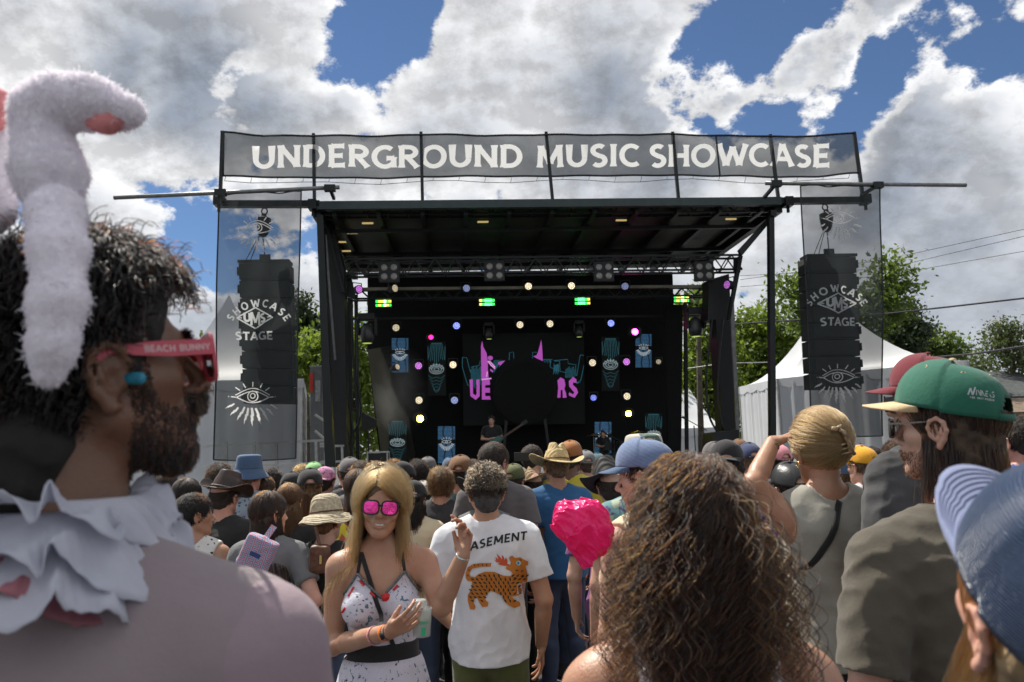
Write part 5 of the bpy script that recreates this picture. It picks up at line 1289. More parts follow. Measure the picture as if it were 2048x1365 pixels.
def add_hair(parent, style, colour, s, T, Mr, hat=False, seed=0, long=0.0, **kw):
    hm, bm_ = HM[colour]; st = HAIR[style]; long = {'bob': .16, 'long': .36, 'longwavy': .36, 'wavy': .05}.get(style, 0.0)
    h = link('hair', hair_base_mesh(.004 if hat else st['infl'], long, hat=hat), bm_, parent); h.matrix_basis = head_matrix(T, Mr)
    c = link_curves('strands', strand_data(style, hat, seed, **kw), hm, h); return h
def head_matrix(T, Mr):
    M4 = Matrix([list(r)+[0] for r in Mr]+[[0, 0, 0, 1]]); M4.translation = Vector(T); return M4
# ================================================================== hats (head space)
def grid_mesh(nu, nv, f, skip=None, close=True):
    V = [f(i/nu, j/nv) for j in range(nv+1) for i in range(nu if close else nu+1)]; w = nu if close else nu+1; Fa = []
    for j in range(nv):
        for i in range(nu):
            if skip and skip((i+.5)/nu, (j+.5)/nv): continue
            i2 = (i+1) % w if close else i+1; Fa.append((j*w+i, j*w+i2, (j+1)*w+i2, (j+1)*w+i))
    return V, Fa
def sheet(name, V, Fa, mt, parent, th=.002, sub=0):
    me = bpy.data.meshes.new(name); me.from_pydata([tuple(v) for v in V], [], Fa); me.polygons.foreach_set('use_smooth', [True]*len(me.polygons)); me.update()
    o = link(name, me, mt, parent)
    if th: q = o.modifiers.new('thick', 'SOLIDIFY'); q.thickness = th; q.offset = 0
    if sub: q = o.modifiers.new('sub', 'SUBSURF'); q.levels = q.render_levels = sub
    return o
def cap_crown_pt(u, v, sc=1.0):
    a = u*2*math.pi; b = v*math.pi/2; seam = min(abs(((u*6) % 1)-0), 1-((u*6) % 1)); gr = -.0018*max(0, 1-seam*16)*math.cos(b)
    x, y = math.cos(a), math.sin(a); cb = math.cos(b)**.78; sb = math.sin(b)
    return Vector(((.0885+gr)*x*cb*sc, -.012+(.109+gr)*y*cb*sc, (.047 if y > 0 else .042)+.012*y*(1-v)+(.100+.004*y)*sb*sc))
def make_cap(parent, T, Mr, mt, brim_mt=None, back=False, strap=True, mesh_mt=None, scale=1.03, tilt=0, button=None, curve=.022):
    """baseball cap; back=True wears the visor behind"""
    def f():
        def sk(u, v): return abs(u-.75) < .075*(1-(v/.30)**2)**.5 if v < .30 else False
        V, Fa = grid_mesh(96, 18, lambda u, v: cap_crown_pt(u, v), sk if strap else None); return V, Fa
    V, Fa = cached(('capc', strap), f)
    M_ = rotm(180 if back else 0, tilt)
    cp = sheet('cap', V, Fa, mt, parent, .002); cp.matrix_basis = head_matrix(T, Mr@M_*scale)
    def g():
        def bp(u, v):
            a = (R(22)+u*R(136)); x, y = math.cos(a), math.sin(a); e = math.sin(u*math.pi)**.6; L_ = .072*e*v; p = cap_crown_pt(a/(2*math.pi), .0)
            px = p.x*(1-.12*v); return Vector((px, p.y+L_, p.z+.001-.010*v*e-curve*(px/.08)**2*v))
        return grid_mesh(28, 8, bp, None, False)
    V, Fa = cached(('capb', curve), g); sheet('brim', V, Fa, brim_mt or mt, cp, .0035)
    MB().rev([(.008, .0), (.007, .003), (.002, .005)], (0, -.012, .1485), 10, 'z', False).build('button', button or mt, cp, smooth=True)
    if strap:
        q = [cap_crown_pt(.75+.09*(k/8-.5)*2*.9, .04)+Vector((0, -.001, 0)) for k in range(9)]; V = []
        for p in q: V += [p+Vector((0, 0, -.008)), p+Vector((0, 0, .006))]
        sheet('strap', V, [(2*i, 2*i+2, 2*i+3, 2*i+1) for i in range(8)], mt, cp, .002)
    return cp
def brim_hat(parent, T, Mr, mt, kind, band=None, tilt=(0, 0), scale=1.0, rb=.17, name='hat'):
    def f():
        if kind == 'bucket':
            pr = [(.003, .158), (.05, .157), (.075, .152), (.086, .140), (.093, .10), (.100, .055), (.112, .035), (.132, .012), (.147, -.012)]
            fn = lambda a, r, z, k: (r*.9, r*1.08, z+(.004*math.sin(3*a+1) if k > 6 else 0))
        elif kind == 'sun':
            pr = [(.003, .175), (.04, .173), (.068, .163), (.086, .142), (.095, .110), (.100, .075), (.104, .055), (.122, .045), (.142, .038), (.160, .024), (.176, .004)]
            fn = lambda a, r, z, k: (r*.95, r*1.06, z+((.012*math.sin(2*a+.6)+.006*math.sin(5*a)+.003*math.sin(7*a+2))*((k-6)/4)**1.4 if k > 6 else 0)-(.014 if k > 8 else 0)*abs(math.cos(a)))
        elif kind == 'straw':
            pr = [(.003, .168), (.028, .172), (.050, .176), (.062, .168), (.074, .13), (.086, .09), (.094, .058), (.115, .05), (.145, .046), (.175, .046), (.200, .052)]
            fn = lambda a, r, z, k: (r*(.92 if k > 4 else .80), r*1.08, z-(.030*math.exp(-(math.cos(a)*r/.018)**2) if k < 4 else 0)-(.020*max(0, math.sin(a))**2 if k < 5 else 0)+((.045*math.cos(a)**4-.022*abs(math.sin(a))**3)*((k-6)/4)**1.2 if k > 6 else 0))
        else:
            pr = [(.003, .150), (.03, .152), (.060, .168), (.068, .166), (.078, .13), (.088, .09), (.096, .055), (.115, .048), (.14, .046), (.165, .052)]
            fn = lambda a, r, z, k: (r*(.92 if k > 4 else .84), r*1.10, z-(.012 if k < 2 else 0)+((.060*math.cos(a)**4-.010*abs(math.sin(a)))*((k-6)/3)**1.3 if k > 6 else 0))
        nu = 64; fine = []
        n = len(pr); V = []; Fa = []
        for j in range((n-1)*4+1):
            k = j/4; i = min(int(k), n-2); t = k-i; p0, p1, p2, p3 = pr[max(i-1, 0)], pr[i], pr[i+1], pr[min(i+2, n-1)]
            cr = lambda q: .5*((2*p1[q])+(p2[q]-p0[q])*t+(2*p0[q]-5*p1[q]+4*p2[q]-p3[q])*t*t+(3*p1[q]-p0[q]-3*p2[q]+p3[q])*t**3)
            r, z = max(.002, cr(0)), cr(1)
            for i2 in range(nu):
                a = 2*math.pi*i2/nu; sx, sy, zz = fn(a, r, z, k); V.append((sx*math.cos(a), -.012+sy*math.sin(a), zz))
        m_ = (n-1)*4
        for j in range(m_):
            for i2 in range(nu): Fa.append((j*nu+i2, j*nu+(i2+1) % nu, (j+1)*nu+(i2+1) % nu, (j+1)*nu+i2))
        return V, Fa
    V, Fa = cached(('bh', kind), f); cut = 6*4*64 if kind != 'bucket' else 5*4*64
    h = sheet(name, V, Fa[:cut], mt, parent, .003); h.matrix_basis = head_matrix(T, Mr@rotm(tilt[1] if len(tilt) > 2 else 0, tilt[0], tilt[1])*scale)
    sheet('brim', V, Fa[cut:], mt, h, .003)
    if band:
        k = cut//64; ring2 = [V[(k-1)*64+i] for i in range(64)]
        MB().tube([Vector((b[0]*1.02, (b[1]+.012)*1.02-.012, b[2]+.006)) for b in ring2+ring2[:1]], .0045, 6).build('band', band, h, smooth=True)
    return h
# ================================================================== cloth and skin
def skin(name, c, rough=.45, red=.5):
    if (name,) in _MC: return _MC[(name,)]
    mt = bpy.data.materials.new(name); mt.use_nodes = True; nt = mt.node_tree; N, L = nt.nodes, nt.links; b = N['Principled BSDF']; tc = N.new('ShaderNodeTexCoord')
    n1 = N.new('ShaderNodeTexNoise'); n1.inputs['Scale'].default_value = 14; n1.inputs['Detail'].default_value = 6; L.new(tc.outputs['Object'], n1.inputs['Vector'])
    mx = N.new('ShaderNodeMix'); mx.data_type = 'RGBA'; rp = N.new('ShaderNodeMapRange'); rp.inputs['From Min'].default_value = .3; rp.inputs['From Max'].default_value = .7; L.new(n1.outputs['Fac'], rp.inputs['Value']); L.new(rp.outputs[0], mx.inputs[0])
    mx.inputs[6].default_value = (*c, 1); mx.inputs[7].default_value = (c[0]*.88, c[1]*.70, c[2]*.64, 1)
    n2 = N.new('ShaderNodeTexNoise'); n2.inputs['Scale'].default_value = 220; n2.inputs['Detail'].default_value = 3; L.new(tc.outputs['Object'], n2.inputs['Vector'])
    bp = N.new('ShaderNodeBump'); bp.inputs['Strength'].default_value = .5; bp.inputs['Distance'].default_value = .002; L.new(n2.outputs['Fac'], bp.inputs['Height']); L.new(bp.outputs[0], b.inputs['Normal'])
    L.new(mx.outputs[2], b.inputs['Base Color']); b.inputs['Roughness'].default_value = rough
    b.inputs['Subsurface Weight'].default_value = .18; b.inputs['Subsurface Radius'].default_value = (1, .35, .2); b.inputs['Subsurface Scale'].default_value = .008
    _MC[(name,)] = mt; return mt
SK = {'fair': skin('skin_fair', (.56, .36, .27)), 'tan': skin('skin_tan', (.46, .27, .175)), 'brown': skin('skin_brown', (.175, .092, .056)), 'pink': skin('skin_pink', (.58, .33, .25)), 'olive': skin('skin_olive', (.36, .21, .13))}
def fabric(name, c, rough=.9, var=.10, pattern=None, weave=900):
    if (name,) in _MC: return _MC[(name,)]
    mt = mat(name, c, rough, var=var, vs=5, sheen=.15); nt = mt.node_tree; N, L = nt.nodes, nt.links; b = N['Principled BSDF']; tc = N.new('ShaderNodeTexCoord')
    n = N.new('ShaderNodeTexNoise'); n.inputs['Scale'].default_value = 38; n.inputs['Detail'].default_value = 8; n.inputs['Roughness'].default_value = .7; L.new(tc.outputs['Object'], n.inputs['Vector'])
    bp = N.new('ShaderNodeBump'); bp.inputs['Strength'].default_value = .55; bp.inputs['Distance'].default_value = .004; L.new(n.outputs['Fac'], bp.inputs['Height']); L.new(bp.outputs[0], b.inputs['Normal'])
    if pattern:
        base = b.inputs['Base Color'].links[0].from_socket if b.inputs['Base Color'].links else None
        for (kind, scale, thr, pc) in pattern:
            if kind == 'spot':
                v = N.new('ShaderNodeTexVoronoi'); v.inputs['Scale'].default_value = scale; dn = N.new('ShaderNodeTexNoise'); dn.inputs['Scale'].default_value = scale*1.4; L.new(tc.outputs['Object'], dn.inputs['Vector'])
                vm = N.new('ShaderNodeVectorMath'); vm.operation = 'MULTIPLY_ADD'; L.new(dn.outputs['Color'], vm.inputs[0]); vm.inputs[1].default_value = (.9/scale,)*3; L.new(tc.outputs['Object'], vm.inputs[2]); L.new(vm.outputs[0], v.inputs['Vector']); src = v.outputs['Distance']
                rp = N.new('ShaderNodeMapRange'); rp.inputs['From Min'].default_value = thr+.03; rp.inputs['From Max'].default_value = thr-.03; L.new(src, rp.inputs['Value'])
            elif kind == 'dot':
                v = N.new('ShaderNodeTexVoronoi'); v.inputs['Scale'].default_value = scale; v.inputs['Randomness'].default_value = .6; L.new(tc.outputs['Object'], v.inputs['Vector'])
                rp = N.new('ShaderNodeMapRange'); rp.inputs['From Min'].default_value = thr+.02; rp.inputs['From Max'].default_value = thr-.02; L.new(v.outputs['Distance'], rp.inputs['Value'])
            elif kind == 'blob':
                v = N.new('ShaderNodeTexNoise'); v.inputs['Scale'].default_value = scale; v.inputs['Detail'].default_value = 2.5; v.inputs['Distortion'].default_value = 1.5; L.new(tc.outputs['Object'], v.inputs['Vector'])
                rp = N.new('ShaderNodeMapRange'); rp.inputs['From Min'].default_value = thr; rp.inputs['From Max'].default_value = thr+.02; L.new(v.outputs['Fac'], rp.inputs['Value'])
            elif kind == 'stripe':
                v = N.new('ShaderNodeTexWave'); v.wave_type = 'BANDS'; v.bands_direction = 'Z'; v.inputs['Scale'].default_value = scale; v.inputs['Distortion'].default_value = .6; L.new(tc.outputs['Object'], v.inputs['Vector'])
                rp = N.new('ShaderNodeMapRange'); rp.inputs['From Min'].default_value = thr; rp.inputs['From Max'].default_value = thr+.05; L.new(v.outputs['Fac'], rp.inputs['Value'])
            elif kind == 'zig':
                sp = N.new('ShaderNodeSeparateXYZ'); L.new(tc.outputs['Object'], sp.inputs[0]); a = N.new('ShaderNodeMath'); a.operation = 'PINGPONG'; L.new(sp.outputs[0], a.inputs[0]); a.inputs[1].default_value = .02
                s2 = N.new('ShaderNodeMath'); s2.operation = 'MULTIPLY_ADD'; L.new(a.outputs[0], s2.inputs[0]); s2.inputs[1].default_value = 1.2; L.new(sp.outputs[2], s2.inputs[2]); f2 = N.new('ShaderNodeMath'); f2.operation = 'PINGPONG'; L.new(s2.outputs[0], f2.inputs[0]); f2.inputs[1].default_value = scale
                rp = N.new('ShaderNodeMapRange'); rp.inputs['From Min'].default_value = scale*thr; rp.inputs['From Max'].default_value = scale*thr+.001; L.new(f2.outputs[0], rp.inputs['Value'])
            mx = N.new('ShaderNodeMix'); mx.data_type = 'RGBA'; L.new(rp.outputs[0], mx.inputs[0])
            if base: L.new(base, mx.inputs[6])
            else: mx.inputs[6].default_value = (*c, 1)
            mx.inputs[7].default_value = (*pc, 1); base = mx.outputs[2]
        L.new(base, b.inputs['Base Color'])
    return mt
def straw(name, c):
    if (name,) in _MC: return _MC[(name,)]
    mt = mat(name, c, .7, var=.18, vs=60); nt = mt.node_tree; N, L = nt.nodes, nt.links; b = N['Principled BSDF']; tc = N.new('ShaderNodeTexCoord')
    w = N.new('ShaderNodeTexWave'); w.wave_type = 'RINGS'; w.rings_direction = 'Z'; w.inputs['Scale'].default_value = 32; w.inputs['Distortion'].default_value = 1.0; w.inputs['Detail'].default_value = 2; L.new(tc.outputs['Object'], w.inputs['Vector'])
    bp = N.new('ShaderNodeBump'); bp.inputs['Strength'].default_value = .8; bp.inputs['Distance'].default_value = .003; L.new(w.outputs['Fac'], bp.inputs['Height']); L.new(bp.outputs[0], b.inputs['Normal'])
    _MC[(name,)] = mt; return mt
FC = {n: fabric('cloth_'+n, c) for n, c in dict(black=(.014, .014, .015), charcoal=(.045, .045, .05), grey=(.16, .165, .17), heather=(.12, .11, .11), white=(.70, .71, .74), navy=(.03, .045, .11), blue=(.025, .12, .27), denim=(.06, .11, .20),
      teal=(.05, .12, .14), olive=(.09, .10, .03), brown=(.17, .08, .03), rust=(.32, .12, .03), tan=(.42, .32, .20), khaki=(.36, .30, .22), maroon=(.15, .008, .018), red=(.42, .03, .03), pink=(.62, .25, .28), purple=(.15, .03, .16),
      yellow=(.75, .36, .02), green=(.01, .12, .07), mustard=(.5, .42, .04), jean=(.05, .07, .12), greige=(.33, .31, .26), lime=(.25, .5, .2), cream=(.66, .56, .38)).items()}
FC['leopard'] = fabric('cloth_leopard', (.30, .36, .42), pattern=[('spot', 26, .30, (.03, .04, .06)), ('spot', 26, .13, (.20, .26, .32))])
FC['bird'] = fabric('cloth_bird', (.62, .60, .56), pattern=[('spot', 30, .24, (.015, .015, .015))])
FC['palm'] = fabric('cloth_palm', (.52, .36, .42), pattern=[('stripe', 5, .93, (.10, .16, .22)), ('spot', 12, .26, (.05, .09, .17)), ('blob', 9, .62, (.32, .40, .50))])
FC['florteal'] = fabric('cloth_florteal', (.14, .30, .32), pattern=[('blob', 11, .56, (.35, .42, .32)), ('spot', 24, .24, (.10, .08, .22))])
FC['dotteal'] = fabric('cloth_dotteal', (.035, .065, .075), pattern=[('dot', 32, .10, (.20, .27, .30)), ('blob', 6, .56, (.05, .09, .10))])
FC['camo'] = fabric('cloth_camo', (.50, .46, .38), pattern=[('blob', 8, .52, (.06, .11, .09)), ('blob', 9.5, .60, (.16, .20, .14))])
FC['donut'] = fabric('cloth_donut', (.62, .28, .45), pattern=[('spot', 36, .34, (.20, .03, .08)), ('spot', 36, .15, (.75, .5, .6))])
FC['lei'] = fabric('cloth_lei', (.06, .10, .35), pattern=[('spot', 40, .35, (.7, .25, .1)), ('spot', 60, .2, (.7, .6, .2))])
FC['paisley'] = fabric('cloth_paisley', (.50, .45, .38), pattern=[('blob', 30, .55, (.16, .13, .12))])
FC['jeanstripe'] = fabric('cloth_jeanstripe', (.10, .17, .26), pattern=[('stripe', 14, .6, (.04, .07, .12))])
FC['tiedye'] = fabric('cloth_tiedye', (.45, .10, .05), pattern=[('blob', 5, .52, (.6, .5, .04)), ('blob', 6, .62, (.03, .03, .03))])
FC['bluemesh'] = fabric('cloth_bluemesh', (.09, .14, .27), pattern=[('stripe', 70, .55, (.22, .28, .42))])
STR = {'sun': straw('straw_pale', (.50, .42, .28)), 'gold': straw('straw_gold', (.55, .42, .20)), 'dark': straw('straw_black', (.02, .02, .02)), 'tan': straw('straw_tan', (.42, .30, .17))}
leather = mat('hat_leather', (.045, .022, .014), .42, var=.3, vs=25, bump=.4, bs=90)
# ================================================================== persons
PEOPLE = []
def person(px, py, Y, label, yaw=0, head=(0, 0, 0), female=False, pose='down', sk='fair', hair='short', hc='dark', shirt='tee', sc='grey', hat=None, fat=1.0, short=False, tc='charcoal', seed=0, joints=None, res=.0085, group='festival crowd', wide=1.0, hairkw={}, smile=False, z0=0.0, hem=.88, beard=False):
    """px, py: where the middle of the head (the ear) is seen; Y: metres away"""
    q = P(px, py, Y); s = (q.z-z0)/EARZ; ps = empty('person', (q.x, q.y, z0), R(yaw), label, 'person', group); ps.scale = (s*wide, s*wide, s)
    PEOPLE.append((label, round(s, 3))); T = (0, 0, EARZ); Mr = rotm(*head)
    link('body', body_mesh(pose, female, *head, fat=fat, res=res, joints=joints, smile=smile), SK[sk], ps)
    if shirt: link('shirt', shirt_mesh(shirt, pose, female, fat, seed=seed % 3, joints=joints, hem=hem), FC[sc], ps)
    link('trousers', trousers_mesh(female, short, fat), FC[tc], ps)
    for t in (1, -1):
        o = link('shoe', shoe_mesh(), FC['charcoal'], ps); o.scale.x = t
    if hair: add_hair(ps, hair, hc, s, T, Mr, bool(hat), seed % 2, **hairkw)
    if hat: hat(ps, T, Mr)
    return ps
def HCap(c, back=False, brim=None, tilt=0, strap=True, sc=1.05): return lambda p, T, Mr: make_cap(p, T, Mr, FC[c] if c in FC else c, FC[brim] if brim else None, back, strap, tilt=tilt, scale=sc)
def HHat(m_, kind, band=None, tilt=(0, 0), sc=1.0, name='hat'): return lambda p, T, Mr: brim_hat(p, T, Mr, m_, kind, band, tilt, sc, name=name)
# px, py(ear), Y ...
B_ = dict
crowd = [
 # far rows ------------------------------------------------------------
 (439, 966, 6.2, 'person with short dark curly hair left of the blue bucket hat', B_(hair='curly', hc='dark', sc='charcoal', sk='olive')),
 (545, 968, 7.0, 'dark haired person in a black shirt just right of the blue bucket hat', B_(hair='wavy', hc='black', sc='black', yaw=-30, sk='olive')),
 (530, 985, 6.0, 'person with a shaved neck in a white shirt behind the bucket hat', B_(hair='buzz', hc='brown', sc='white')),
 (584, 979, 6.4, 'person in a black cap left of the long haired woman in a black cap', B_(hair='short', hc='dark', sc='charcoal', hat=HCap('black'))),
 (604, 958, 8.0, 'person with pale curly hair peeking between two caps', B_(hair='curly', hc='blond', sc='grey')),
 (628, 955, 7.6, 'person in a lime green cap behind the black caps', B_(hair='short', hc='brown', sc='black', hat=HCap('lime'))),
 (650, 969, 6.6, 'person wearing a pink donut print headscarf', B_(hair='short', hc='dark', sc='navy', hat=HCap('donut', strap=False, back=True), yaw=-8)),
 (700, 952, 6.5, 'person in a plain grey cap beside the bald man', B_(hair='short', hc='dark', sc='charcoal', hat=HCap('heather', sc=1.06), yaw=12)),
 (722, 957, 5.9, 'man with thinning brown hair right of the grey cap', B_(hair='buzz', hc='brown', sc='heather', sk='pink')),
 (755, 965, 5.4, 'person with thick wavy light brown hair behind the blonde woman', B_(hair='wavy', hc='light', sc='grey', female=True)),
 (716, 982, 5.1, 'person with long messy brown hair in a red and yellow shirt', B_(hair='longwavy', hc='brown', sc='tiedye', female=True, fat=1.1)),
 (788, 952, 7.2, 'person with short ginger hair behind the blonde woman', B_(hair='curly', hc='ginger', sc='charcoal')),
 (806, 963, 6.0, 'person in a black backward cap beside the ginger head', B_(hair='short', hc='dark', sc='charcoal', hat=HCap('black', back=True), yaw=-25, sk='pink')),
 (835, 953, 7.0, 'person with a dark round haircut below the video panel', B_(hair='curly', hc='black', sc='navy', sk='brown')),
 (856, 943, 8.0, 'far person in a small grey cap before the blue video panel', B_(hair='short', hc='brown', sc='charcoal', hat=HCap('heather'), sk='pink')),
 (858, 966, 7.4, 'person with brown hair between the dark haircut and the wavy head', B_(hair='short', hc='brown', sc='black')),
 (900, 942, 8.6, 'person in a light blue cap far behind the brown cap', B_(hair='short', hc='brown', sc='grey', hat=HCap('denim'))),
 (846, 995, 6.4, 'person in a pale paisley bandana behind the black heart cap', B_(hair='short', hc='dark', sc='black', hat=HCap('paisley', strap=False))),
 (883, 972, 5.6, 'man with wavy light brown hair in a dark grey tee', B_(hair='wavy', hc='light', sc='charcoal', seed=1)),
 (828, 1004, 5.2, 'person in a black cap with a small heart beside the blonde woman', B_(hair='longwavy', hc='dark', sc='cream', female=True, hat=HCap('black', back=True), sk='fair')),
 (946, 944, 8.4, 'far person with brown hair between the brown cap and the tall man', B_(hair='short', hc='brown', sc='black')),
 (962, 975, 5.5, 'tall person with dark curls half hidden behind the white tee man', B_(hair='curly', hc='black', sc='charcoal', sk='brown')),
 (1028, 966, 6.0, 'person in an olive green cap before the raised phone', B_(hair='short', hc='brown', sc='black', hat=HCap('olive'), yaw=-20)),
 (1052, 968, 7.0, 'person in red holding a dark phone up with both hands', B_(hair='short', hc='dark', sc='red', pose='phone', yaw=10)),
 (1066, 923, 7.0, 'dark haired person with glasses left of the straw cowboy hat', B_(hair='short', hc='dark', sc='black', head=(-20, 0, 0))),
 (1142, 922, 6.2, 'person in a rust brown cap with a yellow collar behind the straw hat', B_(hair='short', hc='dark', sc='mustard', hat=HCap('rust', sc=1.06), yaw=-25, sk='brown')),
 (1172, 933, 7.4, 'person in a grey cap and blue shirt right of the straw hat', B_(hair='short', hc='brown', sc='blue', hat=HCap('grey'))),
 (1196, 932, 9.0, 'far person in a slate blue cap left of the camouflage hat', B_(hair='short', hc='brown', sc='navy', hat=HCap('teal'))),
 (1206, 950, 6.4, 'person with short dark hair left of the sequin hat', B_(hair='short', hc='dark', sc='grey', yaw=-15)),
 (1186, 950, 8.0, 'person with reddish curls under the slate blue cap', B_(hair='curly', hc='ginger', sc='olive')),
 (1432, 928, 5.6, 'person in a faded grey cap left of the black cap', B_(hair='short', hc='dark', sc='charcoal', hat=HCap('heather', sc=1.06), yaw=25)),
 (1500, 924, 6.2, 'person in a navy cap and white tee right of the palm shirt', B_(hair='short', hc='light', sc='white', hat=HCap('navy', sc=1.04))),
 (1556, 929, 5.8, 'person in a pink cap behind the raised forearm', B_(hair='long', hc='dark', sc='charcoal', female=True, hat=HCap('pink', sc=1.05), yaw=15)),
 (1582, 985, 3.9, 'woman in a black mesh cap and purple top behind the linen top', B_(hair='short', hc='dark', sc='purple', shirt='tank', female=True, hat=HCap(mat('mesh_black', (.025, .025, .025), .35, bump=.8, bs=160), sc=1.08))),
 (1588, 935, 8.0, 'far person with dark hair behind the pink cap', B_(hair='short', hc='dark', sc='black')),
 (1604, 942, 7.6, 'far person in a grey cap left of the linen top', B_(hair='short', hc='brown', sc='black', hat=HCap('grey'))),
 (1724, 937, 5.2, 'person in a bright yellow cap right of the linen top', B_(hair='short', hc='light', sc='white', hat=HCap('yellow', sc=1.05), yaw=25)),
 (1703, 955, 6.4, 'person holding a small phone before the face beside the yellow cap', B_(hair='wavy', hc='light', sc='white', yaw=-60, female=True, pose='phone')),
 (1745, 922, 7.6, 'far person with dark hair behind the yellow cap', B_(hair='short', hc='dark', sc='black')),
 (1722, 915, 8.4, 'far person in a blue cap peeking over the yellow cap', B_(hair='short', hc='brown', sc='black', hat=HCap('navy'))),
 (1788, 915, 7.2, 'far person with brown hair behind the grey shirt', B_(hair='curly', hc='brown', sc='charcoal')),
 (2012, 880, 5.0, 'bald man at the right edge behind the green cap', B_(hair=None, sc='navy', sk='pink', yaw=10)),
 (2035, 888, 4.2, 'short haired man wearing a bright flower garland at the right edge', B_(hair='short', hc='dark', sc='lei', sk='pink', yaw=20)),
 (1480, 905, 9.0, 'far person in a dark cap before the base of the right column', B_(hair='short', hc='dark', sc='black', hat=HCap('brown'))),
 (460, 975, 7.0, 'far person in a dark shirt left of the leather hat', B_(hair='short', hc='dark', sc='black')),
 (690, 950, 8.4, 'far person in dark clothes behind the grey cap', B_(hair='short', hc='brown', sc='charcoal')),
 (905, 950, 7.4, 'person with dark hair hidden behind the brown cap', B_(hair='bob', hc='dark', sc='charcoal', female=True)),
 (1100, 935, 8.4, 'far person in dark clothes below the straw hat brim', B_(hair='short', hc='black', sc='black')),
 (1640, 930, 8.0, 'far person in dark clothes behind the linen top', B_(hair='short', hc='dark', sc='charcoal')),
 (1690, 915, 8.2, 'far person with a light cap near the yellow cap', B_(hair='short', hc='brown', sc='grey', hat=HCap('khaki'))),
 (375, 1000, 5.0, 'person with bare shoulders behind the ruffled collar', B_(hair='bob', hc='dark', sc='black', shirt='tank', female=True, sk='pink')),
 (330, 985, 5.4, 'person in a dark shirt behind the bearded man', B_(hair='long', hc='dark', sc='black', female=True)),
 # middle rows ---------------------------------------------------------
 (500, 954, 5.8, 'person in a blue bucket hat and leopard print shirt', B_(hair='short', hc='light', sc='leopard', hat=HHat(FC['denim'], 'bucket', sc=1.04), sk='pink', fat=1.08)),
 (450, 999, 4.9, 'person in a brown leather cowboy hat and black shirt', B_(hair='short', hc='dark', sc='black', hat=HHat(leather, 'cowboy', mat('braid', (.30, .26, .22), .7, var=.3, vs=80), (-14, 8), 1.08), yaw=-14, sk='pink', fat=1.05)),
 (580, 1008, 5.1, 'woman with long straight blonde hair left of the black cap', B_(hair='long', hc='light', sc='black', female=True, seed=1)),
 (620, 978, 5.6, 'woman in a black cap with long blonde hair over a black top', B_(hair='long', hc='light', sc='black', shirt='tank', female=True, hat=HCap('black'), yaw=15)),
 (540, 1034, 4.1, 'long haired person in a grey tee with the left arm akimbo', B_(hair='longwavy', hc='brown', sc='grey', female=False, pose='hip', head=(-30, 0, 0), sk='pink', wide=.95)),
 (390, 1036, 4.2, 'woman with dark pinned up hair in a bird print tank top', B_(hair='short', hc='black', sc='bird', shirt='tank', female=True, head=(-50, 0, 0), sk='tan', fat=1.08, hairkw=dict())),
 (656, 1045, 4.2, 'woman in a wide straw sun hat and black tank top', B_(hair='short', hc='ginger', sc='black', shirt='tank', female=True, hat=HHat(STR['sun'], 'sun', mat('cord', (.10, .04, .02), .6), (-4, -6), .98), sk='fair', fat=1.1)),
 (922, 952, 5.9, 'man in a brown cap and dark teal dotted shirt', B_(hair='short', hc='dark', sc='dotteal', hat=HCap('brown', sc=1.08), yaw=-6, sk='pink', fat=1.06)),
 (990, 930, 5.2, 'tall dark haired man in a brownish grey tee behind the white tee', B_(hair='short', hc='dark', sc='heather', sk='pink', fat=1.05, yaw=-10, head=(-25, 0, 0))),
 (966, 990, 5.0, 'person in a grey tank top and black woven hat behind the white tee', B_(hair='short', hc='dark', sc='grey', shirt='tank', hat=HHat(STR['dark'], 'cowboy', None, (-12, 0), 1.15), sk='fair', fat=1.1)),
 (1112, 939, 5.6, 'man in a straw cowboy hat and blue tee', B_(hair='short', hc='light', sc='blue', hat=HHat(STR['gold'], 'straw', mat('cord'  , (.10, .04, .02), .6), (-5, 4), 1.06), sk='tan', fat=1.12)),
 (1066, 975, 6.3, 'person in a tan felt hat between the white tee and the blue tee', B_(hair='short', hc='brown', sc='black', hat=HHat(STR['tan'], 'straw', None, (-20, -20), 1.0))),
 (1288, 940, 3.7, 'person in a camouflage bucket hat and green flowered shirt', B_(hair='short', hc='dark', sc='florteal', hat=HHat(FC['camo'], 'bucket', sc=1.04), fat=1.05)),
 (1226, 980, 4.4, 'person in a black sequin hat with white beads', B_(hair='short', hc='dark', sc='purple', hat=HHat(STR['dark'], 'cowboy', mat('sequin', (.45, .45, .48), .2, .7, var=.5, vs=120), (-22, -18), 1.1), seed=1)),
 (1292, 960, 2.9, 'woman in a blue mesh cap with a bare shoulder left of the curls', B_(hair='short', hc='brown', sc='cream', shirt='tank', female=True, hat=HCap('bluemesh', brim='denim', tilt=0, sc=1.02), yaw=35, head=(30, -8, 0), sk='fair')),
 (1455, 937, 4.5, 'person in a black cap with a white patch and pink palm shirt', B_(hair='wavy', hc='black', sc='palm', hat=HCap('black', back=True, sc=1.08), sk='olive', fat=1.12)),
]
import zlib
for px, py, Y, label, kw in crowd:
    kw = dict(kw); kw.setdefault('seed', zlib.crc32(label.encode()) % 6); kw.setdefault('yaw', (zlib.crc32(label.encode()) % 37)-18); kw.setdefault('tc', ('jean', 'charcoal', 'black')[zlib.crc32(label.encode()) % 3])
    person(px, py, Y, label, **kw)
print('PEOPLE', [(l[:30], s) for l, s in PEOPLE if s < .86 or s > 1.12]); print('T people', time.time()-T0)
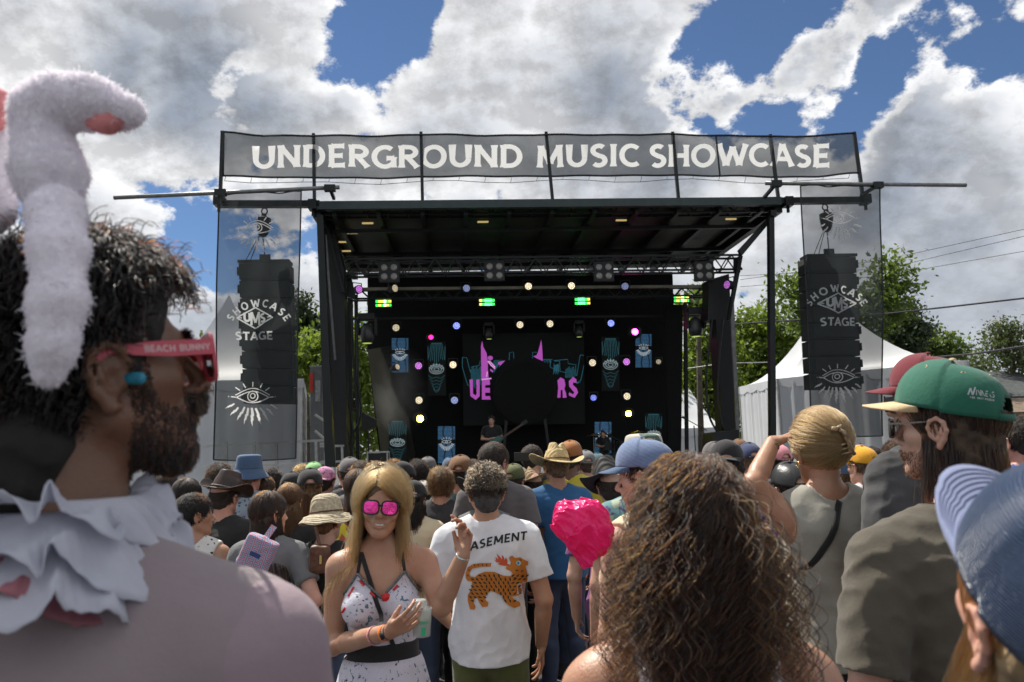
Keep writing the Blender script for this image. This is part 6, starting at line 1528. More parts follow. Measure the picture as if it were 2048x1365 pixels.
# ================================================================== the near people
class Hero:
    def __init__(s, px, py, Y, label, yaw, sk, group='festival crowd', earz=EARZ):
        q = P(px, py, Y); s.s = q.z/earz; s.yaw = R(yaw); s.o = empty('person', (q.x, q.y, 0), s.yaw, label, 'person', group); s.o.scale = (s.s,)*3
        s.M = Matrix.Translation((q.x, q.y, 0)) @ Matrix.Rotation(s.yaw, 4, 'Z') @ Matrix.Scale(s.s, 4); s.I = s.M.inverted(); s.sk = sk; PEOPLE.append((label, round(s.s, 3)))
    def L(s, px, py, Y): return tuple(s.I @ P(px, py, Y))
    def LW(s, w): return tuple(s.I @ Vector(w))
    def dirL(s, v): return tuple((s.I.to_3x3() @ Vector(v)).normalized())
def merge(name, parts):
    V, T, Q, n = [], [], [], 0
    for v, t, q in parts:
        V.append(v); T.append(t+n); Q.append(q+n); n += len(v)
    return mesh_np(name, np.concatenate(V), [x for x in (np.concatenate(T), np.concatenate(Q)) if len(x)])
def hero_body(h, J, female=False, head=(0, 0, 0), fat=1.0, res=.006, headres=.0026, hands=(), smile=False, headx=None, T=(0, 0, EARZ), hs=1.0, leg=True):
    xs = [p[0] for j in J for p in j[:3]]; ys = [p[1] for j in J for p in j[:3]]; zs = [p[2] for j in J for p in j[:3]]
    fd = Field((min(-.26, min(xs)-.1), min(-.2, min(ys)-.1), -.02), (max(.26, max(xs)+.1), max(.2, max(ys)+.1), max(1.56, max(zs)+.08)), res)
    if leg: legs(fd, 0, female)
    torso(fd, 0, female, fat=fat); arms(fd, J, 0, female, hands=False)
    T = np.array(T); Mr = rotm(*head); r = .050 if female else .058; neck(fd, (0, -.015, 1.42), T, Mr, hs, r); fd.apply(lambda X, Y, Z: np.maximum(1.535-Z, np.sqrt(X*X+Y*Y)-.13), (-.13, -.13, 1.535), (.13, .13, 1.8), .001, 's')
    parts = [fd.verts()]; hf = Field(T-np.array((.15, .17, .15)), T+np.array((.15, .17, .17)), headres)
    head_prims(hf, T, Mr, hs, female, smile); neck(hf, (0, -.015, 1.42), T, Mr, hs, r, .02); hf.half((0, 0, T[2]-.135), (0, 0, -1))
    if headx: headx(hf, T, Mr)
    hv = hf.verts(); parts.append(hv)
    for (Wr, d, n, side, kw) in hands:
        Wr = np.array(Wr); f2 = Field(Wr-.21, Wr+.21, .0024); E_ = min((np.array(j[1]) for j in J), key=lambda e: min(np.linalg.norm(np.array(j2[2])-Wr)*0+np.linalg.norm(e-Wr)*0+(0 if np.linalg.norm(np.array([jj[2] for jj in J if np.allclose(jj[1], e)][0])-Wr) < .01 else 1) for j2 in J))
        w = .86 if female else 1.0; a = Wr+(E_-Wr)*.16; f2.cap(a, Wr, .0285*w, .0255*w, .01); hand(f2, Wr, d, n, side, .92 if female else 1.0, **kw); parts.append(f2.verts())
    link('body', merge('body', parts), SK[h.sk], h.o); return hv[0], T, Mr
def clothe(h, me, mt, name='shirt'): return link(name, me, mt, h.o)
def basics(h, female=False, tc='charcoal', fat=1.0, short=False):
    link('trousers', trousers_mesh(female, short, fat), FC[tc], h.o)
    for t in (1, -1): o = link('shoe', shoe_mesh(), FC['charcoal'], h.o); o.scale.x = t
def bvh_of(o, M):
    me = o.data; return BVHTree.FromPolygons([M @ v.co for v in me.vertices], [tuple(p.vertices) for p in me.polygons])
def tess(poly, step):
    """fill a 2D outline with small triangles"""
    v = [Vector(p) for p in poly]; n = len(v); xs = [p.x for p in v]; ys = [p.y for p in v]; dense = []
    for i in range(n):
        a, b = v[i], v[(i+1) % n]; k = max(1, int((b-a).length/step)); dense += [a.lerp(b, j/k) for j in range(k)]
    m_ = len(dense); edges = [(i, (i+1) % m_) for i in range(m_)]; y = min(ys)+step*.5; pts = list(dense)
    while y < max(ys):
        x = min(xs)+step*.5
        while x < max(xs):
            ins = False; j = n-1
            for i in range(n):
                if (v[i].y > y) != (v[j].y > y) and x < (v[j].x-v[i].x)*(y-v[i].y)/(v[j].y-v[i].y+1e-12)+v[i].x: ins = not ins
                j = i
            if ins and min((p-Vector((x, y))).length for p in dense) > step*.45: pts.append(Vector((x, y)))
            x += step
        y += step
    vo, _, fo, *_r = delaunay_2d_cdt(pts, edges, [], 1, 1e-6); return [tuple(p) for p in vo], [tuple(f) for f in fo]
def cast_print(name, shapes, bv, h, mt, off=.0015, step=None):
    """flat print on cloth: outlines given in photo pixels, laid on the surface"""
    V, Fa = [], []
    for k, sh in enumerate(shapes):
        v, f = tess(sh, step) if step else sh; hit = []
        for x, y in v:
            d = RAY(x, y).normalized(); loc_, nor, _, _ = bv.ray_cast(CAMP, d); hit.append(None if loc_ is None else loc_-d*(off+(k % 5)*.0003))
        base = len(V); V += [tuple(h.I @ (p if p is not None else Vector())) for p in hit]
        Fa += [tuple(i+base for i in q) for q in f if all(hit[i] is not None for i in q)]
    if not Fa: return None
    me = bpy.data.meshes.new(name); me.from_pydata(V, [], Fa); me.polygons.foreach_set('use_smooth', [True]*len(me.polygons)); me.update(); return link(name, me, mt, h.o)
def subdiv_stroke(v, f, n=1): return v, f
def on_head(o, T, Mr, s=1.0): o.matrix_basis = head_matrix(T, np.array(Mr)*s); return o
def sunglasses(h, T, Mr, frame, lens, hs=1.0, big=1.0, text=None, name='sunglasses', y0=.112, thin=1.0):
    fr = MB()
    for t in (-1, 1):
        def out(rx, rz, n=32):
            q = []
            for k in range(n):
                a = 2*math.pi*k/n; c, s_ = math.cos(a), math.sin(a); x = abs(c)**.72*math.copysign(rx, c); z = abs(s_)**.72*math.copysign(rz, s_); z += .003*(abs(x)/rx)*(1 if z > 0 else 0); xx = t*.0345+x; q.append((xx, y0-2.2*xx*xx, .010+z*(1.0 if z > 0 else 1-.12*0)))
            return q
        a, b = out(.0285*big, .0245*big), out(.0235*big, .0195*big); n = 32
        vs = [(x, y+.002, z) for x, y, z in a]+[(x, y+.002, z) for x, y, z in b]+[(x, y-.002, z) for x, y, z in a]+[(x, y-.002, z) for x, y, z in b]
        f = []
        for k in range(n):
            k2 = (k+1) % n; f += [(k, k2, n+k2, n+k), (2*n+k, 3*n+k, 3*n+k2, 2*n+k2), (k, 2*n+k, 2*n+k2, k2), (n+k, n+k2, 3*n+k2, 3*n+k)]
        fr.add(vs, f)
    fr.bar((-.010, y0, .018), (.010, y0, .018), .006, .007)
    g = fr.build(name, frame, h.o); on_head(g, T, Mr, hs); fix_normals(g.data)
    for t in (-1, 1):
        V = []; n = 24; c = (t*.0345, y0-2.2*.0345**2+.0015, .010); V.append(c)
        for k in range(n):
            a = 2*math.pi*k/n; cc, s_ = math.cos(a), math.sin(a); x = t*.0345+abs(cc)**.72*math.copysign(.0245*big, cc); z = .010+abs(s_)**.72*math.copysign(.0205*big, s_); V.append((x, y0-2.2*x*x, z))
        MB().add(V, [(0, 1+k, 1+(k+1) % n) for k in range(n)]).build('lens', lens, g, smooth=True)
        xo = t*(.0345+.028*big); yo = y0-2.2*xo*xo
        tm = MB(); pts = [(xo, yo+.001, .021), (t*.073, .06, .0225), (t*.0815, .018, .0255), (t*.082, -.002, .028), (t*.083, -.022, .016)]; hw = [.0085*thin, .0085*thin, .0065*thin, .005*thin, .004*thin]; vs = []
        for (x, y, z), w in zip(pts, hw): vs += [(x-t*.001, y, z-w), (x-t*.001, y, z+w), (x+t*.0018, y, z-w), (x+t*.0018, y, z+w)]
        f = []
        for k in range(4): a = 4*k; b = a+4; f += [(a, b, b+1, a+1), (a+2, a+3, b+3, b+2), (a+1, b+1, b+3, a+3), (a, a+2, b+2, b)]
        o = tm.add(vs, f+[(0, 1, 3, 2), (16, 18, 19, 17)]).build('temple', frame, g); fix_normals(o.data)
        if text and t == 1:
            st, w = text2d(text, 1.0, .22, .2, .14); M_ = MB()
            a0, a1 = Vector(pts[0]), Vector(pts[2]); L_ = (pts[0][1]-.006)-(.030)
            for v, f2, c2 in st:
                q = []
                for u, vv in v:
                    y = .030+(u/w+.5)*L_; tt = (y-.06)/(pts[0][1]-.06) if y > .06 else (y-.018)/(.042); P0, P1 = (pts[1], pts[0]) if y > .06 else (pts[2], pts[1])
                    q.append((P0[0]+(P1[0]-P0[0])*tt+.0023, y, P0[2]+(P1[2]-P0[2])*tt-.0035+vv*.0068))
                M_.add(q, f2)
            M_.build('lettering', mat('pale_pink_print', (.75, .5, .5), .5, var=0), g)
    return g
def surf_roots(V, n, rg, cond):
    """random surface points of a head grid that meet a condition in head space"""
    ok = np.nonzero(cond(V))[0]; return V[rg.choice(ok, n)]+rg.normal(size=(n, 3))*.0012

# ------------------------------------------------------------------ bearded man with plush rabbit ears
h = Hero(166, 762, .92, 'bearded man in plush bunny ears and pink sunglasses, seen from behind', -8, 'brown', earz=1.675); A = h
J = [((.195, -.01, 1.40), (.262, -.02, 1.12), (.25, .12, .90), (0, .2, -1)), ((-.195, -.01, 1.40), (-.262, -.02, 1.12), (-.25, .12, .90), (0, .2, -1))]
hd = (-41, 9, 0); T = (0, .02, 1.675)
hv, T, Mr = hero_body(h, J, head=hd, headres=.0024, T=T, hs=1.0)
basics(h)
sheer = fabric('cloth_sheer', (.25, .20, .21), .75, .05); sheer_sleeve = fabric('cloth_sheer_sleeve', (.28, .205, .235), .75, .05)
def wrm(X, Y, Z): return np.clip((1.42-Z)*1.2, .05, .6)
def hshirt(J, fat=1.0, female=False, g=.014, res=.006, hem=.86, sleeve=.62, seed=0, amp=.005, neckr=.072, long=False, collar=(0, 0)):
    return shirt_mesh('long' if long else 'tee', 'x', female, fat, res, hem, seed, J, sleeve, amp, g, neckr)
clothe(h, hshirt(J, g=.016, long=True, amp=.003, seed=4, neckr=.070), sheer)
# right sleeve and shoulder seam of a pinker cloth
fd = Field((.10, -.2, .85), (.42, .3, 1.50), .006); S, E_, Wr, _ = J[0]; S = np.array(S); E_ = np.array(E_); fd.cap(S, E_, .0695, .069, .02).cap(E_, Wr, .069, .055, .02); fd.cap((.06, -.012, 1.44), S, .064, .0695, .02)
fd.wrinkle(.0015, 16, 8); fd.half((.196, 0, 1.4), (-1, .05, -.22)); fd.half(Wr, (0, .3, -1)); link('sleeve', fd.mesh('sleeve'), sheer_sleeve, h.o)
q = [S+np.array((-.002+.012*math.cos(a)*0+.0, .0690*math.cos(a), .0690*math.sin(a)-.0)) for a in np.linspace(-.9, 4.0, 26)]
MB().tube([tuple(p) for p in q], .0052, 6).build('seam', mat('seam_lilac', (.45, .27, .42), .7, var=.1), h.o, smooth=True)
# ruffled collar
rufm = mat('ruffle_white', (.68, .69, .76), .8, var=.06, vs=20, transl=.4, bump=.5, bs=260)
def ruffle(seed, r0, r1, z0, z1, n=9, amp=.016, rows=12, nu=260, tilt=.0):
    rg = np.random.default_rng(seed); ph = rg.random(6)*6.28; V = []
    for i in range(nu):
        a = 2*math.pi*i/nu; dx, dy = math.cos(a), math.sin(a)*.92
        wv = math.sin(n*a+ph[0]+1.2*math.sin(2*a+ph[1]))+.5*math.sin(2.3*n*a+ph[2]+math.sin(3*a)); w2 = math.cos(n*a+ph[0]+1.2*math.sin(2*a+ph[1])+.9)+.4*math.sin(1.7*n*a+ph[3])
        for j in range(rows+1):
            t = j/rows; r = r0+(r1-r0)*t*(1+.10*math.sin(3*a+ph[4])); sh = 1.0; k = t**1.15
            z = z0+(z1-z0)*t**.8+amp*wv*k+.006*math.sin(5*n*a*.5+t*6+ph[5])*k+.0012*math.sin(31*a+5*t+ph[2])*k+.0012*math.sin(67*a-9*t)*k; rr = r+amp*.8*w2*k; aa = .10*w2*k
            V.append(((rr*math.cos(a+aa)), rr*.92*math.sin(a+aa)-.02, z-.03*math.sin(a)*tilt-max(0, (abs(dx)-.5))*.10*t))
    return V, [(i*(rows+1)+j, ((i+1) % nu)*(rows+1)+j, ((i+1) % nu)*(rows+1)+j+1, i*(rows+1)+j+1) for i in range(nu) for j in range(rows)]
for k, (r0, r1, z0, z1, n, am) in enumerate(((.074, .150, 1.530, 1.478, 6, .012), (.072, .132, 1.545, 1.512, 8, .011), (.070, .108, 1.555, 1.560, 9, .010))):
    V, Fa = ruffle(21+k*3, r0, r1, z0, z1, n, am); sheet('ruffle', V, Fa, rufm, h.o, .0012)
V, Fa = ruffle(5, .076, .138, 1.525, 1.475, 3, .003); sheet('collar', V, Fa, mat('collar_rose', (.42, .16, .19), .7, var=.1, transl=.2), h.o, .001)
# hair and beard
Hm = head_matrix(T, np.array(Mr)); rg = np.random.default_rng(4)
fd = Field((-.14, -.17, -.13), (.14, .13, .21), .005); fd.ell((0, -.026, .054), (.084, .108, .098), 0); fd.ell((0, -.075, -.06), (.068, .055, .085), .03)
fd.wrinkle(.005, 75, 2); fd.ell((0, .135, -.02), (.10, .112, .105), .01, None, 's')
for t in (-1, 1): fd.cap((t*.072, .022, .05), (t*.070, .022, .0), .010, .006, .012)
if 1: pass; fd.ell((.098, -.012, -.005), (.034, .034, .046), .006, None, 's'); fd.ell((-.098, -.012, -.005), (.034, .034, .046), .006, None, 's')
hb = link('hair', fd.mesh('hair'), HM['black'][1], h.o); hb.matrix_basis = Hm
P0, N0 = scalp_roots(14000, rg, -.05, .07, .010); ok = ((P0[:, 1] < .012) | (P0[:, 2] > .10)) & ~((np.abs(P0[:, 1]+.01) < .03) & (P0[:, 2] < .045)); P0, N0 = P0[ok], N0[ok]; LL = np.where(P0[:, 2] > .085, .056, .028)*(.5+.7*rg.random(len(P0))); pts = grow(P0, N0, LL, 16, flow_swirl,   .06, [(HEAD_C[0], HEAD_C[1]*1.08)] , (.0085, 135), .30, rg, .3)
link_curves('strands', curves_data('strands', pts, .0007, .0004), hairmat('hair_nearblack', 1.15, .25, .3), hb)
Hi = np.linalg.inv(np.array(Hm)); hl = hv@Hi[:3, :3].T+Hi[:3, 3]; jit = rg.normal(size=len(hl))*.006
def beardc(v): z = v[:, 2]+jit; y = v[:, 1]; x = np.abs(v[:, 0]); return (y > .012) & (y < .12) & (((z < -.030-.35*np.clip(y-.03, 0, .05)+np.clip(.045-y, 0, .03)*1.2) & (z > -.115) & ((y < .088) | (z < -.060))) | ((z < -.030) & (z > -.040) & (y > .07) & (x < .032)) | ((x > .05) & (y < .035) & (z < .03) & (z > -.09)))
R0 = surf_roots(hl, 9000, rg, beardc); Nb = R0-np.array((0, .0, -.02)); Nb /= np.linalg.norm(Nb, axis=1)[:, None]; Lb = .0060*(.6+.8*rg.random(len(R0)))*np.where(R0[:, 2] < -.07, 1.3, 1)*np.where(R0[:, 1] < .045, .6, 1)
pts = grow(R0, Nb, Lb, 6, (0, .15, -1), .3, [], (.0008, 400), .25, rg, .25)
br = link_curves('beard', curves_data('beard', pts, .0006, .0003), HM['dark'][0], h.o); br.matrix_basis = Hm
mo = surf_roots(hl, 1500, rg, lambda v: (v[:, 1] > .084) & (v[:, 2] < -.029) & (v[:, 2] > -.041) & (np.abs(v[:, 0]) < .03)); mo[:, 1] += .001
pts = grow(mo, np.tile(np.array((0, 1., 0)), (len(mo), 1)), .014, 7, (0, .2, -1), .3, [], (.001, 300), .6, rg, .25); o = link_curves('moustache', curves_data('moustache', pts, .0007, .0003), HM['dark'][0], h.o); o.matrix_basis = Hm
eb = surf_roots(hl, 500, rg, lambda v: (v[:, 1] > .066) & (v[:, 2] > .030) & (v[:, 2] < .042) & (np.abs(v[:, 0]) < .045) & (np.abs(v[:, 0]) > .012)); pts = grow(eb, np.tile(np.array((0, 1., 0)), (len(eb), 1)), .010, 5, (1, 0, .1), .0, [], (0, 0), .3, rg, .25); o = link_curves('eyebrow', curves_data('eyebrow', pts, .0006, .0003), HM['black'][0], h.o); o.matrix_basis = Hm
pinkp = mat('pink_plastic', (.72, .12, .17), .35, var=.04, transl=.25); dlens = mat('dark_red_lens', (.03, .006, .008), .05, var=0, spec=.8)
sunglasses(h, T, Mr, pinkp, dlens, 1.0, 1.12, 'BEACH BUNNY', y0=.116)
pl = empty('earplug', tuple(h.M @ (Hm @ Vector((.079, .012, -.004)))), 0, 'small blue foam earplug in the ear of the bearded man', 'earplug')
e1 = h.M.to_3x3() @ (Hm.to_3x3() @ Vector((.75, .6, -.12))); e1.normalize(); MB().tube([-e1*.006, e1*.004, e1*.015, e1*.018], [.0065, .007, .0068, .0045], 12).build('plug', mat('foam_blue', (.02, .24, .36), .6, var=.2, vs=200), pl, smooth=True)
# plush ears on a headband
fur = mat('plush_white', (.86, .83, .88), .9, var=.06, vs=30); furh = bpy.data.materials.new('plush_fibre'); furh.use_nodes = True; N_ = furh.node_tree.nodes; bb = N_['Principled BSDF']; bb.inputs['Base Color'].default_value = (.90, .87, .92, 1); bb.inputs['Roughness'].default_value = .6
tr_ = N_.new('ShaderNodeBsdfTranslucent'); tr_.inputs[0].default_value = (.92, .88, .93, 1); ms_ = N_.new('ShaderNodeMixShader'); ms_.inputs[0].default_value = .4; furh.node_tree.links.new(bb.outputs[0], ms_.inputs[1]); furh.node_tree.links.new(tr_.outputs[0], ms_.inputs[2]); furh.node_tree.links.new(ms_.outputs[0], N_['Material Output'].inputs[0])
plush_pink = mat('plush_pink', (.72, .26, .26), .9, var=.1, vs=60, bump=.5, bs=300)
hbnd = empty('bunny_ear_headband', (0, 0, 0)); hbnd.parent = h.o
def plush(name, chain, Yd, seed, n, lining=None, flat=.8):
    w = [(np.array(h.L(x, y, Y_)), r*Y_/F/h.s) for x, y, r, Y_ in chain]; pts_ = np.array([a for a, b in w]); fdd = Field(pts_.min(0)-.07, pts_.max(0)+.07, .004)
    for (a, ra), (b, rb) in zip(w, w[1:]): fdd.cap(a, b, ra*.78, rb*.78, .018)
    fdd.wrinkle(.0015, 60, seed)
    if lining:
        lw = [(np.array(h.L(x, y, Y_)), r*Y_/F/h.s) for x, y, r, Y_ in lining]
    V_, T_, Q_ = fdd.verts(); me = mesh_np(name, V_, [T_, Q_]); o = link(name, me, fur, hbnd); rg = np.random.default_rng(seed); idx = rg.choice(len(V_), n); nn = np.zeros(len(V_)*3, np.float32); me.vertices.foreach_get('normal', nn) if False else None
    N3 = np.array([me.vertices[int(i)].normal[:] for i in idx]); R0 = V_[idx]+rg.normal(size=(n, 3))*.0012; pts = grow(R0, N3, .0075*(.6+.7*rg.random(n)), 5, (0, 0, -1), .05, [], (.0007, 500), .55, rg, .45)
    link_curves('fur', curves_data('fur', pts, .00045, .00015), furh, o)
    if lining:
        f3 = Field(lw[0][0]-.08, lw[0][0]+.08, .004)
        for (a, ra), (b, rb) in zip(lw, lw[1:]): f3.cap(a, b, ra, rb, .01)
        link('lining', f3.mesh('lining'), plush_pink, o)
    return o
plush('band', [(98, 745, 36, .790), (104, 690, 46, .785), (116, 600, 56, .785), (118, 500, 58, .795), (112, 425, 56, .82), (100, 405, 40, .88), (92, 420, 30, .95)], .75, 2, 20000)
plush('ear', [(104, 400, 62, .84), (100, 345, 80, .84), (84, 290, 62, .84), (82, 225, 62, .84), (118, 200, 58, .84), (185, 208, 58, .84), (250, 224, 44, .84)], .78, 3, 26000, [(188, 242, 21, .835), (215, 245, 22, .835), (245, 238, 17, .835)])
plush('ear', [(-20, 420, 60, .90), (-30, 330, 70, .90), (-45, 250, 62, .90), (-40, 215, 40, .90)], .9, 5, 9000, [(-14, 240, 26, .875), (-2, 205, 24, .875), (-10, 190, 16, .875)])

# ------------------------------------------------------------------ smiling blonde woman
h = Hero(763, 1019, 2.95, 'smiling blonde woman in mirrored pink sunglasses facing the camera with a cup', 187, 'tan'); Bw = h
eR, wR = h.L(664, 1292, 2.92), h.L(780, 1264, 2.66); eL, wL = h.L(882, 1214, 2.84), h.L(926, 1112, 2.78)
J = [((.180, -.01, 1.405), eR, wR, (0, 0, 1)), ((-.180, -.01, 1.405), eL, wL, (0, 0, 1))]
tgt = np.array(h.L(846, 1236, 2.6)); dR = nrm(tgt-np.array(wR)+np.array((0, .02, .02))); nR = nrm((-.25, -.75, .35)); nL = nrm(h.dirL((-.55, -.8, .2)))
hd = (0, 2, -5)
hv, T, Mr = hero_body(h, J, True, hd, .95, headres=.0022, smile=True, hands=[(wR, dR, nR, 1, dict(curl=(.55, .55, .55, .6), thumb=(.5, .9), spread=.05)), (wL, h.dirL((.12, .1, 1)), nL, -1, dict(curl=(.42, .62, .75, .95), thumb=(.3, .25), spread=.06))])
basics(h, True, 'black')
print('T hero2', time.time()-T0)
pr_ = [('blob', 34, .63, (.06, .16, .22)), ('spot', 42, .15, (.02, .02, .025)), ('spot', 23, .10, (.45, .03, .03)), ('blob', 60, .66, (.25, .32, .4))]
dressm = fabric('cloth_print_dress', (.62, .60, .68), pattern=pr_)
dtop = lambda x: 1.40+.95*np.minimum(np.abs(x), .088)-1.5*np.maximum(np.abs(x)-.088, 0)-.09
fd = Field((-.24, -.2, 1.06), (.24, .24, 1.46), .005); torso(fd, .010, True, fat=.95, k=.03)
fd.apply(lambda X, Y, Z: Z-np.where(Y > -.03, dtop(X), 1.22)+0*Y, (-.24, -.2, 1.06), (.24, .24, 1.4), .004, 'i') if False else None
X_, Y_, Z_ = fd.grid(np.zeros(3, int), fd.n); fd.d = np.maximum(fd.d, (Z_-np.where(Y_ > -.02, dtop(X_), 1.26)).astype(np.float32)); fd.wrinkle(.002, 40, 3); fd.half((0, 0, 1.125), (0, 0, -1)); dr = link('dress', fd.mesh('dress'), dressm, h.o)
bv = BVHTree.FromPolygons([v.co.copy() for v in dr.data.vertices], [tuple(p.vertices) for p in dr.data.polygons]); lace = MB(); tp = []
for i in range(61):
    x = -.150+.3*i/60; z = dtop(x)-.004; hit = bv.ray_cast(Vector((x, .35, z)), Vector((0, -1, 0)))
    if hit[0]: tp.append(hit[0]+Vector((0, .002+.0015*math.sin(i*2.3), .003)))
lace.tube(tp, .0055, 6); lacem = mat('lace_black', (.02, .02, .02), .8, var=.8, vs=260, col2=(.25, .25, .25)); lace.build('lace_trim', lacem, dr, smooth=True)
redr = mat('ribbon_red', (.55, .015, .02), .5, var=.1)
for x0, x1, dz in ((.062, .078, -.016), (.10, .118, -.03), (.128, .14, -.052), (.02, .038, -.016), (-.06, -.045, -.02)):
    q = []
    for k in range(6):
        x = x0+(x1-x0)*k/5; hit = bv.ray_cast(Vector((x, .35, dtop(x)+dz)), Vector((0, -1, 0)))
        if hit[0]: q.append(hit[0]+Vector((0, .002, 0)))
    if len(q) > 2: MB().tube(q, .005, 6).build('ribbon', redr, dr)
hit = bv.ray_cast(Vector((-.018, .35, 1.31)), Vector((0, -1, 0)))
if hit[0]: MB().rev([(.001, .012), (.012, .008), (.018, 0)], hit[0], 7, 'y', False).build('bow', redr, dr)
bodyb = None
def strap(pts, w, mt, name, par, th=.003, nrm_=(0, 1, 0)):
    q = [Vector(p) for p in pts]; V = []
    for i, p in enumerate(q):
        d = (q[min(i+1, len(q)-1)]-q[max(i-1, 0)]).normalized(); s_ = d.cross(Vector(nrm_)).normalized()*w/2; V += [p-s_, p+s_]
    return sheet(name, V, [(2*i, 2*i+2, 2*i+3, 2*i+1) for i in range(len(q)-1)], mt, par, th)
def body_strap(h, fdp, a, b, w, mt, name, par, n=24, off=.004, frm=1):
    """strap lying on the front (frm=1) or back (-1) between two local (x,z) points"""
    q = []
    for i in range(n+1):
        t = i/n; x = a[0]+(b[0]-a[0])*t; z = a[1]+(b[1]-a[1])*t; hit = fdp.ray_cast(Vector((x, .5*frm, z)), Vector((0, -frm, 0)))
        if hit[0]: q.append(hit[0]+Vector((0, frm*off, 0)))
    q2 = [q[0]]+[(q[i-1]+q[i]*2+q[i+1])/4 for i in range(1, len(q)-1)]+[q[-1]]
    return strap(q2, w, mt, name, par)
blk = FC['black']; bo = [c for c in h.o.children if c.name.startswith('body')][0]; bb_ = BVHTree.FromPolygons([v.co.copy() for v in bo.data.vertices], [tuple(p.vertices) for p in bo.data.polygons])
for t in (1, -1): body_strap(h, bb_, (t*.088, 1.385), (t*.075, 1.465), .011, blk, 'strap', dr)
for z in (1.135,):
    fd = Field((-.22, -.2, 1.02), (.22, .2, 1.16), .006); torso(fd, .013, True, fat=.95); fd.half((0, 0, 1.14), (0, 0, 1)); fd.half((0, 0, 1.07), (0, 0, -1)); link('waistband', fd.mesh('waistband'), blk, dr)
V = []
for j in range(26):
    z = 1.08-.62*j/25; t = j/25
    for i in range(140):
        a = 2*math.pi*i/140; fo = 1+(.05+.10*t)*math.sin(13*a+.8*math.sin(3*a)+t)*t**.5*.55; V.append(((.142+.13*t**.8)*math.cos(a)*fo, (.112+.13*t**.8)*math.sin(a)*fo, z))
sheet('skirt', V, [(j*140+i, j*140+(i+1) % 140, (j+1)*140+(i+1) % 140, (j+1)*140+i) for j in range(25) for i in range(140)], dressm, dr, .003)
tor = BVHTree.FromPolygons([v.co.copy() for v in dr.data.vertices]+[v.co.copy() for v in bo.data.vertices], [tuple(p.vertices) for p in dr.data.polygons]+[tuple(i+len(dr.data.vertices) for i in p.vertices) for p in bo.data.polygons])
body_strap(h, tor, (.075, 1.462), (-.055, 1.10), .016, blk, 'bag_strap', h.o, 40, .005)
# teeth, lips, glasses, hair
te = MB(); q = [(-.0245, .0815, -.0445), (-.015, .0915, -.0500), (-.005, .0955, -.0520), (.005, .0955, -.0520), (.015, .0915, -.0500), (.0245, .0815, -.0445)]
for a, b in zip(q, q[1:]): te.bar(a, b, .003, .0085)
on_head(te.build('teeth', mat('tooth', (.75, .72, .66), .25, var=0), h.o), T, Mr)
lips = MB(); up_ = [(-.031, .078, -.0385), (-.017, .0945, -.0450), (-.004, .0995, -.0470), (.004, .0995, -.0470), (.017, .0945, -.0450), (.031, .078, -.0385)]; lo_ = [(-.030, .079, -.0405), (-.016, .0935, -.0575), (0, .0975, -.0615), (.016, .0935, -.0575), (.030, .079, -.0405)]
lips.tube(up_, [.001, .0022, .0024, .0024, .0022, .001], 8).tube(lo_, [.001, .0026, .0032, .0026, .001], 8); on_head(lips.build('lips', mat('lip', (.42, .13, .11), .35, var=.1), h.o, smooth=True), T, Mr)
blkp = mat('glossy_black', (.015, .012, .015), .15, var=0); pm = bpy.data.materials.new('mirror_pink'); pm.use_nodes = True; nt = pm.node_tree; b = nt.nodes['Principled BSDF']; b.inputs['Base Color'].default_value = (.95, .08, .42, 1); b.inputs['Metallic'].default_value = 1; b.inputs['Roughness'].default_value = .12
n_ = nt.nodes.new('ShaderNodeTexNoise'); n_.inputs['Scale'].default_value = 130; t_ = nt.nodes.new('ShaderNodeTexCoord'); nt.links.new(t_.outputs['Object'], n_.inputs['Vector']); bp_ = nt.nodes.new('ShaderNodeBump'); bp_.inputs['Strength'].default_value = .35; bp_.inputs['Distance'].default_value = .002; nt.links.new(n_.outputs['Fac'], bp_.inputs['Height']); nt.links.new(bp_.outputs[0], b.inputs['Normal'])
sunglasses(h, T, Mr, blkp, pm, 1.0, 1.14, y0=.121)
Hm = head_matrix(T, Mr); rg = np.random.default_rng(8)
fd = Field((-.14, -.16, -.24), (.14, .14, .17), .005); fd.ell((0, -.02, .047), (.083, .106, .096), 0)
for t in (-1, 1): fd.cap((t*.072, .0, .05), (t*.082, .012, -.15), .014, .014, .03)
fd.cap((0, -.09, 0), (0, -.09, -.18), .05, .04, .03); fd.wrinkle(.003, 70, 2); fd.ell((0, .115, -.035), (.067, .085, .118), .01, None, 's'); hb = link('hair', fd.mesh('hair'), HM['light'][1], h.o); hb.matrix_basis = Hm
P0, N0 = scalp_roots(7500, rg, -.03, .072, .006); part = .022
def flow_part(P0, N0):
    s_ = np.where(P0[:, 0] > part, 1.0, -1.0); top = np.clip((P0[:, 2]-.06)/.06, 0, 1); return np.stack([s_*(.4+1.8*top), np.where(P0[:, 1] > .02, .25, -.5)*top+np.where(P0[:, 1] > 0, .1, -.2), -1+0*s_], 1)
FACE_C = (np.array((0, .045, -.03)), np.array((.068, .085, .125))); CHEST_C = (np.array((0, .02, -.33)), np.array((.19, .125, .20)))
pts = comb(P0, .36*(.75+.35*rg.random(len(P0))), 20, rg, part, .020, (.0055, 32), fwd=.006, fan=.012, col=[(np.array((0, .0, -.35)), np.array((.19, .115, .19)))])
hg = hairmat('hair_golden', .24, .35); link_curves('strands', curves_data('strands', pts, .00065, .0004), hg, hb)
P1, _ = scalp_roots(1500, rg, -.03, .072, .006); pts = comb(P1, .36*(.5+.6*rg.random(len(P1))), 22, rg, part, .045, (.010, 26), fwd=.004, fan=.022, col=[(np.array((0, .0, -.35)), np.array((.19, .115, .19)))])
link_curves('loose_strands', curves_data('loose_strands', pts, .0006, .0002), hg, hb)
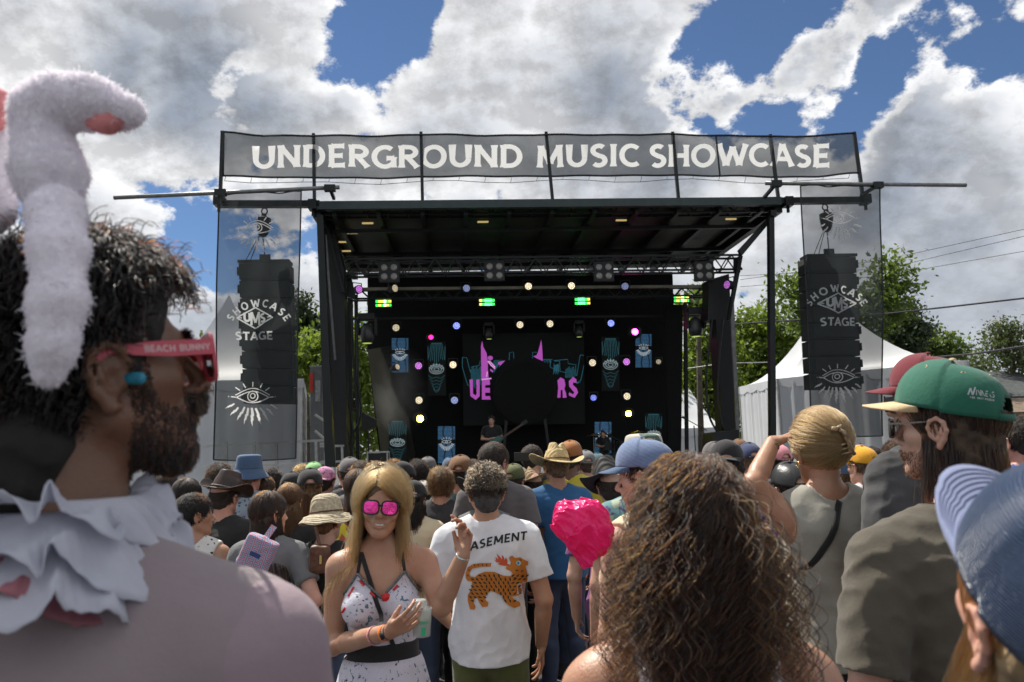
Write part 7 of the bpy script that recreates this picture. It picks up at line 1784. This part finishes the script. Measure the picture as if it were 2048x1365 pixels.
# wristbands, watch, cup
def cuff(h, a, b, t, r, w, mt, name, el=1.0):
    a, b = Vector(a), Vector(b); c = a.lerp(b, t); d = (b-a).normalized(); M_ = MB(); M_.tube([c-d*w/2, c+d*w/2], r, 24, False); o = M_.build(name, mt, h.o, smooth=True); s_ = o.modifiers.new('thick', 'SOLIDIFY'); s_.thickness = .0015; return o
cuff(h, eR, wR, .93, .0285, .016, mat('band_orange', (.9, .22, .04), .5, var=.05), 'wristband'); cuff(h, eR, wR, .99, .0265, .006, blk, 'bracelet'); cuff(h, eR, wR, .76, .0325, .012, mat('band_white', (.6, .5, .5), .6, var=.8, vs=160, col2=(.6, .06, .05)), 'wristband')
wt = cuff(h, eL, wL, .97, .0262, .016, mat('watch_steel', (.5, .5, .46), .25, .9, var=.2, vs=200), 'watch')
bv = bvh_of([c for c in h.o.children if c.name.startswith('wristband')][0], h.M)
cup = empty('plastic_cup', P(843, 1238, 2.665), 0, 'clear plastic cup with green lettering held by the blonde woman', 'cup'); s_ = 2.45/F
clear = mat('clear_plastic', (.75, .8, .76), .12, var=0, alpha=.45)
MB().rev([(14*s_, -36*s_), (18*s_, -35*s_), (22*s_, 20*s_), (23*s_, 22*s_), (21*s_, 22*s_), (17*s_, -33*s_)], (0, 0, 0), 28, 'z', False).build('tumbler', clear, cup, smooth=True)
MB().rev([(1*s_, -30*s_), (16*s_, -30*s_), (18*s_, 4*s_), (1*s_, 4*s_)], (0, 0, 0), 20).build('drink', mat('lemonade', (.55, .55, .42), .2, var=.1, trans=.3), cup, smooth=False)
MB().rev([(17*s_, 14*s_), (16.5*s_, 34*s_), (14*s_, 39*s_), (12*s_, 40*s_)], (-4*s_, 0, 0), 20).build('inner_cup', clear, cup, smooth=True)
grn = mat('print_green', (.03, .45, .2), .5, var=0); M_ = MB()
st, w = text2d('TERRA', 1.0, .22, .1, .12)
for v, f, c in st: M_.add([(20.6*s_*math.sin(a_/w*1.2+.25), -20.6*s_*math.cos(a_/w*1.2+.25), (-8+b_*6)*s_) for a_, b_ in v], f)
M_.build('lettering', grn, cup); M_ = MB()
for k in range(6):
    a0, a1 = .1+k*.07, .17+k*.07; M_.add([(20.2*s_*math.sin(a0), -20.2*s_*math.cos(a0), -30*s_), (20.2*s_*math.sin(a1), -20.2*s_*math.cos(a1), -30*s_), (20.4*s_*math.sin(a1), -20.4*s_*math.cos(a1), -14*s_), (20.4*s_*math.sin(a0), -20.4*s_*math.cos(a0), -14*s_)], [(0, 1, 2, 3)])
M_.build('green_label', grn, cup)

# ------------------------------------------------------------------ man in the white tee with the tiger print
h = Hero(972, 988, 3.7, 'grey curly haired man in a white tee with an orange tiger print', 0, 'tan'); Ct = h
J = [((.190, -.01, 1.405), (.262, -.03, 1.12), (.245, .09, .89), (0, .2, -1)), ((-.190, -.01, 1.405), (-.27, -.03, 1.13), (-.20, .18, .98), (.3, 1, -.3))]
hv, T, Mr = hero_body(h, J, head=(6, -3, 0), headres=.0035, hands=[(J[0][2], (0, .2, -1), (-1, 0, 0), -1, {}), (J[1][2], (.3, 1, -.3), (.2, 0, -1), -1, {})])
basics(h, short=True, tc='olive')
sh = clothe(h, hshirt(J, g=.017, hem=.86, seed=1, sleeve=.66, amp=.006, res=.0065), FC['white'])
bv = bvh_of(sh, h.M); zz = lambda *p: [(860+u/2.65, 850+v/2.65) for u, v in p]
tig = zz((325, 732), (322, 752), (270, 752), (225, 762), (208, 785), (212, 803), (238, 808), (255, 793), (290, 779), (340, 780), (390, 800), (428, 802), (438, 790), (428, 774), (402, 764), (405, 750), (426, 745), (430, 728), (420, 712), (422, 700), (436, 694), (452, 706), (478, 702), (500, 716), (520, 724), (520, 742), (506, 750), (516, 790), (516, 830), (522, 864), (542, 878), (540, 898), (525, 910), (503, 900), (494, 889), (470, 903), (436, 912), (452, 930), (480, 940), (478, 960), (450, 972), (418, 958), (394, 936), (384, 908), (350, 890), (318, 879), (298, 903), (292, 925), (310, 943), (305, 964), (276, 966), (260, 940), (248, 914), (236, 925), (230, 945), (240, 963), (235, 980), (212, 978), (199, 930), (200, 903), (214, 878), (222, 853), (222, 832), (196, 826), (188, 808), (188, 785), (200, 755), (230, 738), (270, 733))
cast_print('tiger', [tig], bv, h, mat('print_orange', (.50, .17, .02), .8, var=.05), .0032, 3.0)
cast_print('flame', [zz((338, 712), (352, 722), (345, 700), (362, 712), (355, 690), (350, 682), (372, 700), (382, 715), (380, 690), (392, 700), (395, 718), (402, 702), (412, 722), (410, 735), (426, 745), (400, 748), (380, 745), (358, 738), (370, 732), (350, 728))], bv, h, mat('print_red', (.50, .08, .03), .8, var=.05), .0018, 3.0)
st = []
def leaf2(u, v, a, l, w): a = R(a); c, s_ = math.cos(a), math.sin(a); return zz(*[(u+c*x*l-s_*y*w, v+s_*x*l+c*y*w) for x, y in ((-1, 0), (-.4, .8), (.3, .9), (1, 0), (.4, -.8), (-.3, -.9))])
rnd = random.Random(3)
for j, v in enumerate(range(800, 940, 19)):
    for i, u in enumerate(range(215, 520, 25)):
        uu = u+(j % 2)*10; x, y = 860+uu/2.65, 850+v/2.65; ins = False; k = len(tig)-1
        for m_ in range(len(tig)):
            if (tig[m_][1] > y) != (tig[k][1] > y) and x < (tig[k][0]-tig[m_][0])*(y-tig[m_][1])/(tig[k][1]-tig[m_][1]+1e-9)+tig[m_][0]: ins = not ins
            k = m_
        if ins: st.append(leaf2(uu, v, (70 if uu < 440 else 150)+rnd.uniform(-15, 15)+(0 if uu > 290 else -40), 11.5, 4.4))
st += [leaf2(460, 772, 20, 9, 4), leaf2(488, 775, -30, 9, 4), leaf2(450, 812, 5, 10, 4), leaf2(492, 806, -25, 10, 4), leaf2(480, 716, 30, 9, 2.5), leaf2(236, 745, 70, 7, 3), leaf2(256, 742, 75, 7, 3), leaf2(278, 742, 75, 7, 3), leaf2(300, 742, 75, 7, 3), leaf2(206, 770, 20, 7, 3), leaf2(200, 800, -10, 7, 3)]
bp_ = mat('print_black', (.015, .02, .015), .8, var=0)
cast_print('stripes', st, bv, h, bp_, .0050, 4.0)['kind'] = 'stuff'
cast_print('eye', [leaf2(469, 733, 0, 15, 15)], bv, h, mat('print_mint', (.35, .62, .58), .8, var=0), .0058, 4.0); cast_print('pupil', [leaf2(468, 733, 0, 7, 7)], bv, h, mat('print_blue', (.02, .15, .5), .8, var=0), .0074, 4.0); cast_print('nose', [leaf2(432, 704, 0, 9, 7)], bv, h, mat('print_nose', (.02, .25, .12), .8, var=0), .0030, 4.0)
ltrs = []; wds = text2d('BASEMENT', 1.0, .20, .15, .14)
for v, f, c in wds[0]:
    q = []
    for a_, b_ in v:
        t = a_/wds[1]+.5; q.append((926+127*t+1.5*b_, 1107-27*t-4*math.sin(t*3.1)-17*b_))
    ltrs.append((q, f))
cast_print('lettering', ltrs, bv, h, bp_, .002)
fd = Field((-.13, -.16, -.12), (.13, .13, .18), .005); fd.ell((0, -.022, .047), (.086, .108, .099), 0); fd.ell((0, -.068, -.03), (.060, .045, .06), .03); fd.wrinkle(.004, 95, 2); fd.ell((0, .12, -.03), (.085, .080, .105), .01, None, 's')
for t in (-1, 1): fd.ell((t*.092, -.008, -.004), (.028, .032, .042), .006, None, 's')
hb = link('hair', fd.mesh('hair'), HM['grey'][1], h.o); Hm = head_matrix(T, Mr); hb.matrix_basis = Hm
rg = np.random.default_rng(12); P0, N0 = scalp_roots(6500, rg, -.07, .06, .008); gy = (P0[:, 2] > .03) & (rg.random(len(P0)) < .5); pts = grow(P0, N0, .022*(.6+.7*rg.random(len(P0)))*np.where(P0[:, 2] < .0, .4, 1), 8, flow_swirl, .03, [HEAD_C], (.0035, 300), .55, rg, .3)
link_curves('strands', curves_data('strands', pts[~gy], .0011, .0006), HM['dark'][0], hb); link_curves('grey_strands', curves_data('grey_strands', pts[gy], .0011, .0006), hairmat('hair_silver', .12, .0), hb)

# ------------------------------------------------------------------ woman with very long curls in a white tank top
h = Hero(1382, 1086, 1.30, 'woman with huge dark brown curls and a white tank top, seen from behind', 0, 'tan'); Dc = h
J = [((.190, -.015, 1.395), (.275, -.05, 1.13), (.27, .05, .90), (0, .2, -1)), ((-.190, -.015, 1.395), (-.275, -.05, 1.13), (-.27, .05, .90), (0, .2, -1))]
hv, T, Mr = hero_body(h, J, True, (0, 0, 0), 1.12, headres=.004, hands=[(J[0][2], (0, .2, -1), (-1, 0, 0), -1, {}), (J[1][2], (0, .2, -1), (1, 0, 0), 1, {})])
basics(h, True, 'jean')
def cutD(fd):
    for t in (-1, 1): fd.ell((t*.165, -.08, 1.36), (.062, .16, .22), .01, None, 's')
sh = clothe(h, shirt_mesh('tank', 'x', True, 1.12, .006, .86, 2, J, .6, .003, .010, .07, cutD), fabric('cloth_ribbed', (.72, .74, .84), pattern=None))
Hm = head_matrix(T, Mr); rg = np.random.default_rng(17)
fd = Field((-.24, -.26, -.42), (.24, .14, .18), .008); fd.ell((0, -.02, .048), (.082, .102, .092), 0); fd.cap((0, -.05, .0), (0, -.085, -.24), .072, .062, .06)
fd.wrinkle(.004, 48, 2); fd.ell((0, .14, -.03), (.09, .10, .16), .02, None, 's'); hb = link('hair', fd.mesh('hair'), mat('curl_base', (.016, .010, .006), .85, var=.5, vs=40, bump=1, bs=90), h.o); hb.matrix_basis = Hm
P0, N0 = scalp_roots(16500, rg, -.05, .05, .008)
def flow_wild(P0, N0): return np.stack([P0[:, 0]*16, -.9-P0[:, 1]*6, -1.6+0*P0[:, 0]], 1)
cl = [(np.array((0, -.02, .05)), np.array((.082, .102, .093))), (np.array((0, -.06, -.12)), np.array((.080, .070, .20))), (np.array((0, -.03, -.36)), np.array((.14, .115, .16)))]
LL = .41*(.5+.65*rg.random(len(P0)))*np.where(np.abs(P0[:, 0]) > .045, .72, 1); wild = rg.random(len(P0)) < .2
pa = grow(P0[~wild], N0[~wild], LL[~wild], 46, flow_wild, .8, cl, (.0095, 105), .04, rg, .08); sides = P0[wild]; pb = grow(sides, N0[wild], LL[wild]*1.12, 46, lambda P, N: np.stack([np.sign(P[:, 0])*2.2, -.5+0*P[:, 0], -2.2+0*P[:, 0]], 1), .26, cl, (.0105, 100), .08, rg, .14)
pts = np.concatenate([pa, pb])
k_ = rg.random(len(P0)) < .42
link_curves('strands', curves_data('strands', pts[~k_], .00055, .0003), hairmat('curl_dark', .90, .38, .5), hb); link_curves('light_strands', curves_data('light_strands', pts[k_], .00055, .0003), hairmat('curl_light', .62, .38, .5), hb)
print('T hero4', time.time()-T0)

# ------------------------------------------------------------------ woman in a linen top shading her eyes
h = Hero(1638, 905, 2.90, 'woman in a sleeveless linen top shading her eyes with the left hand', 10, 'tan'); El = h
eL, wL = h.L(1508, 968, 2.86), h.L(1545, 886, 2.98)
J = [((.178, -.01, 1.40), (.235, -.04, 1.13), (.235, .05, .89), (0, .2, -1)), ((-.185, .0, 1.43), eL, wL, (0, 0, 1))]
hv, T, Mr = hero_body(h, J, True, (0, 0, 0), .95, headres=.004, hands=[(wL, h.dirL((.95, .15, .32)), h.dirL((.1, -.2, -1)), -1, dict(curl=(.12, .12, .14, .18), thumb=(.35, .1), spread=.02)), (J[0][2], (0, .2, -1), (-1, 0, 0), -1, {})])
basics(h, True, 'black')
linen = fabric('cloth_linen', (.36, .345, .29), .85, .14)
def cutE(fd): fd.ell((-.215, .0, 1.38), (.07, .16, .13), .006, None, 's')
sh = clothe(h, shirt_mesh('tank', 'x', True, .98, .006, .93, 5, J, .6, .005, .012, .07), linen)
tor = BVHTree.FromPolygons([v.co.copy() for v in sh.data.vertices], [tuple(p.vertices) for p in sh.data.polygons])
a = h.L(1690, 985, 2.8); b = h.L(1594, 1160, 2.8); body_strap(h, tor, (a[0], a[2]), (b[0], b[2]), .022, blk, 'bag_strap', h.o, 30, .006, -1)
q = [h.L(x, y, 2.42) for x, y in ((1600, 1060), (1622, 1140), (1632, 1160))]; tie = []
for i in range(13):
    x = 1590+i*3.4; y = 1040+i*10; hh = tor.ray_cast(Vector(h.L(x, y, 2.4)), Vector((0, 1, 0)))
    if hh[0]: tie.append(hh[0]+Vector((0, -.004, 0)))
if len(tie) > 3: MB().tube(tie, .003, 5).build('tie_cord', linen, sh)
fd = Field((-.13, -.17, -.10), (.13, .13, .18), .005); fd.ell((0, -.018, .045), (.080, .103, .093), 0); fd.ell((.01, -.095, .02), (.036, .03, .055), .03); fd.wrinkle(.0015, 60, 2); fd.ell((0, .12, -.03), (.085, .075, .105), .01, None, 's')
for t in (-1, 1): fd.ell((t*.093, -.002, -.018), (.026, .030, .032), .01, None, 's')
fd.ell((0, -.06, -.09), (.10, .07, .045), .01, None, 's')
hb = link('hair', fd.mesh('hair'), HM['blond'][1], h.o); Hm = head_matrix(T, Mr); hb.matrix_basis = Hm; rg = np.random.default_rng(15)
P0, N0 = scalp_roots(4200, rg, -.055, .06, .009); tg = np.array((.012, -.125, .03))
pts = comb(P0, .1, 14, rg, 0, .022, (.0022, 60), tg, (np.array((0, -.018, .045)), np.array((.0808, .1045, .094))))
link_curves('strands', curves_data('strands', pts, .0009, .0006), hairmat('hair_ash', .20, .2), hb)
clp = mat('claw_tortoise', (.50, .36, .20), .3, var=.5, vs=60, col2=(.08, .04, .02)); c_ = MB()
c_.tube([(-.012, -.140, .078), (.004, -.152, .064), (.012, -.158, .03), (.028, -.150, -.002)], [.008, .008, .007, .008], 8)
for sx in (-1, 1):
    c_.tube([(-.014+.0, -.142, .077), (-.014+sx*.018, -.138, .083+.004*sx)], [.009, .007], 8)
    for k in range(3): c_.tube([(.010+.006*k, -.157, .03-.014*k), (.010+.006*k+sx*.022, -.130, .022-.014*k)], .003, 6)
c_.tube([(.018, -.153, .012), (.038, -.144, -.006)], [.008, .007], 8); on_head(c_.build('hair_clip', clp, h.o, smooth=True), T+Mr@np.array((0, -.004, 0)), Mr)
cuff(h, eL, wL, .93, .026, .008, blk, 'watch_strap'); MB().rev([(.013, -.003), (.013, .003)], tuple(Vector(eL).lerp(Vector(wL), .93)+Vector(h.dirL((.3, -1, -.2)))*.027), 16, 'y').build('watch', mat('watch_steel', (.5, .5, .46)), h.o)
o = MB(); c0 = Hm @ Vector((-.083, -.003, -.040)); o.tube([c0+Vector((0, .008*math.cos(a), .010*math.sin(a))) for a in np.linspace(0, 6.28, 14)], .0025, 6).build('earring', mat('gold', (.7, .45, .15), .25, 1, var=0), h.o, smooth=True)

# ------------------------------------------------------------------ man with the dark red cap and washed black tee
h = Hero(1856, 812, 2.75, 'man in a dark red cap and washed black tee behind the green cap', 22, 'tan'); Fm = h
J = [((.190, -.01, 1.405), (.25, -.045, 1.13), (.24, .1, .9), (0, .2, -1)), ((-.190, -.01, 1.405), (-.262, -.045, 1.13), (-.16, .18, 1.0), (0, .4, -1))]
hv, T, Mr = hero_body(h, J, head=(24, 0, 0), headres=.004, hands=[(J[0][2], (0, .2, -1), (-1, 0, 0), -1, {}), (J[1][2], (0, .4, -1), (1, 0, 0), 1, {})])
basics(h, tc='jean'); clothe(h, hshirt(J, g=.018, seed=2, sleeve=.85, amp=.009, hem=.84), fabric('cloth_washed', (.075, .075, .078), .95, .35))
add_hair(h.o, 'short', 'brown', h.s, T, Mr, True); make_cap(h.o, T, Mr, FC['maroon'], scale=1.06); sunglasses(h, T, Mr, blkp, blkp, 1.0, 1.0)

# ------------------------------------------------------------------ man with the green cap
h = Hero(1893, 866, 1.92, 'long haired man in a green cap with a cream visor and dark olive tee', 8, 'fair', earz=1.68); Gm = h
J = [((.195, -.01, 1.40), (.26, -.03, 1.12), (.25, .1, .9), (0, .2, -1)), ((-.195, -.01, 1.40), (-.265, -.03, 1.12), (-.24, .14, .92), (0, .2, -1))]
hv, T, Mr = hero_body(h, J, head=(36, 2, 0), headres=.0028, T=(0, 0, 1.68), hands=[(J[0][2], (0, .2, -1), (-1, 0, 0), -1, {}), (J[1][2], (0, .2, -1), (1, 0, 0), 1, {})])
basics(h, tc='charcoal'); clothe(h, hshirt(J, g=.020, seed=6, sleeve=.80, amp=.009, hem=.84, fat=1.04), fabric('cloth_olive_tee', (.10, .086, .063), .95, .12))
green = fabric('cap_green', (.008, .115, .070), .85, .12); crm = fabric('cap_cream', (.62, .46, .26), .85, .08)
cp = make_cap(h.o, T, Mr, green, crm, scale=1.12, button=crm, tilt=3, curve=.014)
eyl = MB()
for k in range(6):
    p = cap_crown_pt((k+.5)/6, .62); n_ = Vector((p.x, p.y+.012, .35*(p.z))).normalized(); eyl.tube([p+n_*.0002+n_.orthogonal().normalized()*.0035*math.cos(a)+n_.cross(n_.orthogonal().normalized())*.0035*math.sin(a) for a in np.linspace(0, 6.28, 10)], .0012, 5)
eyl.build('eyelets', crm, cp)['kind'] = 'stuff'
Mc = h.M @ cp.matrix_basis; bv = BVHTree.FromPolygons([Mc @ v.co for v in cp.data.vertices], [tuple(p.vertices) for p in cp.data.polygons])
pp = mat('print_cap', (.45, .47, .47), .7, var=0); L_ = []
def zc(u, v): return (1880+u*140/1911, 740+v*100/1365)
def capword(txt, u0, v0, u1, v1, h0, h1, t=.24):
    st, w = text2d(txt, 1.0, t, .1, .08)
    for v, f, c in st: L_.append(([zc(u0+(u1-u0)*(a_/w+.5), v0+(v1-v0)*(a_/w+.5)-(h0+(h1-h0)*(a_/w+.5))*b_) for a_, b_ in v], f))
capword('W', 690, 680, 970, 690, 215, 215, .17); capword('INNERS', 985, 690, 1490, 765, 150, 160, .16); capword('LINCOLN', 830, 775, 1180, 810, 50, 45); capword('MUSEUM', 1230, 820, 1510, 865, 50, 45)
cast_print('lettering', L_, bv, h, pp, .0012)
add_hair(h.o, 'bob', 'brown', h.s, T, Mr, True, seed=1, n=6000, L=.20, r=.0008)
sunglasses(h, T, Mr, mat('wire_frame', (.2, .18, .15), .3, .8, var=0), blkp, 1.0, .95, thin=.25)
hl = (hv-T)@np.array(Mr); rg = np.random.default_rng(5); R0 = surf_roots(hl, 1800, rg, lambda v: (v[:, 1] > .01) & (v[:, 2] < -.04) & (v[:, 2] > -.10)); Nb = R0/np.linalg.norm(R0, axis=1)[:, None]
o = link_curves('stubble', curves_data('stubble', grow(R0, Nb, .008, 4, (0, .1, -1), .1, [], (0, 0), .5, rg, .25), .0004, .0002), HM['brown'][0], h.o); o.matrix_basis = head_matrix(T, Mr)

# ------------------------------------------------------------------ person in the blue trucker cap at the right edge
h = Hero(2112, 1262, .78, 'person in a tilted blue mesh trucker cap cut off by the right picture edge', -14, 'pink'); Hb = h
J = [((.190, -.01, 1.405), (.25, -.045, 1.13), (.25, .03, .885), (0, .15, -1)), ((-.190, -.01, 1.405), (-.25, -.045, 1.13), (-.25, .03, .885), (0, .15, -1))]
hv, T, Mr = hero_body(h, J, True, (16, 26, 0), headres=.0035)
basics(h, True); clothe(h, hshirt(J, female=True, seed=3), FC['navy'])
trm = mat('trucker_mesh', (.035, .07, .14), .3, var=.2, vs=30); nt = trm.node_tree; b = nt.nodes['Principled BSDF']; w_ = nt.nodes.new('ShaderNodeTexWave'); w_.inputs['Scale'].default_value = 120; w_.bands_direction = 'Z'; w_.inputs['Distortion'].default_value = 2.5; t_ = nt.nodes.new('ShaderNodeTexCoord'); nt.links.new(t_.outputs['Object'], w_.inputs['Vector'])
mx_ = nt.nodes.new('ShaderNodeMix'); mx_.data_type = 'RGBA'; mx_.inputs[6].default_value = (.012, .024, .06, 1); mx_.inputs[7].default_value = (.06, .10, .19, 1); nt.links.new(w_.outputs['Fac'], mx_.inputs[0]); nt.links.new(mx_.outputs[2], b.inputs['Base Color']); bp_ = nt.nodes.new('ShaderNodeBump'); bp_.inputs['Distance'].default_value = .002; nt.links.new(w_.outputs['Fac'], bp_.inputs['Height']); nt.links.new(bp_.outputs[0], b.inputs['Normal'])
vism = fabric('visor_blue', (.17, .20, .33), .85, .06); cp = make_cap(h.o, T, Mr@rotm(0, 0, 0), trm, vism, scale=1.14, tilt=8, curve=.010)
st_ = MB()
for k in range(6):
    v = .25+.12*k; q = []
    for i in range(25):
        u = .06+.88*i/24; a = R(22)+u*R(136); e = math.sin(u*math.pi)**.6; p = cap_crown_pt(a/(2*math.pi), 0); px_ = p.x*(1-.12*v); q.append(Vector((px_, p.y+.072*e*v, p.z+.0032-.010*v*e-.010*(px_/.08)**2*v)))
    st_.tube(q, .0009, 4)
st_.build('stitching', mat('stitch_blue', (.07, .09, .17), .8, var=0), cp)['kind'] = 'stuff'
add_hair(h.o, 'bob', 'blond', h.s, T, Mr, True, n=3000, r=.0008)
print('T heroes', time.time()-T0, PEOPLE[-9:])
# ================================================================== bags, phones, performers
def bag(name, px, py, Y, size, mt, label, cat='bag', rz=0, tilt=0, kids=None):
    p = P(px, py, Y); o = empty(name, p, R(rz), label, cat); o.rotation_euler.y = R(tilt); sx, sy, sz = size
    fd = Field((-sx, -sy, -sz), (sx, sy, sz), min(size)/14); fd.ell((0, 0, 0), (sx*.45, sy*.45, sz*.45), 0)
    def f(X, Y_, Z): q = [np.abs(X)-sx*.36, np.abs(Y_)-sy*.30, np.abs(Z)-sz*.36]; return np.sqrt(np.maximum(q[0], 0)**2+np.maximum(q[1], 0)**2+np.maximum(q[2], 0)**2)+np.minimum(np.maximum(np.maximum(q[0], q[1]), q[2]), 0)-sx*.10
    fd.apply(f, (-sx*.5,)*3, (sx*.5, sx*.5, sx*.5), .02) ; fd.apply(f, (-sx, -sy, -sz), (sx, sy, sz), .02); fd.wrinkle(.003, 45, 4); link('pouch', fd.mesh('pouch'), mt, o); return o
chev = fabric('cloth_chevron', (.42, .16, .24), pattern=[('zig', .012, .5, (.12, .26, .42)), ('zig', .006, .6, (.55, .38, .45))])
b = bag('sling_bag', 510, 1120, 3.85, (.15, .06, .26), chev, 'pink and blue chevron sling bag on the back of the long haired person', 'bag', 0, 25)
MB().bar((0, -.01, .08), (.01, .03, .17), .03, .006).build('strap', chev, b); MB().box((0, -.036, .03), (.05, .012, .02)).build('buckle', mat('buckle_blue', (.02, .05, .2), .3, var=0), b)
MB().tube([(-.05, -.032, .08), (-.02, -.036, -.02), (.01, -.036, -.09)], .003, 5).build('zipper', FC['pink'], b)
b = bag('pouch_bag', 640, 1118, 4.0, (.09, .05, .14), mat('bag_leather', (.12, .045, .02), .5, var=.3, vs=30, bump=.3, bs=80), 'small brown leather bag on the back of the woman in the sun hat', 'bag')
MB().bar((0, .01, .05), (-.03, .03, .15), .018, .005).build('strap', mat('bag_leather', (.12, .045, .02)), b); MB().tube([(.01, -.03, .02), (.012, -.04, -.02)], .006, 6).build('charm', mat('brass', (.5, .36, .12)), b)
# crumpled pink plastic
o = empty('plastic_bag', P(1166, 1050, 2.7), 0, 'crumpled bright pink plastic bag between the blue tee and the curls', 'plastic bag'); fd = Field((-.14, -.11, -.15), (.14, .11, .14), .0024)
fd.ell((0, 0, .0), (.088, .07, .082), 0).ell((.03, 0, -.045), (.05, .04, .055), .04); fd.ell((.01, 0, -.095), (.03, .03, .04), .03); fd.ell((-.06, 0, .02), (.045, .04, .05), .03); fd.wrinkle(.009, 38, 3); fd.wrinkle(.0045, 85, 5); fd.wrinkle(.0014, 170, 6)
link('bag', fd.mesh('bag'), mat('pink_film', (.88, .02, .22), .22, var=.1, vs=12, bump=.8, bs=60, transl=.3), o)
# phones
for px, py, Y, lb in ((1046, 914, 6.8, 'dark phone held up by the person in red'), (1700, 938, 6.1, 'small blue phone held near the yellow cap')):
    o = empty('phone', P(px, py, Y), R(5), lb, 'phone'); MB().box((0, 0, 0), (.15, .009, .075)).build('case', black_paint if px < 1200 else FC['denim'], o, bevel=.004); MB().box((0, .006, 0), (.14, .003, .066)).build('screen', glow('phone_glow', (.3, .35, .4), .4), o)
# performers on stage
def stage_person(px, py, v, label, **kw):
    d = SP(px, py, v); w = SW(d); return person(px, py, w.y, label, z0=DECK, group='musicians on the stage', **kw)
g1 = stage_person(983, 842, 2.4, 'guitarist with dark hair playing in the dark middle of the stage', yaw=178, pose='fold', hair='bob', hc='black', sc='black', sk='fair')
g2 = stage_person(1206, 868, 4.0, 'drummer in dark clothes behind the drum kit', yaw=182, pose='fold', hair='longwavy', hc='dark', sc='black', sk='fair')
p = SW(SP(995, 884, 2.1)); gt = empty('electric_guitar', p, YAW, 'dark teal electric guitar of the musician in mid stage', 'guitar'); gt.rotation_euler.y = R(-32)
fd = Field((-.3, -.04, -.24), (.24, .04, .24), .006); fd.ell((-.09, 0, -.0), (.15, .03, .12), 0).ell((.06, 0, .03), (.09, .025, .085), .03); fd.ell((.10, 0, -.13), (.06, .05, .06), .01, None, 's'); link('body', fd.mesh('body'), mat('guitar_teal', (.02, .10, .09), .3, var=.1), gt)
MB().box((.40, -.005, .015), (.62, .022, .05)).build('neck', mat('maple', (.06, .035, .02), .4, var=.1), gt); MB().box((.76, -.005, .02), (.15, .018, .085)).build('headstock', black_paint, gt)
